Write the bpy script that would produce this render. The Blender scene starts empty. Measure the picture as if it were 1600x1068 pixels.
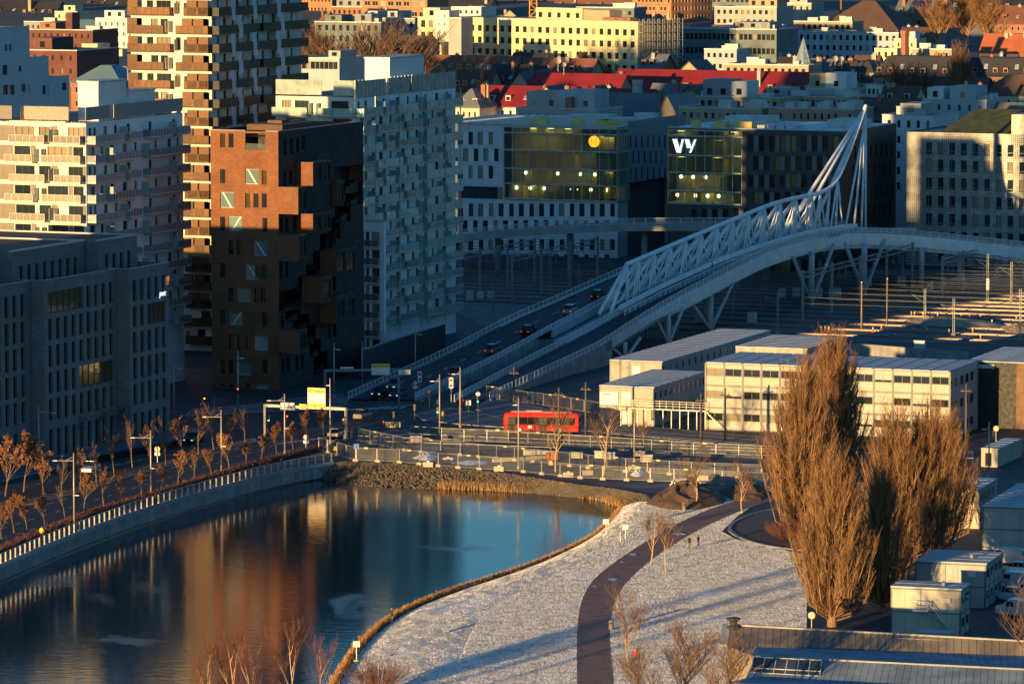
import bpy, bmesh, math, random
from mathutils import Vector, Matrix, geometry
R = math.radians
SC = bpy.context.scene
COL = SC.collection

# ------------------------------------------------------------------ camera
F_PX, Y_HOR, CAM_H = 7500.0, -208.0, 88.0          # focal length in photo pixels, horizon row, eye height
PITCH = math.atan((534 - Y_HOR) / F_PX)
cam_data = bpy.data.cameras.new('camera'); cam = bpy.data.objects.new('camera', cam_data); COL.objects.link(cam)
cam.location = (0, 0, CAM_H); cam.rotation_euler = (math.pi/2 - PITCH, 0, 0)
cam_data.sensor_width = 36.0; cam_data.lens = 36.0 * F_PX / 1600.0
cam_data.clip_start = 5.0; cam_data.clip_end = 20000.0
SC.camera = cam

# ------------------------------------------------------------------ light
SUN_AZ, SUN_EL = R(30.0), R(3.3)                   # light travels to the right of the view axis by SUN_AZ
world = bpy.data.worlds.new('World'); SC.world = world; world.use_nodes = True
wn = world.node_tree.nodes; wl = world.node_tree.links
sky = wn.new('ShaderNodeTexSky'); sky.sky_type = 'NISHITA'; sky.sun_disc = False
sky.sun_elevation = SUN_EL; sky.sun_rotation = math.pi + SUN_AZ
sky.altitude = 50; sky.air_density = 1.0; sky.dust_density = 0.2; sky.ozone_density = 3.0
tint = wn.new('ShaderNodeMix'); tint.data_type = 'RGBA'; tint.blend_type = 'MULTIPLY'; tint.inputs[0].default_value = 1.0; tint.inputs[7].default_value = (.54, .93, 1.12, 1)
wl.new(sky.outputs[0], tint.inputs[6]); wl.new(tint.outputs[2], wn['Background'].inputs[0]); wn['Background'].inputs[1].default_value = 0.15
sun_data = bpy.data.lights.new('sun', 'SUN'); sun = bpy.data.objects.new('sun', sun_data); COL.objects.link(sun)
sun_data.energy = 5.0; sun_data.angle = R(0.6); sun_data.color = (1.0, 0.63, 0.25)
sun_dir = Vector((math.sin(SUN_AZ)*math.cos(SUN_EL), math.cos(SUN_AZ)*math.cos(SUN_EL), -math.sin(SUN_EL)))
sun.rotation_euler = sun_dir.to_track_quat('-Z', 'Y').to_euler()
vs = SC.view_settings; vs.view_transform = 'Standard'; vs.look = 'None'; vs.gamma = 1.0; vs.use_curve_mapping = False
vs.exposure = 0.85
SC.cycles.max_bounces = 6; SC.cycles.transparent_max_bounces = 8
try: SC.cycles.use_denoising = True
except Exception: pass

# ------------------------------------------------------------------ pixel -> place
cP, sP = math.cos(PITCH), math.sin(PITCH)
def ray(px, py):
    u, v = (px - 800) / F_PX, (534 - py) / F_PX
    return Vector((u, cP + v*sP, -sP + v*cP))
def G(px, py, z=0.0):
    """point on the level z seen at photo pixel (px, py)"""
    d = ray(px, py); t = (z - CAM_H) / d.z
    return Vector((d.x*t, d.y*t, z))
def atd(px, py, Y):
    d = ray(px, py); t = Y / d.y
    return Vector((d.x*t, Y, CAM_H + d.z*t))
def zat(py, Y): return atd(800, py, Y).z

# ------------------------------------------------------------------ materials
MATS = {}
def mat(name, col, rough=0.7, metal=0.0, var=0.18, scale=0.6, bump=0.0, kind=None, spec=0.5, col2=None, emit=0.0, kscale=1.0, rnd=0.0, alpha=1.0, trans=0.0):
    if name in MATS: return MATS[name]
    m = bpy.data.materials.new(name); m.use_nodes = True; MATS[name] = m
    nt = m.node_tree; N = nt.nodes; L = nt.links; b = N['Principled BSDF']
    b.inputs['Roughness'].default_value = rough; b.inputs['Metallic'].default_value = metal
    b.inputs['Specular IOR Level'].default_value = spec
    tc = N.new('ShaderNodeTexCoord'); co = tc.outputs['Object']
    def noise(s, det=4.0, src=None):
        n = N.new('ShaderNodeTexNoise'); n.inputs['Scale'].default_value = s; n.inputs['Detail'].default_value = det
        L.new(src or co, n.inputs['Vector']); return n.outputs['Fac']
    def mix(f, a, c):
        x = N.new('ShaderNodeMix'); x.data_type = 'RGBA'
        if hasattr(f, 'is_linked'): L.new(f, x.inputs[0])
        else: x.inputs[0].default_value = f
        for i, v in ((6, a), (7, c)):
            if hasattr(v, 'is_linked'): L.new(v, x.inputs[i])
            else: x.inputs[i].default_value = (*v, 1)
        return x.outputs[2]
    def ramp(f, p0, p1):
        r = N.new('ShaderNodeMapRange'); r.inputs[1].default_value = p0; r.inputs[2].default_value = p1
        L.new(f, r.inputs[0]); return r.outputs[0]
    c0 = tuple(max(0, v*(1-var)) for v in col); c1 = tuple(min(1, v*(1+var)) for v in col)
    n1 = noise(scale, 5.0)
    out = mix(ramp(n1, 0.3, 0.7), c0, c1)
    if kind == 'brick':
        bt = N.new('ShaderNodeTexBrick'); bt.inputs['Scale'].default_value = kscale
        bt.inputs['Brick Width'].default_value = 0.5; bt.inputs['Row Height'].default_value = 0.14; bt.inputs['Mortar Size'].default_value = 0.012
        mp = N.new('ShaderNodeMapping'); mp.inputs['Rotation'].default_value = (R(90), 0, 0)
        sx = N.new('ShaderNodeSeparateXYZ'); L.new(co, sx.inputs[0]); cx = N.new('ShaderNodeCombineXYZ')
        ad = N.new('ShaderNodeMath'); ad.operation = 'ADD'; L.new(sx.outputs[0], ad.inputs[0]); L.new(sx.outputs[1], ad.inputs[1])
        L.new(ad.outputs[0], cx.inputs[0]); L.new(sx.outputs[2], cx.inputs[1]); L.new(cx.outputs[0], bt.inputs['Vector'])
        bt.inputs['Color1'].default_value = (1, 1, 1, 1); bt.inputs['Color2'].default_value = (.62, .62, .62, 1); bt.inputs['Mortar'].default_value = (.5, .5, .5, 1)
        mm = N.new('ShaderNodeMix'); mm.data_type = 'RGBA'; mm.blend_type = 'MULTIPLY'; mm.inputs[0].default_value = 0.75
        L.new(out, mm.inputs[6]); L.new(bt.outputs['Color'], mm.inputs[7]); out = mm.outputs[2]
    if kind == 'stripe':      # weather streaks stretched vertically
        mp = N.new('ShaderNodeMapping'); mp.inputs['Scale'].default_value = (1, 1, 0.06); L.new(co, mp.inputs[0])
        n2 = noise(kscale*2.0, 4.0, mp.outputs[0]); out = mix(ramp(n2, 0.45, 0.8), out, tuple(v*0.6 for v in col))
    if col2 is not None:
        n3 = noise(kscale, 8.0); out = mix(ramp(n3, 0.46, 0.62), out, col2)
    if rnd > 0:
        oi = N.new('ShaderNodeObjectInfo'); hs = N.new('ShaderNodeHueSaturation')
        mr = N.new('ShaderNodeMapRange'); mr.inputs[3].default_value = 1-rnd; mr.inputs[4].default_value = 1+rnd
        L.new(oi.outputs['Random'], mr.inputs[0]); L.new(mr.outputs[0], hs.inputs['Value']); L.new(out, hs.inputs['Color']); out = hs.outputs[0]
    L.new(out, b.inputs['Base Color'])
    rr = N.new('ShaderNodeMapRange'); rr.inputs[1].default_value = .3; rr.inputs[2].default_value = .7
    rr.inputs[3].default_value = max(0.02, rough*0.85); rr.inputs[4].default_value = min(1, rough*1.15)
    L.new(noise(scale*3.1), rr.inputs[0]); L.new(rr.outputs[0], b.inputs['Roughness'])
    if bump > 0 or kind == 'corr':
        bp = N.new('ShaderNodeBump'); bp.inputs['Strength'].default_value = min(1, bump if bump else .6); bp.inputs['Distance'].default_value = 0.05
        if kind == 'corr':
            wv = N.new('ShaderNodeTexWave'); wv.inputs['Scale'].default_value = kscale; wv.wave_profile = 'SIN'; L.new(co, wv.inputs['Vector'])
            L.new(wv.outputs['Fac'], bp.inputs['Height'])
        else: L.new(noise(scale*8, 6.0), bp.inputs['Height'])
        L.new(bp.outputs[0], b.inputs['Normal'])
    if emit > 0:
        b.inputs['Emission Color'].default_value = (*col, 1); b.inputs['Emission Strength'].default_value = emit
    if alpha < 1: b.inputs['Alpha'].default_value = alpha
    if trans > 0: b.inputs['Transmission Weight'].default_value = trans
    return m

def glass(name, dark=(0.012, 0.016, 0.02), blind=(0.35, 0.34, 0.3), share=0.2, rough=0.06, ior=1.6, tint=None):
    """window pane: dark room behind, some panes with a blind, each pane its own shade and slight warp"""
    if name in MATS: return MATS[name]
    m = bpy.data.materials.new(name); m.use_nodes = True; MATS[name] = m
    nt = m.node_tree; N = nt.nodes; L = nt.links; b = N['Principled BSDF']
    oi = N.new('ShaderNodeObjectInfo'); cr = N.new('ShaderNodeValToRGB'); e = cr.color_ramp.elements
    e[0].position = 0; e[0].color = (*dark, 1); e[1].position = 1 - share; e[1].color = tuple(v*2.2 for v in dark) + (1,)
    if share > 0:
        k = cr.color_ramp.elements.new(min(.999, 1 - share + 0.01)); k.color = (*blind, 1)
        k = cr.color_ramp.elements.new(1.0); k.color = (*[v*0.6 for v in blind], 1)
    L.new(oi.outputs['Random'], cr.inputs[0]); L.new(cr.outputs[0], b.inputs['Base Color'])
    b.inputs['Roughness'].default_value = rough; b.inputs['IOR'].default_value = ior
    if tint: b.inputs['Specular Tint'].default_value = (*tint, 1)
    tc = N.new('ShaderNodeTexCoord'); n = N.new('ShaderNodeTexNoise'); n.inputs['Scale'].default_value = 0.7
    bp = N.new('ShaderNodeBump'); bp.inputs['Strength'].default_value = 0.12; bp.inputs['Distance'].default_value = 0.1
    va = N.new('ShaderNodeVectorMath'); va.operation = 'ADD'; L.new(tc.outputs['Object'], va.inputs[0]); L.new(oi.outputs['Location'], va.inputs[1])
    L.new(va.outputs[0], n.inputs['Vector']); L.new(n.outputs['Fac'], bp.inputs['Height']); L.new(bp.outputs[0], b.inputs['Normal'])
    return m

# ------------------------------------------------------------------ mesh building
class MB:
    def __init__(s): s.v = []; s.f = []; s.m = []
    def add(s, verts, faces, m=0):
        o = len(s.v); s.v += [tuple(p) for p in verts]; s.f += [tuple(i+o for i in f) for f in faces]; s.m += [m]*len(faces)
    def quad(s, a, b, c, d, m=0): s.add((a, b, c, d), ((0, 1, 2, 3),), m)
    def box(s, x0, x1, y0, y1, z0, z1, m=0):
        s.add([(x, y, z) for z in (z0, z1) for y in (y0, y1) for x in (x0, x1)],
              [(0, 2, 3, 1), (4, 5, 7, 6), (0, 1, 5, 4), (2, 6, 7, 3), (0, 4, 6, 2), (1, 3, 7, 5)], m)
    def prism(s, poly, z0, z1, m=0, mt=None):
        n = len(poly); zz0 = z0 if isinstance(z0, (list, tuple)) else [z0]*n; zz1 = z1 if isinstance(z1, (list, tuple)) else [z1]*n
        s.add([(p[0], p[1], zz0[i]) for i, p in enumerate(poly)] + [(p[0], p[1], zz1[i]) for i, p in enumerate(poly)],
              [(i, (i+1) % n, n+(i+1) % n, n+i) for i in range(n)], m)
        s.add([(p[0], p[1], zz1[i]) for i, p in enumerate(poly)], [tuple(range(n))], m if mt is None else mt)
        s.add([(p[0], p[1], zz0[i]) for i, p in enumerate(poly)], [tuple(range(n))[::-1]], m)
    def tube(s, p0, p1, r0, r1=None, n=6, m=0, cap=True):
        p0, p1 = Vector(p0), Vector(p1); r1 = r0 if r1 is None else r1
        d = p1 - p0
        if d.length < 1e-6: return
        q = d.to_track_quat('Z', 'Y'); X = q @ Vector((1, 0, 0)); Y = q @ Vector((0, 1, 0))
        cs = [(math.cos(2*math.pi*i/n), math.sin(2*math.pi*i/n)) for i in range(n)]
        vv = [p0 + X*(c*r0) + Y*(t*r0) for c, t in cs] + [p1 + X*(c*r1) + Y*(t*r1) for c, t in cs]
        ff = [(i, (i+1) % n, n+(i+1) % n, n+i) for i in range(n)]
        if cap: ff += [tuple(range(n))[::-1], tuple(range(n, 2*n))]
        s.add(vv, ff, m)
    def path(s, pts, r, n=8, m=0):
        pts = [Vector(p) for p in pts]; rs = r if isinstance(r, (list, tuple)) else [r]*len(pts)
        cs = [(math.cos(2*math.pi*i/n), math.sin(2*math.pi*i/n)) for i in range(n)]
        vv = []
        for i, p in enumerate(pts):
            d = (pts[min(i+1, len(pts)-1)] - pts[max(i-1, 0)]).normalized()
            X = d.cross(Vector((0, 0, 1)));  X = X.normalized() if X.length > 1e-3 else Vector((1, 0, 0)); Y = X.cross(d)
            vv += [p + X*(c*rs[i]) + Y*(t*rs[i]) for c, t in cs]
        ff = [(k*n+i, k*n+(i+1) % n, (k+1)*n+(i+1) % n, (k+1)*n+i) for k in range(len(pts)-1) for i in range(n)]
        ff += [tuple(range(n))[::-1], tuple(range((len(pts)-1)*n, len(pts)*n))]
        s.add(vv, ff, m)
    def lathe(s, prof, cx=0, cy=0, n=12, m=0, axis='z'):
        vv = []
        for r, z in prof:
            for i in range(n):
                a = 2*math.pi*i/n; p = (cx + r*math.cos(a), cy + r*math.sin(a), z)
                vv.append(p)
        k = len(prof)
        ff = [(j*n+i, j*n+(i+1) % n, (j+1)*n+(i+1) % n, (j+1)*n+i) for j in range(k-1) for i in range(n)]
        ff += [tuple(range(n))[::-1], tuple(range((k-1)*n, k*n))]
        s.add(vv, ff, m)
    def beam(s, p0, p1, w, h, m=0):
        """box along p0-p1, w wide sideways, h tall (p on its bottom centre line)"""
        p0, p1 = Vector(p0), Vector(p1); d = (p1-p0); n = Vector((-d.y, d.x, 0)); n = n.normalized()*(w/2) if n.length > 1e-6 else Vector((w/2, 0, 0)); u = Vector((0, 0, h))
        a = [p0-n, p0+n, p1+n, p1-n]
        s.add(a + [q+u for q in a], [(0, 1, 2, 3), (7, 6, 5, 4), (0, 4, 5, 1), (1, 5, 6, 2), (2, 6, 7, 3), (3, 7, 4, 0)], m)
    def mesh(s, name, mats, smooth=False):
        me = bpy.data.meshes.new(name); me.from_pydata(s.v, [], s.f)
        for m in (mats if isinstance(mats, (list, tuple)) else [mats]): me.materials.append(m)
        if any(s.m): me.polygons.foreach_set('material_index', s.m)
        if smooth: me.polygons.foreach_set('use_smooth', [True]*len(s.f))
        me.update(); return me
    def build(s, name, mats, parent=None, loc=None, rz=0.0, smooth=False):
        return put(name, s.mesh(name, mats, smooth), parent, loc, rz)
def put(name, me, parent=None, loc=None, rz=0.0, scale=None):
    o = bpy.data.objects.new(name, me); COL.objects.link(o)
    if parent is not None: o.parent = parent
    if loc is not None: o.location = loc
    if rz: o.rotation_euler = (0, 0, rz)
    if scale is not None: o.scale = scale
    return o
def tag(o, label, cat, group=None):
    o['label'] = label; o['category'] = cat
    if group: o['group'] = group
    return o
def thing(name, label, cat, loc=(0, 0, 0), rz=0.0, group=None):
    return tag(put(name, None, None, loc, rz), label, cat, group)
def structure(o): o['kind'] = 'structure'; return o
def stuff(o): o['kind'] = 'stuff'; return o
def copy_tree(o, parent=None):
    c = o.copy(); COL.objects.link(c); c.parent = parent
    for ch in KIDS.get(o.name, ()): copy_tree(ch, c)
    return c
KIDS = {}
def learn(root):
    """remember children for copy_tree (o.children is slow on big scenes)"""
    allc = {}
    for ob in COL.objects:
        if ob.parent: allc.setdefault(ob.parent.name, []).append(ob)
    KIDS.clear(); KIDS.update(allc)
CACHE = {}
def cached(key, fn):
    if key not in CACHE: CACHE[key] = fn()
    return CACHE[key]

# ------------------------------------------------------------------ buildings on a rotated plan
class Bld:
    """root Empty at the near corner; local x runs right along the front, local y runs away along the right side"""
    def __init__(s, name, label, cat, px, Y, th, pxl=None, pxr=None, W=None, L=None, z=0.0, group=None):
        s.c = Vector(((px-800)/F_PX*Y/(cP+0*sP), Y, z)); s.c.x = atd(px, 300, Y).x
        s.th = R(th); s.ex = Vector((math.cos(s.th), -math.sin(s.th), 0)); s.ey = Vector((math.sin(s.th), math.cos(s.th), 0)); s.z = z
        s.W = W if W is not None else -s.solve(pxl, s.ex); s.L = L if L is not None else s.solve(pxr, s.ey)
        s.root = thing(name, label, cat, s.c, -s.th, group)
    def solve(s, px, e):
        k = (px-800)/F_PX * 1.0     # x/Y differs from pixel slope only by the pitch term, folded in below
        # iterate with true projection at mid height
        lo, hi = (-200, 0) if e is s.ex or e.x > 0.5 else (0, 200)
        def f(t):
            q = s.c + e*t; zc = 20.0
            dep = q.y*cP - (zc-CAM_H)*sP
            return 800 + F_PX*q.x/dep - px
        for _ in range(60):
            m = (lo+hi)/2
            if f(lo)*f(m) <= 0: hi = m
            else: lo = m
        return (lo+hi)/2
    def hit(s, px, py, n, off=0.0):
        d = ray(px, py); o = Vector((0, 0, CAM_H)); c = s.c + n*off
        t = (c-o).dot(n)/d.dot(n); return o + d*t
    def fr(s, px, py, off=0.0):
        """front face coordinates (a, height) of a photo pixel"""
        p = s.hit(px, py, -s.ey, off); return (p-s.c).dot(s.ex), p.z - s.z
    def rt(s, px, py, off=0.0):
        p = s.hit(px, py, s.ex, off); return (p-s.c).dot(s.ey), p.z - s.z
def mapF(a, z, d): return (a, d, z)
def mapR(a, z, d): return (-d, a, z)
def walls(mb, a0, a1, z0, z1, holes, mp, depth=0.3, m=0, mrev=None):
    """wall sheet with real openings and reveals"""
    hs = [(max(a0, h[0]), min(a1, h[1]), max(z0, h[2]), min(z1, h[3])) for h in holes]
    hs = [h for h in hs if h[1]-h[0] > .01 and h[3]-h[2] > .01]
    zs = sorted(set([round(z0, 4), round(z1, 4)] + [round(h[2], 4) for h in hs] + [round(h[3], 4) for h in hs]))
    for i in range(len(zs)-1):
        b, t = zs[i], zs[i+1]
        if t-b < 1e-3: continue
        mid = (b+t)/2; act = sorted((h[0], h[1]) for h in hs if h[2] < mid < h[3]); x = a0
        for l, r_ in act + [(a1, a1)]:
            if l - x > 1e-3: mb.quad(mp(x, b, 0), mp(l, b, 0), mp(l, t, 0), mp(x, t, 0), m)
            x = max(x, r_)
    mr = m if mrev is None else mrev
    for l, r_, b, t in hs:
        for p, q in (((l, b), (r_, b)), ((r_, b), (r_, t)), ((r_, t), (l, t)), ((l, t), (l, b))):
            mb.quad(mp(*p, 0), mp(*p, depth), mp(*q, depth), mp(*q, 0), mr)
def win_mesh(w, h, fm, gm, kind='plain', fr=0.07):
    key = ('win', round(w, 2), round(h, 2), fm.name, gm.name, kind)
    def mk():
        b = MB(); W = w/2
        b.quad((-W, .05, 0), (W, .05, 0), (W, .05, h), (-W, .05, h), 1)
        for x0, x1, z0, z1 in ((-W, -W+fr, 0, h), (W-fr, W, 0, h), (-W+fr, W-fr, 0, fr), (-W+fr, W-fr, h-fr, h)): b.box(x0, x1, -.02, .05, z0, z1, 0)
        if kind.startswith('mull'):
            n = int(kind[4:])
            for i in range(1, n): x = -W + w*i/n; b.box(x-fr*.5, x+fr*.5, -.03, .049, fr, h-fr, 0)
        if kind == 'sash':
            b.box(-W+fr, W-fr, -.03, .049, h*.68, h*.68+fr*.8, 0); b.box(-fr*.4, fr*.4, -.028, .048, fr, h-fr, 0)
        if kind in ('diagR', 'diagL'):
            sg = 1 if kind == 'diagR' else -1; t = .16
            b.add([(sg*(-W*.55-t), -.01, fr), (sg*(-W*.55+t), -.01, fr), (sg*(W*.7+t), -.01, h-fr), (sg*(W*.7-t), -.01, h-fr)], [(0, 1, 2, 3)], 0)
        return b.mesh('window', [fm, gm])
    return cached(key, mk)
def put_win(root, face, a0, a1, z0, z1, fm, gm, kind='plain', depth=0.22, off=0.0, name='window'):
    me = win_mesh(a1-a0, z1-z0, fm, gm, kind); a = (a0+a1)/2
    if face == 'F': return put(name, me, root, (a, off+depth, z0))
    return put(name, me, root, (off-depth, a, z0), R(90))
# ------------------------------------------------------------------ shared materials
M_ASPH = mat('asphalt', (.022, .030, .038), .75, var=.3, scale=.25, bump=.3, col2=(.036, .045, .055), kscale=.12)
M_PAVE = mat('paving', (.10, .105, .11), .85, var=.25, scale=.5, col2=(.17, .18, .2), kscale=.3)
M_KERB = mat('kerb', (.3, .29, .27), .85, var=.2, scale=1.2)
M_PAINT = mat('road_paint', (.62, .62, .6), .7, var=.25, scale=2.5)
M_CONC = mat('concrete', (.30, .31, .31), .85, var=.25, scale=.35, kind='stripe', kscale=.6)
M_STEEL = mat('galvanised_steel', (.42, .43, .43), .45, .55, var=.12)
M_DKST = mat('dark_steel', (.05, .05, .052), .5, .4)
M_WHITE = mat('white_paint', (.72, .73, .73), .5, var=.07, scale=.3)
def lawn_material():
    m = bpy.data.materials.new('frost_lawn'); m.use_nodes = True; MATS['frost_lawn'] = m; N = m.node_tree.nodes; L = m.node_tree.links; b = N['Principled BSDF']; b.inputs['Roughness'].default_value = .95; b.inputs['Specular IOR Level'].default_value = .2
    tc = N.new('ShaderNodeTexCoord')
    def ns(s, d, sc=(1, 1, 1), rough=.6):
        mp = N.new('ShaderNodeMapping'); mp.inputs['Scale'].default_value = sc; L.new(tc.outputs['Object'], mp.inputs[0]); n = N.new('ShaderNodeTexNoise'); n.inputs['Scale'].default_value = s; n.inputs['Detail'].default_value = d; n.inputs['Roughness'].default_value = rough; L.new(mp.outputs[0], n.inputs['Vector']); return n.outputs['Fac']
    def mix(f, lo, hi, a, c):
        r = N.new('ShaderNodeMapRange'); r.inputs[1].default_value = lo; r.inputs[2].default_value = hi; L.new(f, r.inputs[0]); x = N.new('ShaderNodeMix'); x.data_type = 'RGBA'; L.new(r.outputs[0], x.inputs[0])
        for i, v in ((6, a), (7, c)):
            if isinstance(v, tuple): x.inputs[i].default_value = (*v, 1)
            else: L.new(v, x.inputs[i])
        return x.outputs[2]
    c = mix(ns(2.2, 8, (1, .55, 1), .75), .40, .60, (.86, .86, .86), (.36, .34, .26))       # frosted blades and bare grass
    c = mix(ns(.11, 5, (1, .5, 1)), .52, .70, c, (.86, .87, .88))                             # thicker frost
    w = mix(ns(.9, 6, (1, .5, 1), .7), .42, .58, (.42, .37, .29), (.62, .58, .52))
    c = mix(ns(.045, 4, (1, .45, 1)), .56, .66, c, w)                                          # trodden, thawed patches
    L.new(c, b.inputs['Base Color']); bp = N.new('ShaderNodeBump'); bp.inputs['Strength'].default_value = .9; bp.inputs['Distance'].default_value = .09; L.new(ns(3.0, 7, (1, .6, 1), .7), bp.inputs['Height']); L.new(bp.outputs[0], b.inputs['Normal']); return m
M_FROST = lawn_material()
M_PATH = mat('gravel_path', (.40, .21, .135), .9, var=.25, scale=.5, bump=.8, col2=(.26, .14, .095), kscale=.5)
M_EARTH = mat('earth', (.16, .09, .05), .95, var=.35, scale=.4, bump=1.0)
M_REED = mat('dry_reed', (.34, .21, .10), .9, var=.3, scale=1.5)
M_BALL = mat('ballast', (.12, .112, .105), .95, var=.4, scale=.3, bump=.8, col2=(.18, .175, .17), kscale=.35)
M_TERR = mat('town_ground', (.07, .07, .07), .9, var=.3, scale=.05)
M_RUST = mat('rail_steel', (.20, .15, .12), .4, .6)
M_GLASS = glass('window_glass')
M_FRAME = mat('window_frame_dark', (.03, .032, .035), .5)
M_FRWH = mat('window_frame_white', (.6, .6, .58), .5)

def resample(pts, n):
    pts = [Vector(p) for p in pts]; ls = [0]
    for i in range(1, len(pts)): ls.append(ls[-1] + (pts[i]-pts[i-1]).length)
    out = []; j = 0
    for k in range(n):
        t = ls[-1]*k/(n-1)
        while j < len(ls)-2 and ls[j+1] < t: j += 1
        f = (t-ls[j])/max(1e-6, ls[j+1]-ls[j]); out.append(pts[j].lerp(pts[j+1], min(1, max(0, f))))
    return out
def smooth_line(pts, it=2):
    pts = [Vector(p) for p in pts]
    for _ in range(it):
        q = [pts[0]]
        for a, b in zip(pts[:-1], pts[1:]): q += [a.lerp(b, .25), a.lerp(b, .75)]
        pts = q + [pts[-1]]
    return pts
def strip(A, B, n, m, prof=None, seed=0, rough=0.0):
    """surface between two lines, m rows across; prof(t) -> height blend 0..1"""
    rnd = random.Random(seed); A = resample(A, n); B = resample(B, n); mb = MB(); vv = []
    for j in range(m+1):
        t = j/m; w = prof(t) if prof else t
        for a, b in zip(A, B):
            p = a.lerp(b, t); p.z = a.z + (b.z-a.z)*w + (rnd.uniform(-rough, rough) if 0 < j < m else 0); vv.append(p)
    mb.add(vv, [(j*n+i, j*n+i+1, (j+1)*n+i+1, (j+1)*n+i) for j in range(m) for i in range(n-1)]); return mb
def sheet(name, pts, z, material, parent=None):
    """flat polygon sheet"""
    tri = geometry.tessellate_polygon([[Vector((p[0], p[1], 0)) for p in pts]])
    mb = MB(); mb.add([(p[0], p[1], z) for p in pts], [tuple(t) for t in tri])
    return structure(mb.build(name, material, parent))

# ------------------------------------------------------------------ ground, pond, lawn
WZ = -2.2
quay = [G(*p) for p in ((0, 881), (60, 855), (120, 831), (195, 803), (260, 783), (330, 763), (400, 744), (460, 731), (517, 722))]
q0 = quay[0] - (quay[2]-quay[0]).normalized()*110
quay = [q0] + quay
bank_top = [G(*p) for p in ((517, 722), (560, 721), (640, 725), (710, 731), (780, 738), (850, 748), (900, 756), (960, 763), (1010, 772), (1020, 785))]
bank_wat = [G(p[0], p[1], WZ) for p in ((497, 748), (550, 758), (620, 762), (690, 764), (760, 766), (830, 770), (900, 776), (950, 783), (970, 792))]
shore_px = ((970, 792), (962, 804), (945, 822), (925, 838), (895, 854), (865, 868), (830, 882), (790, 896), (740, 911), (700, 924), (660, 939), (630, 952), (604, 968), (580, 985), (560, 1005), (545, 1024), (530, 1046), (515, 1070), (500, 1110), (480, 1180), (470, 1300))
shore = [G(p[0], p[1], WZ) for p in shore_px]
lawn_out = [G(p[0], p[1], 0) for p in ((1020, 785), (1008, 802), (990, 822), (968, 842), (935, 862), (905, 880), (870, 896), (840, 912), (800, 930), (770, 948), (745, 970), (730, 1000), (715, 1035), (705, 1070), (700, 1120), (690, 1190), (680, 1300))]
lawn_out = smooth_line(lawn_out)
hole = quay + bank_top[1:] + lawn_out[1:]
hole2 = [Vector((p.x, p.y, 0)) for p in hole] + [Vector((q0.x+5, lawn_out[-1].y, 0))]
outer = [Vector(p) for p in ((-7000, -3000, 0), (7000, -3000, 0), (7000, 1120, 0), (-7000, 1120, 0))]
tri = geometry.tessellate_polygon([outer, hole2]); allp = outer + hole2
gm = MB(); gm.add(allp, [tuple(t) for t in tri])
def terr(Y):
    for (a, za), (b, zb) in zip(TERR[:-1], TERR[1:]):
        if Y <= b: return za + (zb-za)*max(0, Y-a)/(b-a)
    return TERR[-1][1]
TERR = [(0, 0), (1120, 0), (1250, 7), (1400, 19), (1500, 24), (1800, 30), (2300, 36), (3000, 44), (4500, 75), (7000, 110)]
for (a, za), (b, zb) in zip(TERR[1:-1], TERR[2:]):
    gm.quad((-7000, a, za), (7000, a, za), (7000, b, zb), (-7000, b, zb), 1)
structure(gm.build('ground', [M_ASPH, M_TERR]))

# pond: thin ice and open water over a dark bed
def water_material():
    m = bpy.data.materials.new('pond_water'); m.use_nodes = True; nt = m.node_tree; N = nt.nodes; L = nt.links; b = N['Principled BSDF']
    tc = N.new('ShaderNodeTexCoord'); mp = N.new('ShaderNodeMapping'); mp.inputs['Scale'].default_value = (.02, .012, 1); mp.inputs['Rotation'].default_value = (0, 0, .2)
    L.new(tc.outputs['Object'], mp.inputs[0]); n = N.new('ShaderNodeTexNoise'); n.inputs['Scale'].default_value = 2.4; n.inputs['Detail'].default_value = 10; n.inputs['Distortion'].default_value = .5; L.new(mp.outputs[0], n.inputs['Vector'])
    mr = N.new('ShaderNodeMapRange'); mr.inputs[1].default_value = .575; mr.inputs[2].default_value = .64; L.new(n.outputs['Fac'], mr.inputs[0])
    mx = N.new('ShaderNodeMix'); mx.data_type = 'RGBA'; mx.inputs[6].default_value = (.006, .024, .030, 1); mx.inputs[7].default_value = (.055, .075, .09, 1); L.new(mr.outputs[0], mx.inputs[0]); L.new(mx.outputs[2], b.inputs['Base Color'])
    ro = N.new('ShaderNodeMapRange'); ro.inputs[3].default_value = .075; ro.inputs[4].default_value = .22; L.new(mr.outputs[0], ro.inputs[0]); L.new(ro.outputs[0], b.inputs['Roughness'])
    b.inputs['IOR'].default_value = 1.36
    m2 = N.new('ShaderNodeMapping'); m2.inputs['Scale'].default_value = (.5, 1.3, 1); L.new(tc.outputs['Object'], m2.inputs[0])
    r1 = N.new('ShaderNodeTexNoise'); r1.inputs['Scale'].default_value = 1.1; r1.inputs['Detail'].default_value = 5; L.new(m2.outputs[0], r1.inputs['Vector'])
    bp = N.new('ShaderNodeBump'); bp.inputs['Strength'].default_value = .4; bp.inputs['Distance'].default_value = .035; L.new(r1.outputs['Fac'], bp.inputs['Height']); L.new(bp.outputs[0], b.inputs['Normal'])
    return m
wm = MB(); wm.quad((q0.x-40, 300, WZ), (120, 300, WZ), (120, 760, WZ), (q0.x-40, 760, WZ))
structure(wm.build('pond_water', water_material()))
ease = lambda t: math.sin(t*math.pi/2)
structure(strip([p + Vector((-1.0, 0, -.6)) for p in smooth_line(shore)], lawn_out, 120, 14, ease, 3, .05).build('lawn_bank', M_FROST, smooth=True))
lawn_poly = [Vector((p.x, p.y)) for p in lawn_out] + [G(*p).xy for p in ((1330, 1300), (1260, 1000), (1262, 868), (1200, 852), (1150, 842), (1128, 830), (1150, 808), (1190, 780), (1190, 772), (1090, 774))]
sheet('lawn', lawn_poly, .02, M_FROST)
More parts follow.
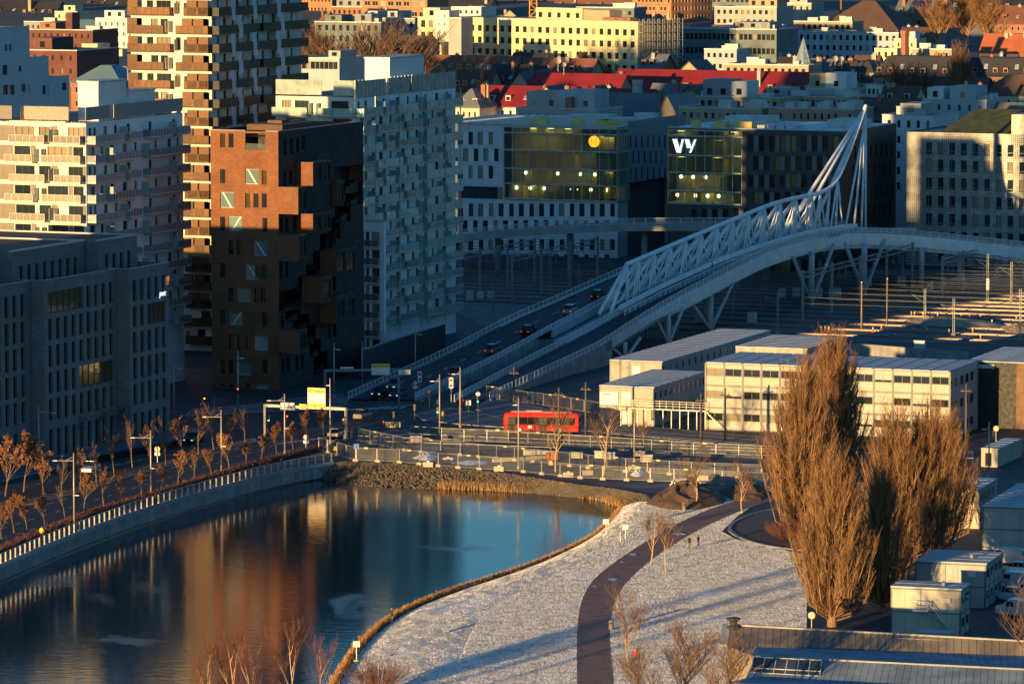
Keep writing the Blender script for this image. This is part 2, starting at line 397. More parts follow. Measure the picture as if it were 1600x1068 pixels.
# gravel path
pl = smooth_line([G(*p) for p in ((899, 1180), (902, 1068), (901, 1000), (905, 945), (925, 905), (965, 875), (1005, 848), (1050, 822), (1100, 798), (1160, 778), (1205, 768))])
pr = smooth_line([G(*p) for p in ((962, 1180), (960, 1068), (952, 1000), (955, 955), (972, 915), (1010, 880), (1045, 855), (1090, 828), (1140, 805), (1180, 790), (1215, 780))])
structure(strip([p+Vector((0, 0, .055)) for p in pl], [p+Vector((0, 0, .055)) for p in pr], 160, 6, None, 5, .022).build('path', M_PATH, smooth=True))
turn = smooth_line([G(*p) for p in ((1290, 862), (1230, 858), (1175, 848), (1140, 832), (1140, 820), (1165, 806), (1210, 794), (1290, 786))], 2)
sheet('turning_area', [p.xy for p in turn], .06, mat('worn_asphalt', (.11, .095, .085), .9, var=.2, scale=.2, bump=.3))
kb = MB()
for a, b in zip(turn[:-1], turn[1:]): kb.beam(a+Vector((0, 0, .0)), b, .5, .14)
structure(kb.build('kerb', M_KERB, None))
# sheets of rail yard, pavements
sheet('rail_yard_ground', [G(*p).xy for p in ((560, 421), (1900, 421), (2200, 548), (1000, 528), (820, 560), (740, 500))], .03, M_BALL)
sheet('building_site_ground', [G(*p).xy for p in ((530, 720), (545, 690), (1210, 716), (1205, 768), (1090, 772), (1010, 768), (900, 752), (780, 735), (640, 722))], .03, mat('site_gravel', (.07, .07, .07), .95, var=.35, scale=.25, bump=.7, col2=(.17, .18, .19), kscale=.18))

# ------------------------------------------------------------------ quay wall with railing
def offset_line(pts, d):
    out = []
    for i, p in enumerate(pts):
        t = (pts[min(i+1, len(pts)-1)] - pts[max(0, i-1)]); n = Vector((t.y, -t.x, 0)).normalized(); out.append(p + n*d)
    return out
qw = thing('quay_wall', 'long pale concrete quay wall along the left bank of the pond', 'wall', (0, 0, 0))
qs = resample(quay, 60); qo = offset_line(qs, .35); mb = MB()
for i in range(len(qs)-1):
    a, b, c, d = qs[i], qs[i+1], qo[i+1], qo[i]
    mb.add([Vector((p.x, p.y, z)) for z in (WZ-1, .12) for p in (a, b, c, d)], [(4, 5, 6, 7), (3, 2, 6, 7), (0, 1, 5, 4)])
mb.build('wall_face', M_CONC, qw)
mb = MB(); qe = offset_line(qs, .45)
for i in range(len(qs)-1): mb.beam(qo[i]+Vector((0, 0, -.35)), qo[i+1]+Vector((0, 0, -.35)), .5, .5)
mb.build('coping', mat('quay_coping', (.36, .37, .37), .8, var=.2, scale=.5), qw)
mb = MB()
for i in range(len(qs)-1): mb.beam(qo[i]+Vector((0, 0, WZ-.1)), qo[i+1]+Vector((0, 0, WZ-.1)), .7, .3)
mb.build('footing', mat('wet_concrete', (.05, .055, .055), .4), qw)
rl = thing('quay_railing', 'metal railing with upright posts along the quay edge', 'railing', (0, 0, 0))
posts = resample(quay, 116); pm = MB()
pm.box(-.13, .13, -.09, .09, 0, 1.25); pm = pm.mesh('post', mat('railing_post', (.5, .47, .42), .5, .3))
M_MESHRAIL = mat('railing_mesh', (.10, .14, .16), .4, .4, alpha=.55)
for i, p in enumerate(posts):
    t = posts[min(i+1, 115)] - posts[max(0, i-1)]; put('post', pm, rl, p+Vector((.1, 0, .12)), math.atan2(t.y, t.x))
mb = MB(); mc = MB()
for a, b in zip(posts[:-1], posts[1:]):
    u = Vector((.1, 0, 0)); mb.beam(a+u+Vector((0, 0, 1.33)), b+u+Vector((0, 0, 1.33)), .12, .07)
    mc.quad(a+u+Vector((0, 0, .25)), b+u+Vector((0, 0, .25)), b+u+Vector((0, 0, 1.3)), a+u+Vector((0, 0, 1.3)))
mb.build('top_rail', M_STEEL, rl); mc.build('mesh_infill', M_MESHRAIL, rl)
# ================================================================== grey brick office beside the boulevard
TH = 22.8
M_BRK = mat('grey_brick', (.20, .215, .225), .85, var=.16, scale=.25, kind='brick', kscale=.7)
M_ROOFR = mat('roof_sedum', (.16, .085, .06), .95, var=.35, scale=.15, bump=.6, col2=(.09, .075, .065), kscale=.1)
M_COPE = mat('metal_coping', (.45, .45, .44), .5, .3)
M_WPWC = glass('office_glass', (.006, .008, .010), (.20, .14, .05), .05, .05)
M_WGOLD = glass('office_glass_amber', (.06, .04, .012), (.14, .09, .025), .4, .05, 1.9)
def pwc():
    Y = 745; b = Bld('brick_office', 'long grey brick office building stepping back beside the tree lined boulevard', 'building', 263, Y, TH, W=10, L=1)
    root = b.root; Ht, Up = 26.7, 31.0
    # blocks: (local x of facade, y0, y1)
    blocks = [(0.0, -13.4, 0.0), (-2.1, -37.0, -13.4), (-4.2, -62.0, -37.0), (-6.3, -88, -62.0)]
    pitch = 2.45
    for k, (fx, y0, y1) in enumerate(blocks):
        mb = MB(); holes = []; wins = []
        n = int((y1-y0-.6)/pitch); st = (y1-y0-n*pitch)/2
        wide = {0: [(1, n-3, n)], 1: [(0, 0, 5), (3, n-5, n)], 2: [(2, 1, 4)], 3: []}[k]
        for r in range(6):
            zc = Ht - 3.45 - 4.0*r; z0, z1 = zc-1.62, zc+1.62
            if r == 5: z0, z1 = .15, 4.3
            skip = set()
            for (wr, i0, i1) in wide:
                if wr == r:
                    skip |= set(range(i0, i1)); a0 = y0+st+i0*pitch+.5; a1 = y0+st+i1*pitch-.5
                    holes.append((a0, a1, z0, z1)); wins.append((a0, a1, z0, z1, 'mull%d' % ((i1-i0)*1+1), M_WGOLD))
            for i in range(n):
                if i in skip: continue
                c = y0+st+(i+.5)*pitch; holes.append((c-.6, c+.6, z0, z1)); wins.append((c-.6, c+.6, z0, z1, 'plain', M_WPWC))
        mp = lambda a, z, d, fx=fx: (fx-d, a, z)
        walls(mb, y0, y1, 0, Ht, holes, mp, .42)
        # near return (faces the camera), terrace floor, parapet inside
        mb.quad((fx-44, y0, 0), (fx, y0, 0), (fx, y0, Ht), (fx-44, y0, Ht))
        mb.quad((fx-44, y1, 0), (fx-44, y1, Ht), (fx, y1, Ht), (fx, y1, 0))
        mb.build('wall', M_BRK, root)
        mb = MB(); mb.quad((fx-24, y0, Ht-1.1), (fx-.4, y0, Ht-1.1), (fx-.4, y1, Ht-1.1), (fx-24, y1, Ht-1.1))
        mb.build('terrace', mat('terrace_deck', (.10, .10, .10), .9), root)
        mb = MB(); mb.box(fx-.4, fx-.01, y0+.4, y1-.4, Ht-1.2, Ht-.01); mb.build('parapet', M_BRK, root)
        mb = MB(); mb.box(fx-.42, fx+.05, y0-.03, y1+.03, Ht, Ht+.09); mb.box(fx-6, fx-.42, y0-.05, y0+.3, Ht, Ht+.088); mb.build('coping', M_COPE, root)
        for (a0, a1, z0, z1, kd, g) in wins:
            me = win_mesh(a1-a0, z1-z0, M_FRAME, g, kd); put('window', me, root, (fx-.40, (a0+a1)/2, z0), R(90))
        # set-back top storey
        sx, s0, s1 = fx-4.2, y0-2.0, y1-2.6
        mb = MB(); holes = []; n2 = int((s1-s0-1)/pitch); st2 = (s1-s0-n2*pitch)/2
        for i in range(n2):
            c = s0+st2+(i+.5)*pitch; holes.append((c-.55, c+.55, Ht-.9, Ht+2.1))
        mp2 = lambda a, z, d: (sx-d, a, z)
        walls(mb, s0, s1, Ht-1.1, Up, holes, mp2, .35)
        mb.quad((sx-40, s0, Ht-1.1), (sx, s0, Ht-1.1), (sx, s0, Up), (sx-40, s0, Up)); mb.quad((sx-40, s1, 0), (sx-40, s1, Up), (sx, s1, Up), (sx, s1, 0))
        mb.build('penthouse_wall', M_BRK, root)
        for h in holes: put('window', win_mesh(1.1, 3.0, M_FRAME, M_WPWC), root, (sx-.33, (h[0]+h[1])/2, h[2]), R(90))
        mb = MB(); mb.box(sx-.5, sx+.06, s0-.06, s1+.02, Up, Up+.22); mb.box(sx-40, sx-.5, s1-.5, s1+.02, Up, Up+.218); mb.build('coping', M_COPE, root)
        mb = MB(); mb.quad((sx-40, s0, Up-.05), (sx-.5, s0, Up-.05), (sx-.5, s1, Up-.05), (sx-40, s1, Up-.05)); mb.build('roof', M_ROOFR, root)
        mb = MB(); mb.quad((sx-40, s0, 0), (sx-40, s1, 0), (sx-40, s1, Up), (sx-40, s0, Up)); mb.build('rear_wall', M_BRK, root)
    # logo and letters on the far right block
    cu = bpy.data.curves.new('letters', 'FONT'); cu.body = 'pwc'; cu.size = 1.35; cu.extrude = .04; cu.shear = .15
    t = bpy.data.objects.new('tmp', cu); COL.objects.link(t); dg = bpy.context.evaluated_depsgraph_get(); me = bpy.data.meshes.new_from_object(t.evaluated_get(dg)); bpy.data.objects.remove(t)
    me.materials.clear(); me.materials.append(mat('sign_white_light', (.9, .93, 1.0), .5, emit=.6, var=0))
    o = put('letters', me, root, (.06, -3.4, 21.7)); o.rotation_euler = (R(90), 0, R(90))
    mb = MB(); mb.box(.0, .07, -1.1, -.2, 23.3, 24.1, 0); mb.box(.0, .072, -.7, .0-.05, 23.9, 24.6, 1); mb.box(.0, .074, -1.2, -.6, 24.1, 24.5, 2)
    mb.build('logo_blocks', [mat('logo_red', (.7, .10, .06), .5, emit=.25), mat('logo_orange', (.85, .3, .04), .5, emit=.3), mat('logo_rose', (.75, .2, .15), .5, emit=.2)], root)
pwc()

# ================================================================== balcony towers
def balcony(root, face, a0, a1, z, dep, h, mslab, mrail, kind='panel', mpost=None):
    """slab with a railing round three sides, as a child with a railing sub-part"""
    w = a1-a0
    def mk_s():
        b = MB(); b.box(-w/2, w/2, -dep, 0, -.22, 0); return b.mesh('balcony', mslab)
    def mk_r():
        b = MB(); W = w/2-.03
        b.quad((-W, -dep+.03, -.3), (W, -dep+.03, -.3), (W, -dep+.03, h), (-W, -dep+.03, h)); b.quad((-W, -dep+.03, -.3), (-W, 0, -.3), (-W, 0, h), (-W, -dep+.03, h)); b.quad((W, -dep+.03, -.3), (W, 0, -.3), (W, 0, h), (W, -dep+.03, h))
        n = max(1, int(w/1.1))
        for i in range(n+1):
            x = -W + 2*W*i/n; b.box(x-.035, x+.035, -dep-.0, -dep+.06, -.3, h+.02, 1)
        b.box(-W, W, -dep-.02, -dep+.08, h, h+.06, 1); return b.mesh('railing', [mrail, mpost or mslab])
    s_ = cached(('bs', round(w, 2), dep, mslab.name), mk_s); r_ = cached(('br', round(w, 2), dep, h, mrail.name), mk_r)
    o = put('balcony', s_, root, (a0+w/2, 0, z) if face == 'F' else (0, a0+w/2, z), 0 if face == 'F' else R(90))
    put('railing', r_, o); return o
def screen(root, face, a, z, dep, h, m, name='glass_screen'):
    me = cached(('scr', dep, h, m.name), lambda: (lambda b: (b.box(-.04, .04, -dep, 0, 0, h), b.mesh(name, m))[1])(MB()))
    return put(name, me, root, (a, 0, z) if face == 'F' else (0, a, z), 0 if face == 'F' else R(90))
def solid_body(b, H, mfront, holesF, holesR, dep=.28, z0=0, roofm=None, mr=None):
    mb = MB(); walls(mb, -b.W, 0, z0, H, holesF, mapF, dep); mb.build('wall', mfront, b.root)
    mb = MB(); walls(mb, 0, b.L, z0, H, holesR, mapR, dep); mb.build('wall', mr or mfront, b.root)
    mb = MB(); mb.quad((-b.W, 0, z0), (-b.W, b.L, z0), (-b.W, b.L, H), (-b.W, 0, H)); mb.quad((-b.W, b.L, z0), (0, b.L, z0), (0, b.L, H), (-b.W, b.L, H)); mb.build('wall', mfront, b.root)
    mb = MB(); mb.quad((-b.W, 0, H-.02), (0, 0, H-.02), (0, b.L, H-.02), (-b.W, b.L, H-.02)); mb.build('roof', roofm or M_TERR, b.root)
def tower(b, H, fl, zlow, wall_m, railF, railR, slabm, gm, patF, patR, winF, winR, rail_h=1.1, dep=1.6, wall_r=None, scr=None, framem=None, screensF=(), screensR=(), zbal=None):
    """patF/patR: per parity list of balcony spans; winF/winR: per parity list of (a0,a1,z0,z1,kind)"""
    hF, hR = [], []; n = int((H-zlow)/fl); fm = framem or M_FRAME; k = 0
    for i in range(n):
        z = H - (i+1)*fl; par = i % 2
        for (a0, a1, q0, q1, kd) in winF[par]: hF.append((a0, a1, z+q0, z+q1, kd))
        for (a0, a1, q0, q1, kd) in winR[par]: hR.append((a0, a1, z+q0, z+q1, kd))
        for (a0, a1) in patF[par]: balcony(b.root, 'F', a0, a1, z, dep, rail_h, slabm, railF)
        for (a0, a1) in patR[par]: balcony(b.root, 'R', a0, a1, z, dep, rail_h, slabm, railR)
        for a in (screensF[par] if screensF else ()): screen(b.root, 'F', a, z, dep-.1, 2.1, scr)
        for a in (screensR[par] if screensR else ()): screen(b.root, 'R', a, z, dep-.1, 2.1, scr)
    solid_body(b, H, wall_m, [h[:4] for h in hF], [h[:4] for h in hR], roofm=mat('roof_gravel', (.2, .2, .19), .9), mr=wall_r)
    for (a0, a1, q0, q1, kd) in hF: put_win(b.root, 'F', a0, a1, q0, q1, fm, gm, kd)
    for (a0, a1, q0, q1, kd) in hR: put_win(b.root, 'R', a0, a1, q0, q1, fm, gm, kd)
M_CREAM = mat('cream_render', (.72, .68, .58), .7, var=.1, scale=.25)
M_WPANEL = mat('white_cladding', (.74, .78, .80), .55, var=.1, scale=.3)
M_TGLASS = glass('flat_glass', (.012, .02, .024), (.36, .31, .22), .28)

# --- white tower at the left edge
def tower_left():
    b = Bld('balcony_tower', 'white apartment tower with pale mesh balconies behind the grey brick office', 'building', 135, 790, TH, W=22, pxr=287)
    H, fl = 49.2, 3.24; W, L = b.W, b.L
    rF = mat('mesh_rail_pale', (.27, .235, .19), .6, .2, var=.25, rnd=.25, scale=3, kind='stripe', kscale=6); rR = mat('mesh_rail_grey', (.22, .25, .27), .5, .3, var=.25, scale=3, rnd=.25)
    F0 = [(-13.6, -7.0), (-5.2, -.3)]; F1 = [(-14.5, -9.2), (-7.6, -.3)]
    wF0 = [(-13.2, -9.6, .1, 2.5, 'mull3'), (-8.8, -6.6, .1, 2.5, 'mull2'), (-3.3, -.6, .1, 2.5, 'mull3'), (-20, -16, .1, 2.5, 'mull3')]; wF1 = [(-13.4, -10.4, .1, 2.5, 'mull2'), (-7.2, -3.4, .1, 2.5, 'mull3'), (-2.4, -.5, .1, 2.5, 'mull2'), (-20, -16, .1, 2.5, 'mull3')]
    def col(lst): return [(l, l+w, z0, z1, 'plain') for l, w, z0, z1 in lst]
    R0 = [(.3, 11.0), (12.5, 17), (20.5, 28.5), (30.5, L-.2)]; R1 = [(.3, 3.8), (7.2, 17.0), (20.5, L-.2)]
    wR0 = col([(1.0, 1.0, .1, 2.4), (2.7, .9, .1, 2.4), (6.2, 1.4, .1, 2.4), (10.0, 1.2, .1, 2.4), (14.6, 1.3, .1, 2.4), (22.6, 1.2, .1, 2.4), (31.5, 1.2, .1, 2.4)]); wR1 = col([(1.2, 1.8, .1, 2.4), (5.0, 1.2, .1, 2.4), (8.6, 1.3, .1, 2.4), (13.0, 1.6, .1, 2.4), (17.2, 1.1, .1, 2.4), (24.8, 1.0, .1, 2.4), (29.6, 1.5, .1, 2.4), (33.0, 1.0, .1, 2.4)])
    tower(b, H-3.2, fl, 8, M_CREAM, rF, rR, mat('balcony_slab_white', (.6, .6, .58), .6), M_TGLASS, (F0, F1), (R0, R1), (wF0, wF1), (wR0, wR1), wall_r=M_WPANEL,
          scr=mat('frosted_screen', (.42, .47, .46), .35, alpha=.85), screensF=((-6.2, -5.3), (-9.0, -7.6)), screensR=((12.2, 30.2), (6.8, 20.0)))
    # taupe mesh wall panels beside the windows
    tp = mat('taupe_panel', (.22, .185, .15), .7, var=.2); zz = H-3.2
    for i in range(11):
        for (x0, x1) in (((-W, -13.3), (-6.5, -5.3), (-.55, -.05)) if i % 2 == 0 else ((-W, -13.6), (-10.3, -9.3), (-3.3, -2.5))):
            me = cached(('tp', round(x1-x0, 2)), lambda: (lambda q: (q.box(0, x1-x0, -.05, .02, .05, 2.6), q.mesh('cladding_panel', tp))[1])(MB())); put('cladding_panel', me, b.root, (x0, 0, zz-(i+1)*fl))
    # roof terrace screens and plant house
    z = H-3.2
    for (x0, x1) in ((-W, -13.8), (-11.5, -3.2)):
        mb = MB(); mb.box(x0, x1, .0, .12, z+.4, z+2.6); mb.build('terrace_screen', rF, b.root)
    mb = MB(); mb.box(-.12, 0, .0, 8.5, z+.4, z+2.6); mb.box(-.12, 0, 10.0, L, z+.4, z+2.6); mb.build('terrace_screen', rR, b.root)
    for i in range(int(W/1.5)):
        mb = MB() if i == 0 else mb; x = -.4-i*1.5; mb.box(x-.05, x+.05, -1.5, 0, z+.1, z+.2)
    mb.box(-13.5, -3, -1.55, -1.45, z+.05, z+.25); mb.build('awning_frame', M_STEEL, b.root)
    ph = mat('plant_house_white', (.78, .77, .74), .6, var=.06)
    mb = MB(); mb.box(-4.6, -.8, 6, 16, z, z+6.4); mb.build('plant_house', ph, b.root); mb = MB(); mb.box(-4.0, -.5, 16, 26, z, z+4.4); mb.build('plant_house', ph, b.root)
    mb = MB(); mb.box(-4.75, -.65, 5.85, 16.15, z+6.4, z+6.65); mb.box(-4.15, -.35, 16.16, 26.15, z+4.4, z+4.6); mb.build('roof_edge', M_COPE, b.root)
    rnd = random.Random(4); mb = MB()
    for i in range(260):
        x, y = rnd.uniform(-13, -5), rnd.uniform(1, 4); h = rnd.uniform(.3, 1.3); mb.tube((x, y, z), (x+rnd.uniform(-.3, .3), y, z+1.6+h), .03, .0, 3, cap=False)
    stuff(mb.build('terrace_grass', M_REED, b.root))
    mb = MB(); mb.path([(-.2, 15.5, z+3.5), (-.2, 15.5, z+8.2), (-.4, 15.5, z+8.6), (-1.1, 15.5, z+8.7)], .09, 6); mb.build('flue', M_STEEL, b.root)
tower_left()

# --- tall tower, bronze front, black side
def tower_tall():
    b = Bld('tall_tower', 'tallest apartment tower with bronze balconies on its front and black balconies on its side', 'building', 332, 872, TH, pxl=207, pxr=472)
    W, L = b.W, b.L; H, fl = 74.6, 3.32
    rF = mat('bronze_mesh', (.105, .047, .018), .5, .35, var=.3, scale=2.5, rnd=.35); rR = mat('black_panel', (.022, .024, .027), .35, .3, var=.3)
    F0 = [(-W, -W*.55), (-W*.40, 0)]; F1 = [(-W, -W*.47), (-W*.30, 0)]
    w = lambda a, c, kd='mull2': (a*W, c*W, .1, 2.45, kd)
    wF0 = [w(-.98, -.86, 'mull2'), w(-.75, -.66), w(-.63, -.54), w(-.15, -.03)]; wF1 = [w(-.80, -.72), w(-.68, -.5, 'mull3'), w(-.44, -.38, 'plain'), w(-.2, -.1, 'plain')]
    R0 = [(0, 7.8), (10.2, 17.2), (18.6, 26), (27.8, L)]; R1 = [(0, 5.2), (7.0, 14.2), (16.0, 24.5), (26.2, L)]
    c = lambda a, wd: (a, a+wd, .05, 2.7, 'plain')
    wR0 = [c(.8, .9), c(4.8, 1.2), c(8.4, 1.0), c(12.2, 1.0), c(16.6, 1.2), c(21.0, .9), c(25.4, 1.2), c(29.8, 1.0), c(33.4, .8)]; wR1 = [c(2.2, 1.0), c(6.0, .9), c(10.2, 1.2), c(14.8, .9), c(18.6, 1.0), c(23.2, 1.2), c(27.0, .9), c(31.8, 1.2)]
    tower(b, H, fl, 1, M_CREAM, rF, rR, mat('slab_dark', (.05, .04, .035), .6), M_TGLASS, (F0, F1), (R0, R1), (wF0, wF1), (wR0, wR1), wall_r=mat('white_panels_side', (.60, .63, .66), .5, var=.2, scale=.4), dep=1.5,
          scr=mat('screen_grey', (.36, .37, .36), .4), screensF=((-W*.53, -W*.49), (-W*.42, -W*.30)), rail_h=1.25)
    # bronze sliding mesh screens standing in front of some windows
    me = cached('bscr', lambda: (lambda m_: (m_.box(-1.0, 1.0, -.05, .05, 0, 2.6), m_.mesh('sliding_screen', rF))[1])(MB()))
    n = int((H-5)/fl)
    for i in range(n):
        z = H-(i+1)*fl
        for a in ((-W*.26, -W*.94, -W*.12) if i % 2 == 0 else (-W*.06, -W*.93, -W*.20)): put('sliding_screen', me, b.root, (a, -1.42, z+.02))
    # wavy white curtain screens between the black balconies
    def curtain(h, w_):
        m_ = MB(); k = 7
        for j in range(k):
            z0, z1 = h*j/k, h*(j+1)/k; o0, o1 = .35*math.sin(2*math.pi*j/k), .35*math.sin(2*math.pi*(j+1)/k)
            m_.quad((-w_+o0, -1.45, z0), (w_+o0, -1.45, z0), (w_+o1, -1.45, z1), (-w_+o1, -1.45, z1))
        return m_.mesh('curtain_screen', mat('curtain_white', (.55, .60, .64), .6))
    cm = curtain(4.6, .95)
    for i in range(int((H-36)/fl)):
        z = H-(i+1)*fl
        for a in ((9.0, 26.9) if i % 2 == 0 else (6.1, 15.1, 25.3)): put('curtain_screen', cm, b.root, (0, a, z-1.2), R(90))
tower_tall()

# --- glassy white tower, right
def tower_glass():
    b = Bld('glass_balcony_tower', 'white apartment tower wrapped in teal glass balconies behind the brown brick tower', 'building', 555, 866, TH, pxl=432, pxr=712)
    W, L = b.W, b.L; H, fl = 49.6, 3.22; z = H-3.0
    rF = mat('glass_rail_pale', (.34, .42, .36), .25, .1, var=.2); rR = mat('glass_rail_teal', (.34, .50, .52), .15, .45, var=.3, scale=1.0, bump=.5, rnd=.35)
    F0 = [(-W, -W*.56), (-W*.42, 0)]; F1 = [(-W, -W*.6), (-W*.36, 0)]
    wf = lambda a, c: (a*W, c*W, .1, 2.5, 'mull3')
    wF0 = [wf(-.92, -.80), wf(-.76, -.58), wf(-.30, -.08)]; wF1 = [wf(-.88, -.62), wf(-.28, -.04)]
    R0 = [(.2, 8.6), (10.2, 14.0), (15.5, 24.5), (28.5, L-.2)]; R1 = [(.2, 5.0), (6.5, 17.5), (19.5, 26.5), (29.5, 36), (38.0, L-.2)]
    c = lambda a, wd: (a, a+wd, .05, 2.45, 'plain')
    wR0 = [c(1, 1.2), c(4.0, 1.4), c(8.8, 1.0), c(12, 1.4), c(18, 1.6), c(23, 1.0), c(27.0, 1.2), c(31, 1.0), c(36, 1.6), c(41, 1.2)]; wR1 = [c(2.2, 1.6), c(7.4, 1.2), c(10.6, 1.6), c(15.2, 1.0), c(20.4, 1.6), c(25.2, 1.2), c(30.2, 1.2), c(34.4, .9), c(39.4, 1.6)]
    tower(b, z, fl, 3, M_CREAM, rF, rR, mat('slab_pale', (.5, .55, .55), .5), M_TGLASS, (F0, F1), (R0, R1), (wF0, wF1), (wR0, wR1), wall_r=M_WPANEL, dep=1.7, rail_h=1.2,
          scr=mat('teal_screen', (.25, .42, .44), .2, .2), screensF=((-W*.54, -W*.44), (-W*.58, -W*.38)), screensR=((9.8, 15.1, 27.5, 40.0), (5.6, 18.5, 28.6, 37.0)))
    # roof level glass fence
    fm = mat('roof_glass_fence', (.36, .44, .40), .2, .2, var=.25)
    for x0, x1 in ((-W, -W*.42), (-W*.27, 0)):
        mb = MB(); mb.box(x0, x1, 0, .1, z+.3, z+3.0); mb.build('roof_screen', fm, b.root)
    for i, (y0, y1) in enumerate(((0, 13.6), (14.6, 24.2), (25.2, 27), (27.1, L))):
        mb = MB(); mb.box(-.1, 0, y0, y1, z-.2, z+2.9); mb.build('roof_screen', fm if i % 2 else rR, b.root)
    mb = MB()
    for i in range(30): y = i*L/29; mb.box(-.02, .09, y-.05, y+.05, z-.3, z+3.1)
    for y in (5.2, 16, 25.6, 28.5, 37, 44): mb.box(1.62, 1.76, y-.09, y+.09, 3, z)
    mb.build('posts', M_STEEL, b.root)
    mb = MB(); mb.box(-6.0, -1.0, 17.5, 33, z, z+6.3, 0); mb.box(-6.15, -.85, 17.35, 33.15, z+6.3, z+6.55, 1); mb.build('plant_house', [MATS['plant_house_white'], M_COPE], b.root)
    # lower white wing with stacked glass balconies, in the gap beside the brown tower
    w2 = Bld('white_wing', 'low white apartment wing with green glass balconies beside the brown brick tower', 'building', 600, 857, TH, pxl=560, pxr=603)
    zt = zat(347, 857); hs = []; n = 8; fl2 = 3.22
    for i in range(n):
        zz = zt-1.4-(i+1)*fl2+.3
        for a in (-4.6, -3.6, -2.4): hs.append((a, a+(.75 if a < -3 else 1.5) - .1*(a < -3), zz, zz+2.5))
    solid_body(w2, zt, M_WPANEL, hs, [], roofm=mat('roof_gravel', (.2, .2, .19)))
    for h in hs: put_win(w2.root, 'F', *h, M_FRAME, M_TGLASS)
    gr = mat('green_glass_rail', (.05, .13, .11), .1, .2)
    for i in range(n): balcony(w2.root, 'F', -5.0, -.9, zt-1.4-(i+1)*fl2+.2, .5, 1.1, MATS['slab_pale'], gr)
    mb = MB(); mb.box(-w2.W-.1, .1, -.1, w2.L, zt, zt+.3); mb.build('coping', M_COPE, w2.root)
tower_glass()

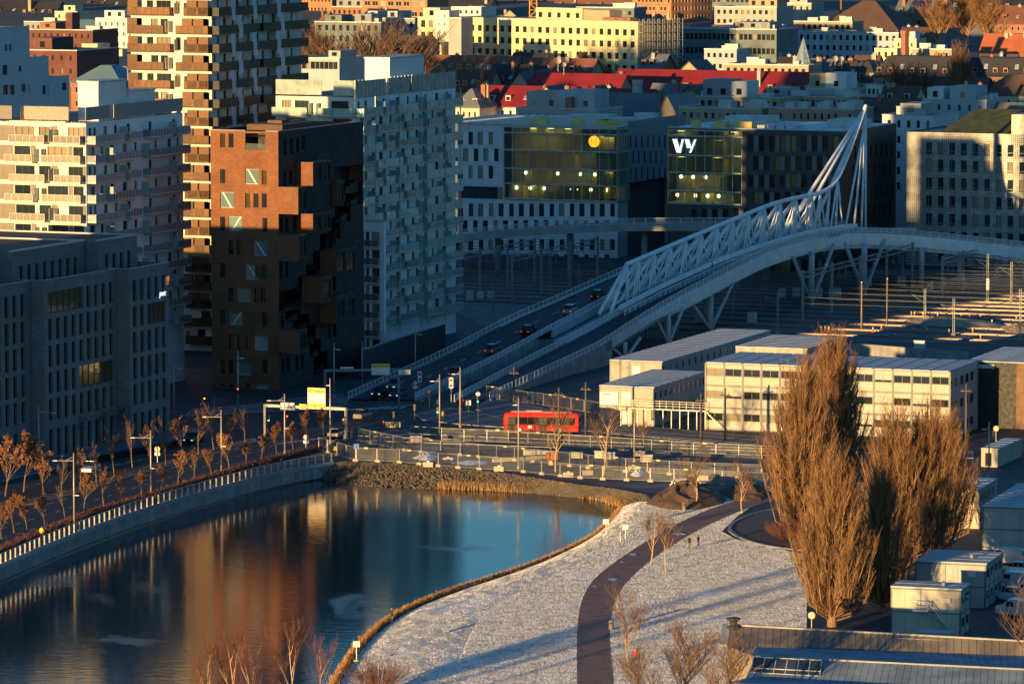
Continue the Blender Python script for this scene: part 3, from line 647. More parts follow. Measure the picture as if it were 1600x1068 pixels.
# ================================================================== brown brick tower with cantilevered boxes
def brown():
    b = Bld('brown_brick_tower', 'brown brick tower with cantilevered box bays and a dark zigzag stair', 'building', 435, 806, TH, pxl=330, pxr=568)
    W, L, root = b.W, b.L, b.root
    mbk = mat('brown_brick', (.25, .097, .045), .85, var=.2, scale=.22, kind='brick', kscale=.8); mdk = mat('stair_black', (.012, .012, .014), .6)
    mgl = glass('square_pane', (.10, .16, .16), (.22, .28, .25), .35, .05); mdg = glass('narrow_pane', (.01, .012, .014), (.08, .06, .03), .3)
    H = zat(206, 806)
    sq, nar = [], []     # in photo pixels on the front
    for x0, y0, x1, y1, kd in ((383, 264, 404, 288, 'diagL'), (344, 300, 365, 325, 'diagL'), (357, 338, 378, 361, 'diagR'), (396, 376, 418, 400, 'diagL'), (383, 413, 406, 437, 'diagL'), (371, 450, 392, 472, 'plain'), (358, 486, 379, 508, 'diagR'), (397, 524, 419, 548, 'plain'), (372, 564, 393, 586, 'plain'), (400, 600, 420, 622, 'plain')):
        sq.append((x0, y0, x1, y1, kd))
    for x, y in ((344, 208), (357, 208), (409, 302), (344, 264), (383, 302), (396, 302), (409, 266), (344, 338), (410, 340), (357, 375), (370, 375), (344, 411), (399, 413), (409, 413), (357, 449), (397, 450), (407, 450), (344, 485), (410, 488), (357, 523), (384, 523), (371, 523), (344, 561), (357, 561), (410, 561), (344, 600), (384, 598), (357, 600)):
        nar.append((x, y, x+8, y+23, 'plain'))
    hs = []
    for x0, y0, x1, y1, kd in sq + nar:
        a0, z1 = b.fr(x0, y0); a1, z0 = b.fr(x1, y1); hs.append((a0, a1, max(.2, z0), z1, kd))
    # loggia at the top right of the front
    lx0, lz1 = b.fr(383, 196); lx1, lz0 = b.fr(415, 235)
    loggia = (lx0, lx1, lz0, H-.35)
    mb = MB(); walls(mb, -W, 0, 0, H, [h[:4] for h in hs] + [loggia], mapF, .35)
    mb.quad((-W, 0, 0), (-W, L, 0), (-W, L, H), (-W, 0, H)); mb.quad((-W, L, 0), (0, L, 0), (0, L, H), (-W, L, H)); mb.build('wall', mbk, root)
    for (a0, a1, z0, z1, kd) in hs: put_win(root, 'F', a0, a1, z0, z1, M_FRAME if kd == 'plain' and a1-a0 < 1.4 else M_FRWH, mdg if a1-a0 < 1.4 else mgl, kd, .3)
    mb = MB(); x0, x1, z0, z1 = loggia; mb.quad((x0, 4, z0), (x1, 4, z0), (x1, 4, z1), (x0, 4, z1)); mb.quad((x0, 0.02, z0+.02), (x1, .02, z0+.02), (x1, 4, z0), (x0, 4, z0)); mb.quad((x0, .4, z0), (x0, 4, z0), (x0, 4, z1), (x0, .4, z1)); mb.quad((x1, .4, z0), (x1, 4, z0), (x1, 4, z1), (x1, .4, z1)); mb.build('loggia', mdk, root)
    mb = MB(); mb.quad((x0, .15, z0), (x1, .15, z0), (x1, .15, z0+1.1), (x0, .15, z0+1.1)); mb.build('loggia_glass', mat('loggia_pane', (.2, .24, .24), .1, alpha=.4), root)
    # side wall with zigzag stair recess and narrow slots
    stair = [(522, 262, 566, 300), (540, 296, 566, 318), (524, 316, 548, 345), (512, 340, 532, 372), (500, 366, 520, 398), (489, 392, 508, 420), (478, 414, 496, 440), (466, 432, 484, 456), (434, 456, 472, 482), (446, 478, 470, 500), (458, 494, 484, 514), (472, 510, 494, 536), (484, 532, 502, 556), (490, 552, 512, 580)]
    hr = []
    for x0, y0, x1, y1 in stair:
        a0, zt = b.rt(x0, (y0)); a1, zb = b.rt(x1, y1); hr.append((max(0.05, a0), min(L-.05, a1), zb, zt))
    # merge into non overlapping rows
    slots = []
    for x, y, h in ((443, 218, 24), (453, 216, 24), (463, 214, 24), (472, 212, 22), (443, 268, 22), (452, 266, 22), (438, 340, 22), (446, 340, 22), (458, 338, 20), (437, 412, 24), (446, 410, 24), (511, 371, 12), (520, 360, 22), (520, 432, 22), (439, 492, 20), (512, 508, 20), (521, 506, 20), (440, 560, 22), (448, 556, 24), (462, 556, 22), (470, 553, 24)):
        a0, zt = b.rt(x, y); a1, zb = b.rt(x+4.5, y+h); slots.append((a0, a1, zb, zt))
    mside = mat('dark_side_brick', (.036, .031, .032), .8, var=.25, scale=.22, kind='brick', kscale=.8)  # near-black copy of the brick: shade of the unlit faces put into its colour
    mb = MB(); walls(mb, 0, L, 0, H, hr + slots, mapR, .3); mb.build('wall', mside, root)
    for h in slots: put_win(root, 'R', *h, M_FRAME, mdg, 'plain', .25)
    mb = MB()
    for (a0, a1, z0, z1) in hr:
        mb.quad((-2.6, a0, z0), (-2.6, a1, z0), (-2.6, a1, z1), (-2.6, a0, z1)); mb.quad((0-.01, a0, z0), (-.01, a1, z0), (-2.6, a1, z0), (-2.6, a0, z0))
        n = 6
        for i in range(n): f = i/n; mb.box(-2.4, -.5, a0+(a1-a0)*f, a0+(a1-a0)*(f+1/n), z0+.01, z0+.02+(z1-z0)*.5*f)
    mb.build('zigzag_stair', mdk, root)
    # cantilevered boxes: (px of left edge of lit front face, top, px of corner, bottom, px right edge, protrusion)
    boxes = [(463, 253, 489, 292, 518, 1), (434, 292, 466, 335, 480, 1), (463, 333, 489, 365, 518, 1), (434, 367, 467, 408, 480, 1), (472, 432, 506, 474, 518, 1), (500, 390, 525, 432, 556, 1), (434, 515, 468, 552, 480, 1), (500, 462, 525, 505, 556, 1), (519, 282, 526, 322, 538, 1)]
    for x0, yt, xc, yb, xr, _ in boxes:
        a, zt = b.rt(x0, yt); p = (xc-x0)/8.6  # how far it sticks out of the wall
        # the box front lies in the plane y = a; measure its bottom at the outer corner
        q = b.c + b.ey*a; d = ray(xc, yb); t = (q - Vector((0, 0, CAM_H))).dot(b.ey)/d.dot(b.ey); pt = Vector((0, 0, CAM_H)) + d*t
        p = (pt-b.c).dot(b.ex); zb = pt.z
        d = ray(xc, yt+2); t = (q - Vector((0, 0, CAM_H))).dot(b.ey)/d.dot(b.ey); zt = (Vector((0, 0, CAM_H)) + d*t).z
        pl_ = b.c + b.ex*p; d = ray(xr, (yt+yb)/2); t = (pl_ - Vector((0, 0, CAM_H))).dot(b.ex)/d.dot(b.ex); ln = (Vector((0, 0, CAM_H)) + d*t - b.c).dot(b.ey) - a
        p = max(.8, p); ln = max(2.5, ln)
        bay = put('box_bay', None, root, (0, a, zb)); h = zt-zb
        nw = 2 if ln > 6 else 1; hl = []
        for i in range(nw):
            w0 = ln*(i+.12)/nw if nw == 2 else ln*.12; w1 = ln*(i+.88)/nw if nw == 2 else ln*.9
            hl.append((w0, w1, h*.18, h*.84))
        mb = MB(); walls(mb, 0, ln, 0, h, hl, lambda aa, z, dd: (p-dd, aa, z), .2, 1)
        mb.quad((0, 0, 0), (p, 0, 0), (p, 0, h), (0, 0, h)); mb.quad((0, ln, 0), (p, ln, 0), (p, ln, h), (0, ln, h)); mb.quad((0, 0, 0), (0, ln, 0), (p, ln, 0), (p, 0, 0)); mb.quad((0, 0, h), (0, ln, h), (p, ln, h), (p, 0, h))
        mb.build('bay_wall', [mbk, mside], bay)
        for w0, w1, z0, z1 in hl: put('window', win_mesh(w1-w0, z1-z0, M_FRAME, mdg, 'mull2'), bay, (p-.16, (w0+w1)/2, z0), R(90))
        mb = MB(); mb.box(.02, p+.06, -.05, ln+.05, h, h+.14); mb.build('bay_coping', mat('coping_dark', (.07, .06, .055), .5), bay)
    # roof, coping, roof box
    mb = MB(); mb.quad((-W, 0, H-.9), (0, 0, H-.9), (0, L, H-.9), (-W, L, H-.9)); mb.build('roof', mat('roof_dark', (.05, .045, .04), .9), root)
    mb = MB(); mb.box(-W-.05, lx0, -.06, .4, H, H+.16); mb.box(lx1, .06, -.06, .4, H, H+.161); mb.box(-.4, .06, .4, L+.05, H, H+.158); mb.box(-W-.05, -W+.35, .4, L, H, H+.157); mb.build('coping', mat('coping_grey', (.22, .22, .23), .5, .2), root)
    mb = MB(); mb.box(-W+2, -4, 10, 24, H-.9, H+.6); mb.box(-W+4, -6, 14, 17, H+.6, H+1.1); mb.build('roof_hatch', mat('roof_sedum_brown', (.13, .075, .05), .9), root)
brown()
# ================================================================== offices behind the railway
def curtain_glass(name, tint=(.55, .72, .62)):
    if name in MATS: return MATS[name]
    m = bpy.data.materials.new(name); m.use_nodes = True; MATS[name] = m; N = m.node_tree.nodes; L = m.node_tree.links
    N.remove(N['Principled BSDF']); t = N.new('ShaderNodeBsdfTransparent'); t.inputs[0].default_value = (*tint, 1)
    g = N.new('ShaderNodeBsdfGlossy'); g.inputs['Roughness'].default_value = .04; g.inputs[0].default_value = (.8, .9, .88, 1)
    f = N.new('ShaderNodeFresnel'); f.inputs[0].default_value = 2.3; x = N.new('ShaderNodeMixShader')
    L.new(f.outputs[0], x.inputs[0]); L.new(t.outputs[0], x.inputs[1]); L.new(g.outputs[0], x.inputs[2]); L.new(x.outputs[0], N['Material Output'].inputs[0]); return m
M_CG = curtain_glass('curtain_glass'); M_MULL = mat('mullion_green', (.34, .42, .34), .45, .2)
M_GLOBE = mat('lamp_globe', (1.0, .85, .6), .5, emit=1.6, var=0)
def glazed(b, x0, x1, floors, cols, face='F', off=.25, room=5.0, globes=True, seed=1):
    """curtain wall: panes, mullions, slabs, rooms behind with hanging globe lamps; x in local metres, floors list of heights"""
    rnd = random.Random(seed); w = (x1-x0)/cols; mp = (lambda a, z, d: (a, d, z)) if face == 'F' else (lambda a, z, d: (-d, a, z)); rz = 0 if face == 'F' else R(90)
    mb = MB()
    def bx(a0, a1, d0, d1, z0, z1, m=0):
        p, q = mp(a0, z0, d0), mp(a1, z1, d1); mb.box(min(p[0], q[0]), max(p[0], q[0]), min(p[1], q[1]), max(p[1], q[1]), z0, z1, m)
    for i in range(cols+1): bx(x0+i*w-.07, x0+i*w+.07, -off-.12, -off+.03, floors[0], floors[-1])
    for z in floors: bx(x0, x1, -off-.08, -off+.02, z-.16, z+.16)
    mb.build('mullion', M_MULL, b.root); mb = MB()
    for z in floors[:-1]: bx(x0, x1, -off+.05, room, z-.3, z+.15)
    mb.build('floor_slab', mat('slab_inside', (.3, .3, .28), .8), b.root); mb = MB()
    bx(x0, x1, room, room+.1, floors[0], floors[-1])
    for z in floors[:-1]:
        for k in range(3): a = rnd.uniform(x0, x1-3); bx(a, a+rnd.uniform(1.5, 4), rnd.uniform(1.5, 3.5), room-.02, z+.15, z+3.2, 1)
    mb.build('interior_wall', [mat('room_wall', (.34, .34, .26), .9), mat('room_partition', (.65, .50, .14), .8)], b.root)  # yellow partitions: sunlight inside the rooms put into their colour
    for j in range(len(floors)-1):
        h = floors[j+1]-floors[j]
        me = cached(('pane', round(w, 2), round(h, 2)), lambda: (lambda m_: (m_.quad((-w/2+.07, 0, .16), (w/2-.07, 0, .16), (w/2-.07, 0, h-.16), (-w/2+.07, 0, h-.16)), m_.mesh('pane', M_CG))[1])(MB()))
        for i in range(cols): put('pane', me, b.root, mp(x0+(i+.5)*w, floors[j], -off), rz)
    lp = cached('lampstrip', lambda: (lambda q: (q.box(-.7, .7, -.9, .9, -.05, 0), q.mesh('ceiling_light', mat('office_light', (1.0, .74, .30), .5, emit=2.2, var=0)))[1])(MB()))
    for z in floors[1:]:
        for k in range(int((x1-x0)/4.2)):
            if rnd.random() < .55: put('ceiling_light', lp, b.root, mp(x0+2+k*4.2, z-.34, room*.55), rz)
    if globes:
        gm_ = cached('globe', lambda: (lambda m_: (m_.lathe([(.02, -.45), (.3, -.35), (.45, 0), (.3, .35), (.02, .45)], n=8), m_.mesh('globe_lamp', M_GLOBE, True))[1])(MB()))
        for z in floors[1:3]:
            for k in range(int((x1-x0)/3.2)):
                if rnd.random() < .6: put('globe_lamp', gm_, b.root, mp(x0+2+k*3.2+rnd.uniform(-.8, .8), z-1.1, 2.0))
def rows_px(b, rows, wpx=8, mfr=None):
    out = []
    for (y0, y1, xs) in rows:
        for x in xs:
            a0, z1 = b.fr(x, y0); a1, _ = b.fr(x+wpx, y0); _, z0 = b.fr(x, y1); out.append((a0, a1, z0, z1))
    return out
def white_office():
    b = Bld('white_office', 'white panelled office with a green glass upper corner and orange round sign', 'building', 965, 1082, TH, pxl=668, pxr=1070)
    W, L, root = b.W, b.L, b.root; H = b.fr(965, 199)[1]
    gx0 = b.fr(788, 260)[0]; zg = b.fr(965, 315)[1]
    ar = lambda x0, n, p=15.8: [x0+i*p for i in range(n)]
    rows = [(206, 226, ar(683.5, 7)), (232, 252, ar(692, 6)), (259, 279, ar(683.5, 7)), (318, 338, ar(684, 18)), (344, 363, ar(691, 17)), (374, 391, ar(684, 18)), (397, 416, ar(691, 17)), (420, 436, ar(684, 18))]
    # glass part starts at gx0: rows above it stop there
    hs = [h for h in rows_px(b, rows) if not (h[3] > zg+.3 and h[1] > gx0-.3)]
    s0, s1 = b.fr(700, 309)[1], b.fr(700, 290)[1]
    band = (-W+1, gx0-.4, s0, s1)
    panel = mat('office_white_panel', (.55, .57, .58), .5, var=.12, scale=.5)
    mb = MB(); walls(mb, -W, 0, 0, H, hs + [band, (gx0, -.01, zg, H-.4)], mapF, .3)
    mb.quad((-W, L, 0), (0, L, 0), (0, L, H), (-W, L, H)); mb.quad((-W, 0, 0), (-W, L, 0), (-W, L, H), (-W, 0, H)); mb.build('wall', panel, root)
    for h in hs: put_win(root, 'F', *h, M_FRAME, M_TGLASS, 'plain', .26)
    n = 12; w = (band[1]-band[0])/n
    for i in range(n): put_win(root, 'F', band[0]+i*w, band[0]+(i+1)*w, s0, s1, M_FRAME, M_TGLASS, 'plain', .25)
    # lighter panels between the windows: thin raised cladding panels
    pm = mat('office_bright_panel', (.68, .70, .71), .45, var=.06)
    for h in hs[::2]:
        me = cached(('opan', round(h[1]-h[0], 1), round(h[3]-h[2], 1)), lambda: (lambda m_: (m_.box(0, h[1]-h[0], -.03, .02, 0, h[3]-h[2]), m_.mesh('panel', pm))[1])(MB()))
        a = h[1]+.12
        if a+h[1]-h[0] < (gx0 if h[3] > zg else -.5): put('panel', me, root, (a, 0, h[2]))
    fl = [zg, b.fr(965, 291)[1], b.fr(965, 267)[1], b.fr(965, 238)[1], b.fr(965, 211)[1], H-.4]
    glazed(b, gx0, -.05, fl, 13, seed=3)
    # side: glass near the corner, then grey panels with slots
    sl = []
    rnd = random.Random(8)
    y0s = b.rt(981, 230)[0]
    for k, py in enumerate((212, 236, 262)):
        for i in range(8):
            x = 984+i*9+(4 if k % 2 else 0); a0, z1 = b.rt(x, py); a1, z0 = b.rt(x+2.6, py+19)
            if a1 < L-1: sl.append((a0, a1, z0, z1))
    zs = b.rt(1000, 283)[1]
    grey = mat('office_grey_panel', (.16, .205, .235), .55, var=.15, scale=.4)
    mb = MB(); walls(mb, y0s, L, zs, H+1.0, sl, mapR, .25); mb.quad((0, y0s, zs), (0, L, zs), (-5, L, zs), (-5, y0s, zs)); mb.build('side_wall', grey, root)
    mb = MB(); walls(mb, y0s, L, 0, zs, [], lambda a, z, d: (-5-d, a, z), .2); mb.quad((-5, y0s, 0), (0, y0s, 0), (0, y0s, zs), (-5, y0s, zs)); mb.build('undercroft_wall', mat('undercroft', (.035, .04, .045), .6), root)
    for h in sl: put_win(root, 'R', *h, M_FRAME, M_TGLASS, 'plain', .2)
    flr = [zg, (zg+fl[1])/2+1.8, fl[2], fl[3], fl[4], H-.4]
    glazed(b, .05, y0s, [zg]+fl[1:], 4, 'R', globes=False, seed=5)
    mb = MB(); walls(mb, 0, y0s, 0, zg, [], mapR, .2); mb.build('side_wall', panel, root)
    mb = MB(); mb.box(-W, -.2, .2, L, H-.1, H+.05, 0); mb.box(-W-.05, .1, -.35, .4, H+.02, H+.35, 1); mb.build('roof', [mat('white_roof', (.62, .62, .6), .6, var=.1, scale=.1), M_COPE], root)
    mb = MB()
    for i in range(16): y = 1+i*2; mb.box(-W+1, -1.5, y, y+.12, H+.05, H+.3)
    for x, y, w_, l_, h_ in ((-9, 14, 4, 6, 1.2), (-15, 20, 5, 5, 1.6), (-4, 22, 3, 8, 1.0), (-22, 24, 6, 4, 1.4), (-30, 18, 4, 4, 1.3), (-7, 28, 5, 3, 1.8)): mb.box(x, x+w_, y, y+l_, H+.05, H+h_)
    mb.build('roof_plant', mat('roof_plant', (.5, .5, .48), .6), root)
    # round orange sign
    a, z = b.fr(930, 221); sg = thing('round_sign', 'lit orange round sign on the glass corner of the white office', 'sign', b.c + b.ex*a - b.ey*.7 + Vector((0, 0, z)), -b.th)
    mb = MB(); n = 28; r = 1.28
    mb.add([(r*math.cos(2*math.pi*i/n), y, r*math.sin(2*math.pi*i/n)) for y in (-.1, .1) for i in range(n)], [tuple(range(n)), tuple(range(n, 2*n))[::-1]] + [(i, (i+1) % n, n+(i+1) % n, n+i) for i in range(n)])
    mb.build('disc', mat('sign_orange', (1.0, .42, .02), .5, emit=.85, var=0), sg)
    mb = MB(); mb.box(-.62, -.54, -.13, -.11, -.75, .75); mb.box(.5, .58, -.13, -.11, -.75, .75); mb.box(-.28, -.05, -.131, -.11, -.05, .03); mb.box(.05, .35, -.131, -.11, .10, .17); mb.box(.16, .23, -.132, -.11, -.25, .1)
    mb.build('symbol', mat('sign_brown', (.22, .08, .01), .6), sg)
white_office()

def dark_office():
    b = Bld('dark_office', 'office with a glowing green glass end and dark panels with staggered windows', 'building', 1318, 1042, TH, pxl=1044, pxr=1400)
    W, L, root = b.W, b.L, b.root; H = b.fr(1318, 206)[1]
    gx = b.fr(1160, 250)[0]; zg = b.fr(1100, 318)[1]; dk = mat('dark_panel', (.055, .055, .06), .5, var=.2, scale=.4); lt = mat('brown_grey_panel', (.17, .15, .14), .5, var=.15)
    ar = lambda x0, n, p: [x0+i*p for i in range(n)]
    rows = [(212, 237, ar(1169, 9, 16.6)), (244, 266, ar(1177, 9, 16.6)), (273, 293, ar(1169, 9, 16.6)), (300, 318, ar(1177, 9, 16.6)), (326, 346, ar(1080, 15, 16.4)), (354, 372, ar(1072, 16, 16.4)), (380, 398, ar(1080, 15, 16.4)), (406, 424, ar(1072, 16, 16.4))]
    hs = [h for h in rows_px(b, rows, 8.5) if h[1] < -.3]
    mb = MB(); walls(mb, -W, 0, 0, H, hs + [(-W+.01, gx, zg, H-.4)], mapF, .3); mb.build('wall', dk, root)
    for h in hs: put_win(root, 'F', *h, M_FRAME, glass('office_glass_lit', (.01, .012, .014), (.30, .22, .06), .22), 'plain', .26)
    for i, h in enumerate(hs):
        if i % 3 == 1: continue
        w = (h[1]-h[0])*.8
        me = cached(('dpan', round(w, 1), round(h[3]-h[2], 1)), lambda: (lambda m_: (m_.box(0, w, -.04, .02, 0, h[3]-h[2]), m_.mesh('panel', lt))[1])(MB()))
        if h[1]+.15+w < (-.2): put('panel', me, root, (h[1]+.1, 0, h[2]))
    fl = [zg, b.fr(1100, 299)[1], b.fr(1100, 270)[1], b.fr(1100, 243)[1], b.fr(1100, 213)[1], H-.4]
    glazed(b, -W+.05, gx, fl, 8, seed=11)
    sl = []
    for k, py in enumerate((200, 228, 258, 290, 320)):
        for i in range(8):
            x = 1332+i*8.2+(3 if k % 2 else 0); a0, z1 = b.rt(x, py-i*.6); a1, z0 = b.rt(x+2.4, py+20-i*.6)
            if .5 < a0 and a1 < L-.5 and z1 < H-.4: sl.append((a0, a1, z0, z1))
    mb = MB(); walls(mb, 0, L, 0, H, sl, mapR, .25); mb.quad((-W, L, 0), (0, L, 0), (0, L, H), (-W, L, H)); mb.quad((-W, 0, 0), (-W, L, 0), (-W, L, H), (-W, 0, H)); mb.build('wall', mat('black_panel_side', (.018, .019, .022), .5, var=.25, scale=.3), root)
    for h in sl: put_win(root, 'R', *h, M_FRAME, M_WPWC, 'plain', .2)
    mb = MB(); mb.box(-W, -.2, .2, L, H-.1, H+.05, 0); mb.box(-W-.05, .08, -.3, .3, H+.02, H+.3, 1); mb.box(-.3, .09, .3, L, H+.02, H+.28, 1); mb.build('roof', [MATS['white_roof'], M_COPE], root)
    mb = MB()
    for i in range(9): x = -W+8+i*2.2; mb.box(x, x+1.8, 5, 12, H+.05, H+.75)
    mb.box(-10, -3, 18, 28, H+.05, H+1.6); mb.box(-W+6, -W+16, 20, 28, H+.05, H+1.8); mb.build('roof_plant', MATS['roof_plant'], root)
    # VY sign made of stripes
    sg = thing('letter_sign', 'lit white striped VY letters on the green glass front', 'sign', (0, 0, 0)); mb = MB()
    a0, zt = b.fr(1052, 217); a1, zb = b.fr(1089, 239); Wd = a1-a0; Hh = zt-zb
    def stripe(x0, z0, x1, z1, wd, m=0):
        mb.add([(x0, -.55, z0), (x0+wd, -.55, z0), (x1+wd, -.55, z1), (x1, -.55, z1), (x0, -.45, z0), (x0+wd, -.45, z0), (x1+wd, -.45, z1), (x1, -.45, z1)], [(0, 1, 2, 3), (4, 5, 6, 7), (0, 1, 5, 4), (1, 2, 6, 5), (2, 3, 7, 6), (3, 0, 4, 7)], m)
    for k in range(4): x = k*.052*Wd; stripe(a0+x, zt, a0+.18*Wd+x, zb, .02*Wd)
    for k in range(3): x = k*.05*Wd; stripe(a0+.27*Wd+x, zb, a0+.40*Wd+x, zt, .018*Wd, 1 if k == 2 else 0)
    for k in range(4): x = k*.05*Wd; stripe(a0+.52*Wd+x, zt, a0+.62*Wd+x, zb+Hh*.35, .02*Wd)
    for k in range(3): x = k*.05*Wd; stripe(a0+.66*Wd+x, zb, a0+.88*Wd+x, zt, .018*Wd, 1 if k == 0 else 0)
    o = mb.build('letters', [mat('sign_white_glow', (.9, .93, 1), .5, emit=1.0, var=0), mat('sign_green', (.05, .35, .25), .5, emit=.2)], sg); sg.location = b.c; sg.rotation_euler = (0, 0, -b.th)
dark_office()

def perforated():
    m = mat('perforated_panel', (.36, .36, .33), .5, .25, var=.1, scale=.2); N = m.node_tree.nodes; Lk = m.node_tree.links; bs = N['Principled BSDF']
    src = bs.inputs['Base Color'].links[0].from_socket; tc = N.new('ShaderNodeTexCoord'); mp = N.new('ShaderNodeMapping'); mp.inputs['Scale'].default_value = (2.2, .001, 2.2)
    v = N.new('ShaderNodeTexVoronoi'); v.inputs['Randomness'].default_value = 0; v.inputs['Scale'].default_value = 1.0; Lk.new(tc.outputs['Object'], mp.inputs[0]); Lk.new(mp.outputs[0], v.inputs['Vector'])
    lt = N.new('ShaderNodeMath'); lt.operation = 'LESS_THAN'; lt.inputs[1].default_value = .27; Lk.new(v.outputs['Distance'], lt.inputs[0])
    ns = N.new('ShaderNodeTexNoise'); ns.inputs['Scale'].default_value = .45; Lk.new(tc.outputs['Object'], ns.inputs['Vector']); gt = N.new('ShaderNodeMath'); gt.operation = 'GREATER_THAN'; gt.inputs[1].default_value = .45; Lk.new(ns.outputs['Fac'], gt.inputs[0])
    mu = N.new('ShaderNodeMath'); mu.operation = 'MULTIPLY'; Lk.new(lt.outputs[0], mu.inputs[0]); Lk.new(gt.outputs[0], mu.inputs[1])
    x = N.new('ShaderNodeMix'); x.data_type = 'RGBA'; x.inputs[7].default_value = (.02, .022, .024, 1); Lk.new(mu.outputs[0], x.inputs[0]); Lk.new(src, x.inputs[6]); Lk.new(x.outputs[2], bs.inputs['Base Color'])
    # left corner at px 1416: place by the right end
    Yl = 1064; xl = atd(1416, 300, Yl).x; Wd = 46; th = R(TH)
    c = Vector((xl + math.cos(th)*Wd, Yl - math.sin(th)*Wd, 0)); pxr = 800 + F_PX*c.x/(c.y*cP + 68*sP)
    b = Bld('perforated_office', 'pale grey office clad in perforated metal panels right of the bridge mast', 'building', pxr, c.y, TH, W=Wd, L=26)
    H = b.fr(1420, 206)[1]; hs = []
    for k, py in enumerate((222.5, 249, 277, 305, 333, 361, 389)):
        for i in range(14):
            a0, z1 = b.fr(1447+i*18.2, py+i*.55); a1, _ = b.fr(1456+i*18.2, py); _, z0 = b.fr(1447+i*18.2, py+18.5+i*.55)
            if a1 < -.5 and z0 > .3: hs.append((a0, a1, z0, z1))
    mb = MB(); walls(mb, -Wd, 0, 0, H, hs, mapF, .35); mb.build('wall', m, b.root)
    mb = MB(); mb.quad((-Wd, 0, 0), (-Wd, 26, 0), (-Wd, 26, H), (-Wd, 0, H)); mb.quad((0, 0, 0), (0, 26, 0), (0, 26, H), (0, 0, H)); mb.quad((-Wd, 26, 0), (0, 26, 0), (0, 26, H), (-Wd, 26, H)); mb.build('wall', mat('side_dark_panel', (.06, .065, .07), .6), b.root)
    for h in hs: put_win(b.root, 'F', *h, M_FRAME, M_TGLASS, 'plain', .3)
    mb = MB()
    for k in range(8): z = H-.2-k*4.0; mb.box(-Wd, 0, -.05, .02, z-.06, z+.06) if z > 1 else None
    for i in range(10): x_ = -Wd+i*5.2; mb.box(x_-.04, x_+.04, -.045, .02, .5, H-.3)
    mb.build('panel_joint', mat('panel_joint', (.25, .26, .24), .5, .3), b.root)
    # sloping green roof behind the parapet and plant boxes
    g0 = -Wd+7
    mb = MB(); mb.add([(g0, 1, H), (g0+16, 1, H), (g0+16, 16, H+4.6), (g0+4, 16, H+4.6), (g0, 16, H), (g0+16, 16, H)], [(0, 1, 2, 3), (0, 3, 4), (1, 5, 2), (3, 2, 5, 4)]); mb.build('green_roof', mat('green_roof', (.045, .06, .025), .95, var=.4, scale=.5, bump=.8), b.root)
    mb = MB(); mb.quad((-Wd, .1, H-.3), (0, .1, H-.3), (0, 26, H-.3), (-Wd, 26, H-.3)); mb.build('roof', MATS['roof_gravel'], b.root)
    mb = MB(); mb.box(g0+16.5, g0+25, 2, 9, H-.3, H+4.2); mb.box(g0+26, g0+34, 5, 12, H-.3, H+4.4); mb.build('plant_house', mat('plant_metal', (.5, .44, .36), .5, .2), b.root)
perforated()

# ================================================================== road bridge over the railway
PROF = [(770, 0), (787, .05), (808, .9), (830, 2.0), (849, 3.7), (867, 6.2), (892, 9.2), (920, 11.8), (945, 13.0), (965, 13.5), (985, 13.2), (1003, 12.2), (1030, 11)]
def prof(Y):
    if Y <= PROF[0][0]: return 0.0
    for (a, za), (b, zb) in zip(PROF[:-1], PROF[1:]):
        if Y <= b: return za+(zb-za)*(Y-a)/(b-a)
    return PROF[-1][1]
def ramp_pt(px, py, h=1.1):
    """point on the ramp seen at a pixel of the railing top"""
    lo, hi = 700.0, 1040.0; d = ray(px, py)
    f = lambda Y: CAM_H + d.z/d.y*Y - prof(Y) - h
    for _ in range(50):
        m = (lo+hi)/2
        if f(m) > 0: lo = m
        else: hi = m
    return Vector((d.x/d.y*lo, lo, prof(lo)))
LR = [ramp_pt(*p) for p in ((544, 613), (600, 588), (660, 562), (727, 530), (800, 491), (868, 463), (920, 440), (975, 416), (1030, 393))]
ML = [ramp_pt(*p) for p in ((649, 614), (700, 590), (750, 566), (800, 541), (850, 513), (900, 487), (935, 468), (970, 450))]
MR = [ramp_pt(*p) for p in ((710, 617), (755, 594), (800, 570), (840, 549), (872, 533), (920, 508), (972, 479))]
RR = [ramp_pt(*p) for p in ((765, 614), (800, 598), (850, 575), (900, 552), (940, 533), (980, 506), (1022, 480), (1060, 458), (1100, 437), (1150, 411), (1200, 386))] + [atd(px, py, Y)-Vector((0, 0, 1.1)) for px, py, Y in ((1240, 373, 950), (1275, 363.5, 966), (1312, 358, 980), (1350, 356.5, 991), (1390, 358.5, 999), (1430, 361, 1004), (1480, 366, 1006), (1530, 371.5, 1004), (1580, 377, 1000), (1640, 384, 992), (1760, 400, 975))]
RR = smooth_line(RR, 2); LR = smooth_line(LR, 1); ML = smooth_line(ML, 1); MR = smooth_line(MR, 1)
end_c = Vector((80, 1016, 12.0))
TR0 = ramp_pt(958, 489, .2); TR1 = atd(1352, 360, 1000.0)
tdir = (TR1-TR0); tdir.z = 0; tdir.normalize(); tn = Vector((tdir.y, -tdir.x, 0))
def on_truss(px, py, off=0.0):
    n = tn; c = TR0 + tn*off; d = ray(px, py); o = Vector((0, 0, CAM_H)); t = (c-o).dot(n)/d.dot(n); return o+d*t
def tbase(s, off=0.0, h=.3):
    p = TR0 + tdir*s + tn*off; p.z = prof(p.y)+h; return p
M_BRW = mat('bridge_white', (.80, .83, .85), .45, var=.13, scale=.45); M_BRG = mat('bridge_grey', (.45, .48, .5), .5, var=.12, scale=.3)
br = thing('road_bridge', 'white tubular truss road bridge rising over the railway with a tall pointed mast', 'bridge', (0, 0, 0))
M_DECK = mat('bridge_asphalt', (.022, .028, .036), .7, var=.25, scale=.3)
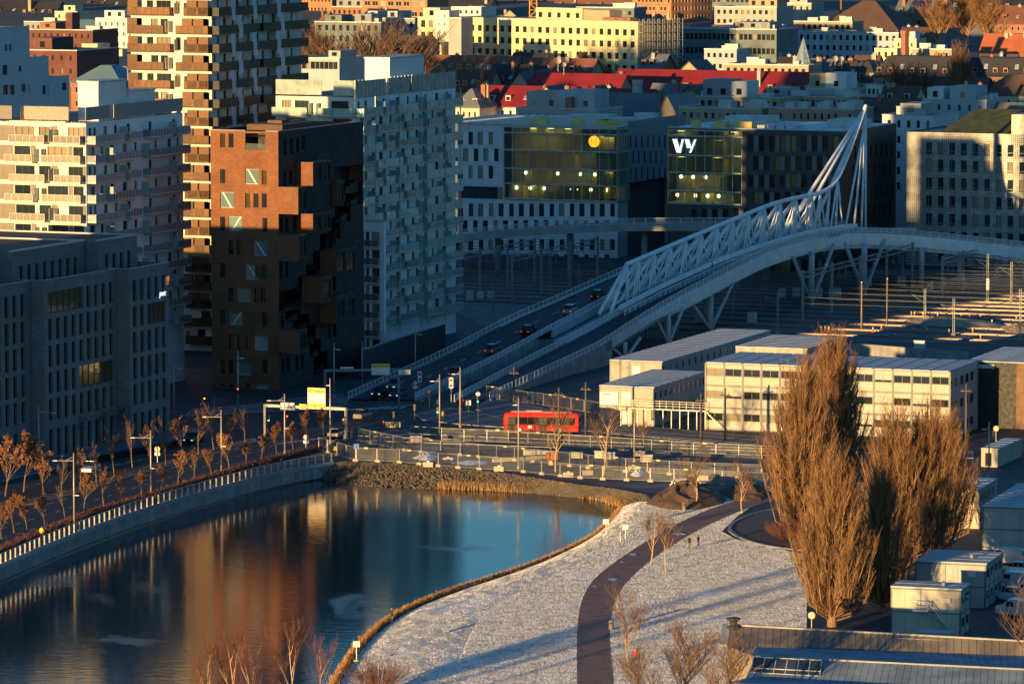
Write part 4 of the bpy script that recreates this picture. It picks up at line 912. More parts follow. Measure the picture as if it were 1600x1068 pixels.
def deck(A, B, n, name, m=M_DECK, dz=0.0):
    A = [p+Vector((0, 0, dz)) for p in A]; B = [p+Vector((0, 0, dz)) for p in B]
    strip(A, B, n, 3).build(name, m, br)
# carriageway continues along the far side of the truss to the mast
LRx = LR + [Vector((40, 953, prof(953))), Vector((62, 1004, 12.1)), Vector((72, 1030, 11))]
MLx = ML + [tbase(45, -2.6, 0), tbase(90, -2.6, 0), tbase((TR1-TR0).length-6, -2.6, 0), Vector((86, 1020, 11.5))]
deck(LRx, MLx, 60, 'carriageway'); 
MRx = MR + [tbase(s_, 2.6, 0) for s_ in (20, 40, 60, 80, 100, 115)]
RRi = [p for p in RR if p.y < 984 and p.x < 76]
deck(MRx, RRi, 60, 'walkway', dz=-.02)
# road area where the bridge turns right after the mast
crv = [p for p in RR if p.x > 66]; back = [p + Vector((2, 15, .0)) for p in crv]
strip(crv, back, 30, 2).build('carriageway', M_DECK, br)
def kerb_wall(pts, zb, name, m, w=.45, up=.15):
    mb = MB()
    for a, b in zip(pts[:-1], pts[1:]):
        za, zb_ = (zb(a), zb(b)) if callable(zb) else (a.z+zb, b.z+zb)
        t = (b-a); n = Vector((t.y, -t.x, 0)).normalized()*w
        P = [a-n*.5, b-n*.5, b+n*.5, a+n*.5]; top = [Vector((p.x, p.y, q.z+up)) for p, q in zip(P, (a, b, b, a))]; bot = [Vector((p.x, p.y, z_)) for p, z_ in zip(P, (za, zb_, zb_, za))]
        mb.add(bot+top, [(4, 5, 6, 7), (0, 1, 5, 4), (3, 2, 6, 7), (0, 3, 2, 1), (0, 4, 7, 3), (1, 2, 6, 5)])
    return mb.build(name, m, br)
solid = [p for p in RR if p.y < 852]
kerb_wall(solid, lambda p: -.05, 'ramp_wall', M_CONC)
kerb_wall([p for p in MR if p.y < 852], lambda p: -.05, 'ramp_wall', M_CONC); kerb_wall([p for p in ML if p.y < 858], lambda p: -.05, 'ramp_wall', M_CONC); kerb_wall([p for p in LR if p.y < 858], lambda p: -.05, 'ramp_wall', M_CONC)
kerb_wall([p for p in LRx if p.y >= 853], -1.4, 'edge_beam', M_BRG); kerb_wall([p for p in MR if p.y >= 847], -1.3, 'edge_beam', M_BRG); kerb_wall([p for p in MLx if p.y >= 853], -1.3, 'edge_beam', M_BRG)
fas = [p for p in RR if p.y >= 846]
kerb_wall([p for p in fas if p.x < 24], -1.3, 'edge_beam', M_BRG)
fas2 = [p for p in fas if p.x >= 22.5]
mb = MB(); N_ = len(fas2)
for i, (a, b) in enumerate(zip(fas2[:-1], fas2[1:])):
    f = min(1, i/8)*min(1, (N_-i)/14 + .35); dpt = .9+1.4*f
    t = (b-a); n = Vector((t.y, -t.x, 0)).normalized()
    mb.add([a+n*.35+Vector((0, 0, .2)), b+n*.35+Vector((0, 0, .2)), b+n*.05+Vector((0, 0, -dpt)), a+n*.05+Vector((0, 0, -dpt)), b-n*3.5+Vector((0, 0, -dpt-.25)), a-n*3.5+Vector((0, 0, -dpt-.25)), a-n*.1+Vector((0, 0, .2)), b-n*.1+Vector((0, 0, .2))], [(0, 1, 2, 3), (3, 2, 4, 5), (0, 1, 7, 6)])
    mb.add([a-n*.9+Vector((0, 0, -dpt-.02)), b-n*.9+Vector((0, 0, -dpt-.02)), b-n*.9+Vector((0, 0, -dpt-.75)), a-n*.9+Vector((0, 0, -dpt-.75)), ], [(0, 1, 2, 3)])
mb.build('white_girder', M_BRW, br)
mb = MB()
sof = [p+Vector((0, 0, -1.9)) for p in RR if p.y >= 852 and p.x < 72]; sofl = [p+Vector((0, 0, -1.7)) for p in LRx if p.y >= 853]
strip(sof, sofl, 30, 2).build('soffit', M_BRG, br)
def railing(pts, name, root, m, h=1.1, step=2.2, mesh_m=None, w=.05, n=None):
    pts = resample(pts, n or max(2, int(sum((b-a).length for a, b in zip(pts[:-1], pts[1:]))/step))); mb = MB(); mc = MB()
    for a, b in zip(pts[:-1], pts[1:]):
        mb.beam(a+Vector((0, 0, h-.06)), b+Vector((0, 0, h-.06)), .1, .07); mb.beam(a+Vector((0, 0, .22)), b+Vector((0, 0, .22)), .06, .06)
        mb.tube(a+Vector((0, 0, .1)), a+Vector((0, 0, h-.06)), w, w, 4, cap=False)
        mc.quad(a+Vector((0, 0, .25)), b+Vector((0, 0, .25)), b+Vector((0, 0, h-.1)), a+Vector((0, 0, h-.1)))
    o = mb.build(name, m, root)
    if mesh_m: mc.build('railing_panel', mesh_m, o)
    return o
M_PAN = mat('rail_panel_white', (.62, .66, .68), .5, var=.15, alpha=.6)
railing([p+Vector((0, 0, .1)) for p in LRx], 'railing', br, M_BRW, 1.1, 2.0, mat('rail_panel_thin', (.45, .48, .5), .5, alpha=.3)); railing([p+Vector((0, 0, .1)) for p in ML], 'railing', br, M_BRW, 1.1, 2.2, M_PAN); railing([p+Vector((0, 0, .1)) for p in MR], 'railing', br, M_BRW, 1.1, 2.2, M_PAN)
railing([p+Vector((0, 0, .15)) for p in RR], 'railing', br, M_BRW, 1.2, 2.0, mat('rail_panel_warm', (.50, .49, .46), .5, var=.15, alpha=.6))
# near beam below the truss with glass panels along the walkway
mb = MB(); mc = MB(); md = MB()
for i in range(52):
    s0, s1 = i*2.5, (i+1)*2.5; a, b = tbase(s0, 1.3, .9), tbase(s1, 1.3, .9)
    mb.beam(a, b, .5, .8); mc.beam(tbase(s0, 2.2, -.3), tbase(s1, 2.2, -.3), .12, 1.05); mb.beam(tbase(s0, 2.2, .75), tbase(s1, 2.2, .75), .2, .1)
    put('panel_post', cached('ppost', lambda: (lambda m_: (m_.box(-.06, .06, -.06, .06, 0, 1.1), m_.mesh('panel_post', M_BRW))[1])(MB())), br, tbase(s0, 2.35, -.3))
mb.build('truss_beam', M_BRW, br); mc.build('glass_panel', mat('bridge_glass_panel', (.30, .42, .48), .2, var=.35, scale=.6), br);
# tubular truss
chord_px = [(979, 413), (1040, 387), (1100, 362), (1150, 341), (1200, 321), (1232, 311.5), (1260, 306), (1282, 301.5), (1298, 293), (1309, 279), (1319, 258), (1332, 224), (1343, 193), (1353, 165)]
chord = smooth_line([on_truss(*p) for p in chord_px], 2)
mb = MB(); mb.path(chord, [.42]*len(chord), 10); mb.build('top_chord', M_BRW, br, smooth=True)
Ltr = (TR1-TR0).length
mb = MB(); mb.path([tbase(Ltr*i/20, 0, .35) for i in range(21)], .34, 8); mb.path([tbase(Ltr*i/20, -2.4, .35) for i in range(21)], .3, 8); mb.build('bottom_chord', M_BRW, br, smooth=True)
def chord_at(px):
    for (x0, y0), (x1, y1) in zip(chord_px[:-1], chord_px[1:]):
        if x0 <= px <= x1: return on_truss(px, y0+(y1-y0)*(px-x0)/(x1-x0))
sof_ = lambda p: (p-TR0).dot(tdir)
first = chord_at(979.5)
for d_s, r_ in ((-10.5, .36),): mb = MB(); q = tbase(max(-1.5, sof_(first)+d_s), 0, .1); mb.tube(q, first, r_, r_, 8); mb.tube(tbase(max(-1.5, sof_(first)+d_s), -2.2, .1), first, r_, r_, 8); mb.build('end_strut', M_BRW, br, smooth=True)
mb = MB(); mb.tube(tbase(sof_(first)+.3, 0, .3), first, .3, .3, 8); mb.build('end_post', M_BRW, br, smooth=True)
nodes = [998 + i*24.6 for i in range(12)]
for i, px in enumerate(nodes):
    tp = chord_at(min(px, 1290)); s = sof_(tp); sp = 9.0
    hgt = tp.z - tbase(s).z
    mb = MB(); mb.tube(tbase(max(.5, s-hgt*1.55), -2.4, .3), tp, .36, .36, 8); mb.build('diagonal', M_BRW, br, smooth=True)
    if i % 2 == 0: mb = MB(); mb.tube(tbase(max(.5, s-hgt*1.9), -2.4, .3), tp, .28, .28, 8); mb.build('diagonal', M_BRW, br, smooth=True)
    for ds in (-2.6, 1.6, 4.6): mb = MB(); mb.tube(tbase(max(.2, s+ds), -2.4, .4), tp, .16, .18, 6); mb.build('brace', M_BRW, br, smooth=True)
    for ds in (-3.2, -1.4, .4, 3.9):
        mb = MB(); mb.tube(tbase(max(.2, s+ds), 0, .4), tp, .17, .2, 6); mb.build('brace', M_BRW, br, smooth=True)
apex = chord[-1]
for px, py in ((1321, 357), (1334, 357), (1346, 357), (1352.5, 357)): mb = MB(); mb.tube(on_truss(px, py), apex - Vector((0, 0, .5+(1352-px)*.06)), .26, .22, 8); mb.build('mast_strut', M_BRW, br, smooth=True)
for ds, off in ((-34, -2.4), (-30, -1.2), (-25, -2.6), (-21, -.6)):
    mb = MB(); mb.tube(tbase(Ltr+ds-12, off, .3), apex - Vector((0, 0, .3)), .36, .30, 8); mb.build('mast_stay', M_BRW, br, smooth=True)
for pxn, lst in ((1309, (1297, 1306, 1317)), (1297, (1288, 1292)), (1282, (1271, 1280, 1290))):
    tp = chord_at(pxn)
    for x_ in lst: mb = MB(); mb.tube(tbase(sof_(on_truss(x_, 358)), 0, .4), tp, .19, .21, 6); mb.build('brace', M_BRW, br, smooth=True)
# supports
def support(pts, r, name='pier'): mb = MB(); [mb.tube(a, b, r, r, 10) for a, b in pts]; return mb.build(name, M_BRG, br, smooth=True)
def under(px, Y, off=0): p = atd(px, 400, Y); return Vector((p.x, Y, prof(Y)-1.6))
def grd(px, Y): return Vector((atd(px, 430, Y).x, Y, 0))
for px, Y in ((1268, 962), (1110, 906), (1350, 985)):
    f = grd(px, Y); support([(f, Vector((f.x, f.y, prof(Y)-2.2)))], .6)
    support([(f+Vector((0, 0, .5)), Vector((f.x-4.6, f.y-10, prof(Y-12)-1.7)))], .38, 'raking_strut'); support([(f+Vector((0, 0, .5)), Vector((f.x+5.2, f.y+12, prof(Y+10)-1.9)))], .38, 'raking_strut')
for px, Y in ((977, 855), (1045, 880)):
    f = grd(px, Y); support([(f, Vector((f.x, f.y, prof(Y)-1.2)))], .4); support([(f+Vector((0, 0, .3)), Vector((f.x-2.5, f.y-3, prof(Y-4)-1.2)))], .3, 'raking_strut'); support([(f+Vector((0, 0, .3)), Vector((f.x+2.8, f.y+4, prof(Y+3)-1.2)))], .3, 'raking_strut')
for px, Y in ((1440, 1004), (1500, 1008), (1557, 1008), (1600, 1003)):
    f = grd(px, Y); support([(f, Vector((f.x, f.y, 8.6)))], .55)
# lane lines on the ramp
mb = MB(); A = resample([a.lerp(b, .45) for a, b in zip(resample(LRx, 40), resample(MLx, 40))], 60)
for i in range(0, 58, 2): mb.beam(A[i]+Vector((0, 0, .0)), A[i].lerp(A[i+1], .55)+Vector((0, 0, .0)), .18, .03)
mb.build('lane_line', M_PAINT, br)

# ================================================================== elevated street behind the railway
el = thing('elevated_street', 'long curved elevated street with white railings in front of the white office', 'bridge', (0, 0, 0))
ek = [atd(px, py, Y) for px, py, Y in ((560, 393, 1050), (640, 380, 1044), (713, 369, 1038), (800, 360, 1030), (870, 355.5, 1025), (950, 352, 1022), (1000, 351, 1020), (1100, 350, 1018), (1200, 351, 1018), (1300, 354, 1020))]
ek = smooth_line(ek, 2); ekb = [p+Vector((3, 10, 0)) for p in ek]
strip(ek, ekb, 40, 1).build('carriageway', M_DECK, el)
mb = MB()
for a, b in zip(ek[:-1], ek[1:]): mb.beam(a+Vector((0, 0, -1.35)), b+Vector((0, 0, -1.35)), .8, 1.4)
mb.build('edge_beam', mat('elevated_concrete', (.34, .31, .29), .8, var=.2, scale=.3), el)
railing(ek, 'railing', el, M_BRW, 1.4, 2.4, mat('rail_panel_fine', (.5, .5, .5), .5, alpha=.35))
for px in (600, 702, 775, 880, 998, 1090, 1180):
    a = min(ek, key=lambda p: abs(800+F_PX*p.x/p.y-px)); mb = MB(); mb.tube((a.x+1.5, a.y+4, 0), (a.x+1.5, a.y+4, a.z-.6), .7, .7, 10); mb.build('pier', M_CONC, el, smooth=True)
# ================================================================== the town behind
def W_(n, c, **k): return mat(n, c, k.pop('rough', .8), var=k.pop('var', .14), scale=k.pop('scale', .2), **k)
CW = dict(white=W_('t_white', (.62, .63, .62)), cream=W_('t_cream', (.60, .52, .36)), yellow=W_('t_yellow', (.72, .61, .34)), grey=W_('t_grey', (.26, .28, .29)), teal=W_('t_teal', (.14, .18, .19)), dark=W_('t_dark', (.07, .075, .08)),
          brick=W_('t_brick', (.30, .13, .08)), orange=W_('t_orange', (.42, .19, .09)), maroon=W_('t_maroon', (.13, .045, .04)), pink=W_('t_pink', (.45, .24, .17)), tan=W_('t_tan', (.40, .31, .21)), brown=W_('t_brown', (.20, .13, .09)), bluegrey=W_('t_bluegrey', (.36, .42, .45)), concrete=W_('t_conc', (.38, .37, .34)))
CR = dict(red=W_('r_red', (.24, .022, .022), rough=.5), orange=W_('r_orange', (.42, .12, .05)), brown=W_('r_brown', (.12, .07, .05)), dark=W_('r_dark', (.035, .035, .038), rough=.6), grey=W_('r_grey', (.14, .15, .16), rough=.6), gravel=MATS['roof_gravel'], white=MATS['white_roof'], cyan=W_('r_cyan', (.13, .22, .26), rough=.5), rust=W_('r_rust', (.22, .09, .05)))
TG = glass('town_glass', (.012, .014, .016), (.4, .35, .25), .12)
FRW, FRD = M_FRWH, M_FRAME
CRND = random.Random(21)
def city(name, label, pxl, pxc, ytop, Y, L=14, th=22.8, wall='white', side=None, win=None, roof='flat', rm='gravel', rh=4.0, fr='w', pent=None, bits=0, ybot=None, sidewin=None, dorm=0, off=.0, cat='building', group=None):
    """one town building. win=(columns, rows, w/pitch, h, floor height)"""
    zb = terr(Y)-2.0
    b = Bld(name, label, cat, pxc, Y, th, pxl=pxl, L=L, z=zb, group=group); W = b.W; root = b.root
    H = zat(ytop, Y) - zb; hs, hr = [], []; rnd = CRND; fm = FRW if fr == 'w' else FRD
    rb = H
    if roof in ('gable', 'hip', 'mansard', 'gabley'): rb = H-rh
    def grid(n, rows, wf, h, fh, ln, a_off):
        p = ln/n; o = []
        for r in range(rows):
            z0 = rb-off-(r+1)*fh+(fh-h)*.45
            if z0 < .5: break
            for i in range(n): c = a_off+(i+.5)*p; w = round(p*wf, 1); o.append((c-w/2, c+w/2, z0, z0+h))
        return o
    if win: hs = grid(*win, W-1.0, -W+.5)
    if sidewin: hr = grid(*sidewin, L-1, .5)
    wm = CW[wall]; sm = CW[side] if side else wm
    mb = MB(); walls(mb, -W, 0, 0, rb, hs, mapF, .22, 0); walls(mb, 0, L, 0, rb, hr, mapR, .22, 1)
    mb.quad((-W, 0, 0), (-W, L, 0), (-W, L, rb), (-W, 0, rb), 1); mb.quad((-W, L, 0), (0, L, 0), (0, L, rb), (-W, L, rb), 1)
    if roof == 'gabley': mb.add([(-W, 0, rb), (0, 0, rb), (-W/2, 0, H), (-W, L, rb), (0, L, rb), (-W/2, L, H)], [(0, 1, 2), (3, 5, 4)], 0)
    if roof == 'gable': mb.add([(-W, 0, rb), (-W, L, rb), (-W, L/2, H), (0, 0, rb), (0, L, rb), (0, L/2, H)], [(0, 2, 1), (3, 4, 5)], 1)
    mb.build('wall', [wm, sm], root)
    for h in hs: put_win(root, 'F', *h, fm, TG, 'mull2' if h[1]-h[0] > 1.2 else 'plain', .18)
    for h in hr: put_win(root, 'R', *h, fm, TG, 'plain', .18)
    r_ = CR[rm]; o = .45; mb = MB()
    if roof == 'flat':
        mb.box(-W+.2, -.2, .2, L-.2, rb-.4, rb-.1)
        m2 = MB(); m2.box(-W-.06, .06, -.06, .3, rb, rb+.25); m2.box(-.3, .061, .3, L, rb, rb+.248); m2.box(-W-.061, -W+.3, .3, L, rb, rb+.246); m2.build('parapet', M_COPE, root)
    elif roof == 'gable':
        for y0, y1 in ((-o, L/2), (L+o, L/2)):
            zz = rb - o*rh/(L/2); mb.add([(-W-o, y0, zz), (o, y0, zz), (o, y1, H), (-W-o, y1, H), (-W-o, y0, zz+.22), (o, y0, zz+.22), (o, y1, H+.22), (-W-o, y1, H+.22)], [(0, 1, 2, 3), (4, 5, 6, 7), (0, 1, 5, 4), (1, 2, 6, 5), (3, 0, 4, 7)])
    elif roof == 'gabley':
        for x0, x1 in ((-W-o, -W/2), (o, -W/2)):
            zz = rb - o*rh/(W/2); mb.add([(x0, -o, zz), (x0, L+o, zz), (x1, L+o, H), (x1, -o, H), (x0, -o, zz+.25), (x0, L+o, zz+.25), (x1, L+o, H+.25), (x1, -o, H+.25)], [(0, 1, 2, 3), (4, 5, 6, 7), (0, 1, 5, 4), (0, 3, 7, 4)])
    else:
        i_ = min(L/2-.3, W/2-.3, rh*(1.3 if roof == 'hip' else .55)); mb.add([(-W-o, -o, rb), (o, -o, rb), (o, L+o, rb), (-W-o, L+o, rb), (-W+i_, i_, H), (-i_, i_, H), (-i_, L-i_, H), (-W+i_, L-i_, H)], [(0, 1, 5, 4), (1, 2, 6, 5), (2, 3, 7, 6), (3, 0, 4, 7), (4, 5, 6, 7), (3, 2, 1, 0)])
    mb.build('roof', r_, root)
    if dorm:
        p = W/dorm; fd = rh/(L/2) if roof == 'gable' else (rh/(rh*(1.3 if roof == 'hip' else .55)))
        dm = cached(('dorm', wall, rm), lambda: (lambda m_: (m_.box(-.7, .7, 0, 2.4, 0, 1.5, 0), m_.box(-.5, .5, -.03, .02, .25, 1.2, 2), m_.box(-.85, .85, -.15, 2.4, 1.5, 1.65, 1), m_.mesh('dormer', [wm, r_, TG]))[2+1])(MB()))
        sk = cached(('skyl', 1), lambda: (lambda m_: (m_.box(-.5, .5, -.75, .75, 0, .12, 0), m_.box(-.42, .42, -.66, .66, .12, .14, 1), m_.mesh('skylight', [FRW, glass('skylight_glass', (.10, .16, .2), (.3, .35, .4), .3)]))[2])(MB()))
        for i in range(dorm):
            x = -W+(i+.5)*p; y = .28*rh/fd if roof == 'gable' else .22*rh/fd; z = rb+y*fd
            if i % 3 == 2:
                s_ = put('skylight', sk, root, (x, y+.8, z+.8*fd+.24)); s_.rotation_euler = (math.atan(fd), 0, 0)
            else: put('dormer', dm, root, (x, y-.3, z-.1))
    top = H if roof == 'flat' else H-.6
    if pent:
        for (f0, f1, g0, g1, ph, pm) in pent:
            mb = MB(); mb.box(-W+W*f0, -W+W*f1, L*g0, L*g1, rb-.3, rb+ph); p_ = mb.build('roof_house', CW[pm], root)
            if f1-f0 > .15:
                n = max(1, int(W*(f1-f0)/3.5)); hw = round(min(1.6, ph-1.0), 1)
                for i in range(n): put('roof_house_window', win_mesh(1.4, hw, fm, TG), root, (-W+W*f0+(i+.5)*W*(f1-f0)/n, L*g0-.06, rb+.6))
    for k in range(bits):
        x, y = -W*rnd.uniform(.06, .94), L*rnd.uniform(.2, .8); z = rb if roof == 'flat' else rb+rh*(.55 if roof != 'gabley' else .4); w, h = rnd.uniform(.35, .6), rnd.uniform(.8, 1.8)
        mb = MB()
        if roof == 'flat':
            w = rnd.uniform(.8, 2.4); mb.box(x-w, x+w, y-1, y+1, z-.2, z+h); mb.box(x-w-.1, x+w+.1, y-1.1, y+1.1, z+h, z+h+.12); mb.build('roof_unit', MATS['roof_plant'], root)
        else:
            hh = rh*.42+h*.5; mb.box(x-w, x+w, y-w, y+w, z-1.5, z+hh); mb.box(x-w-.1, x+w+.1, y-w-.1, y+w+.1, z+hh, z+hh+.2); mb.box(x-w*.5, x-w*.1, y-.2, y+.2, z+hh+.2, z+hh+.6); mb.build('chimney', CW[rnd.choice(('brown', 'tan', 'concrete', 'brick'))], root)
    return b

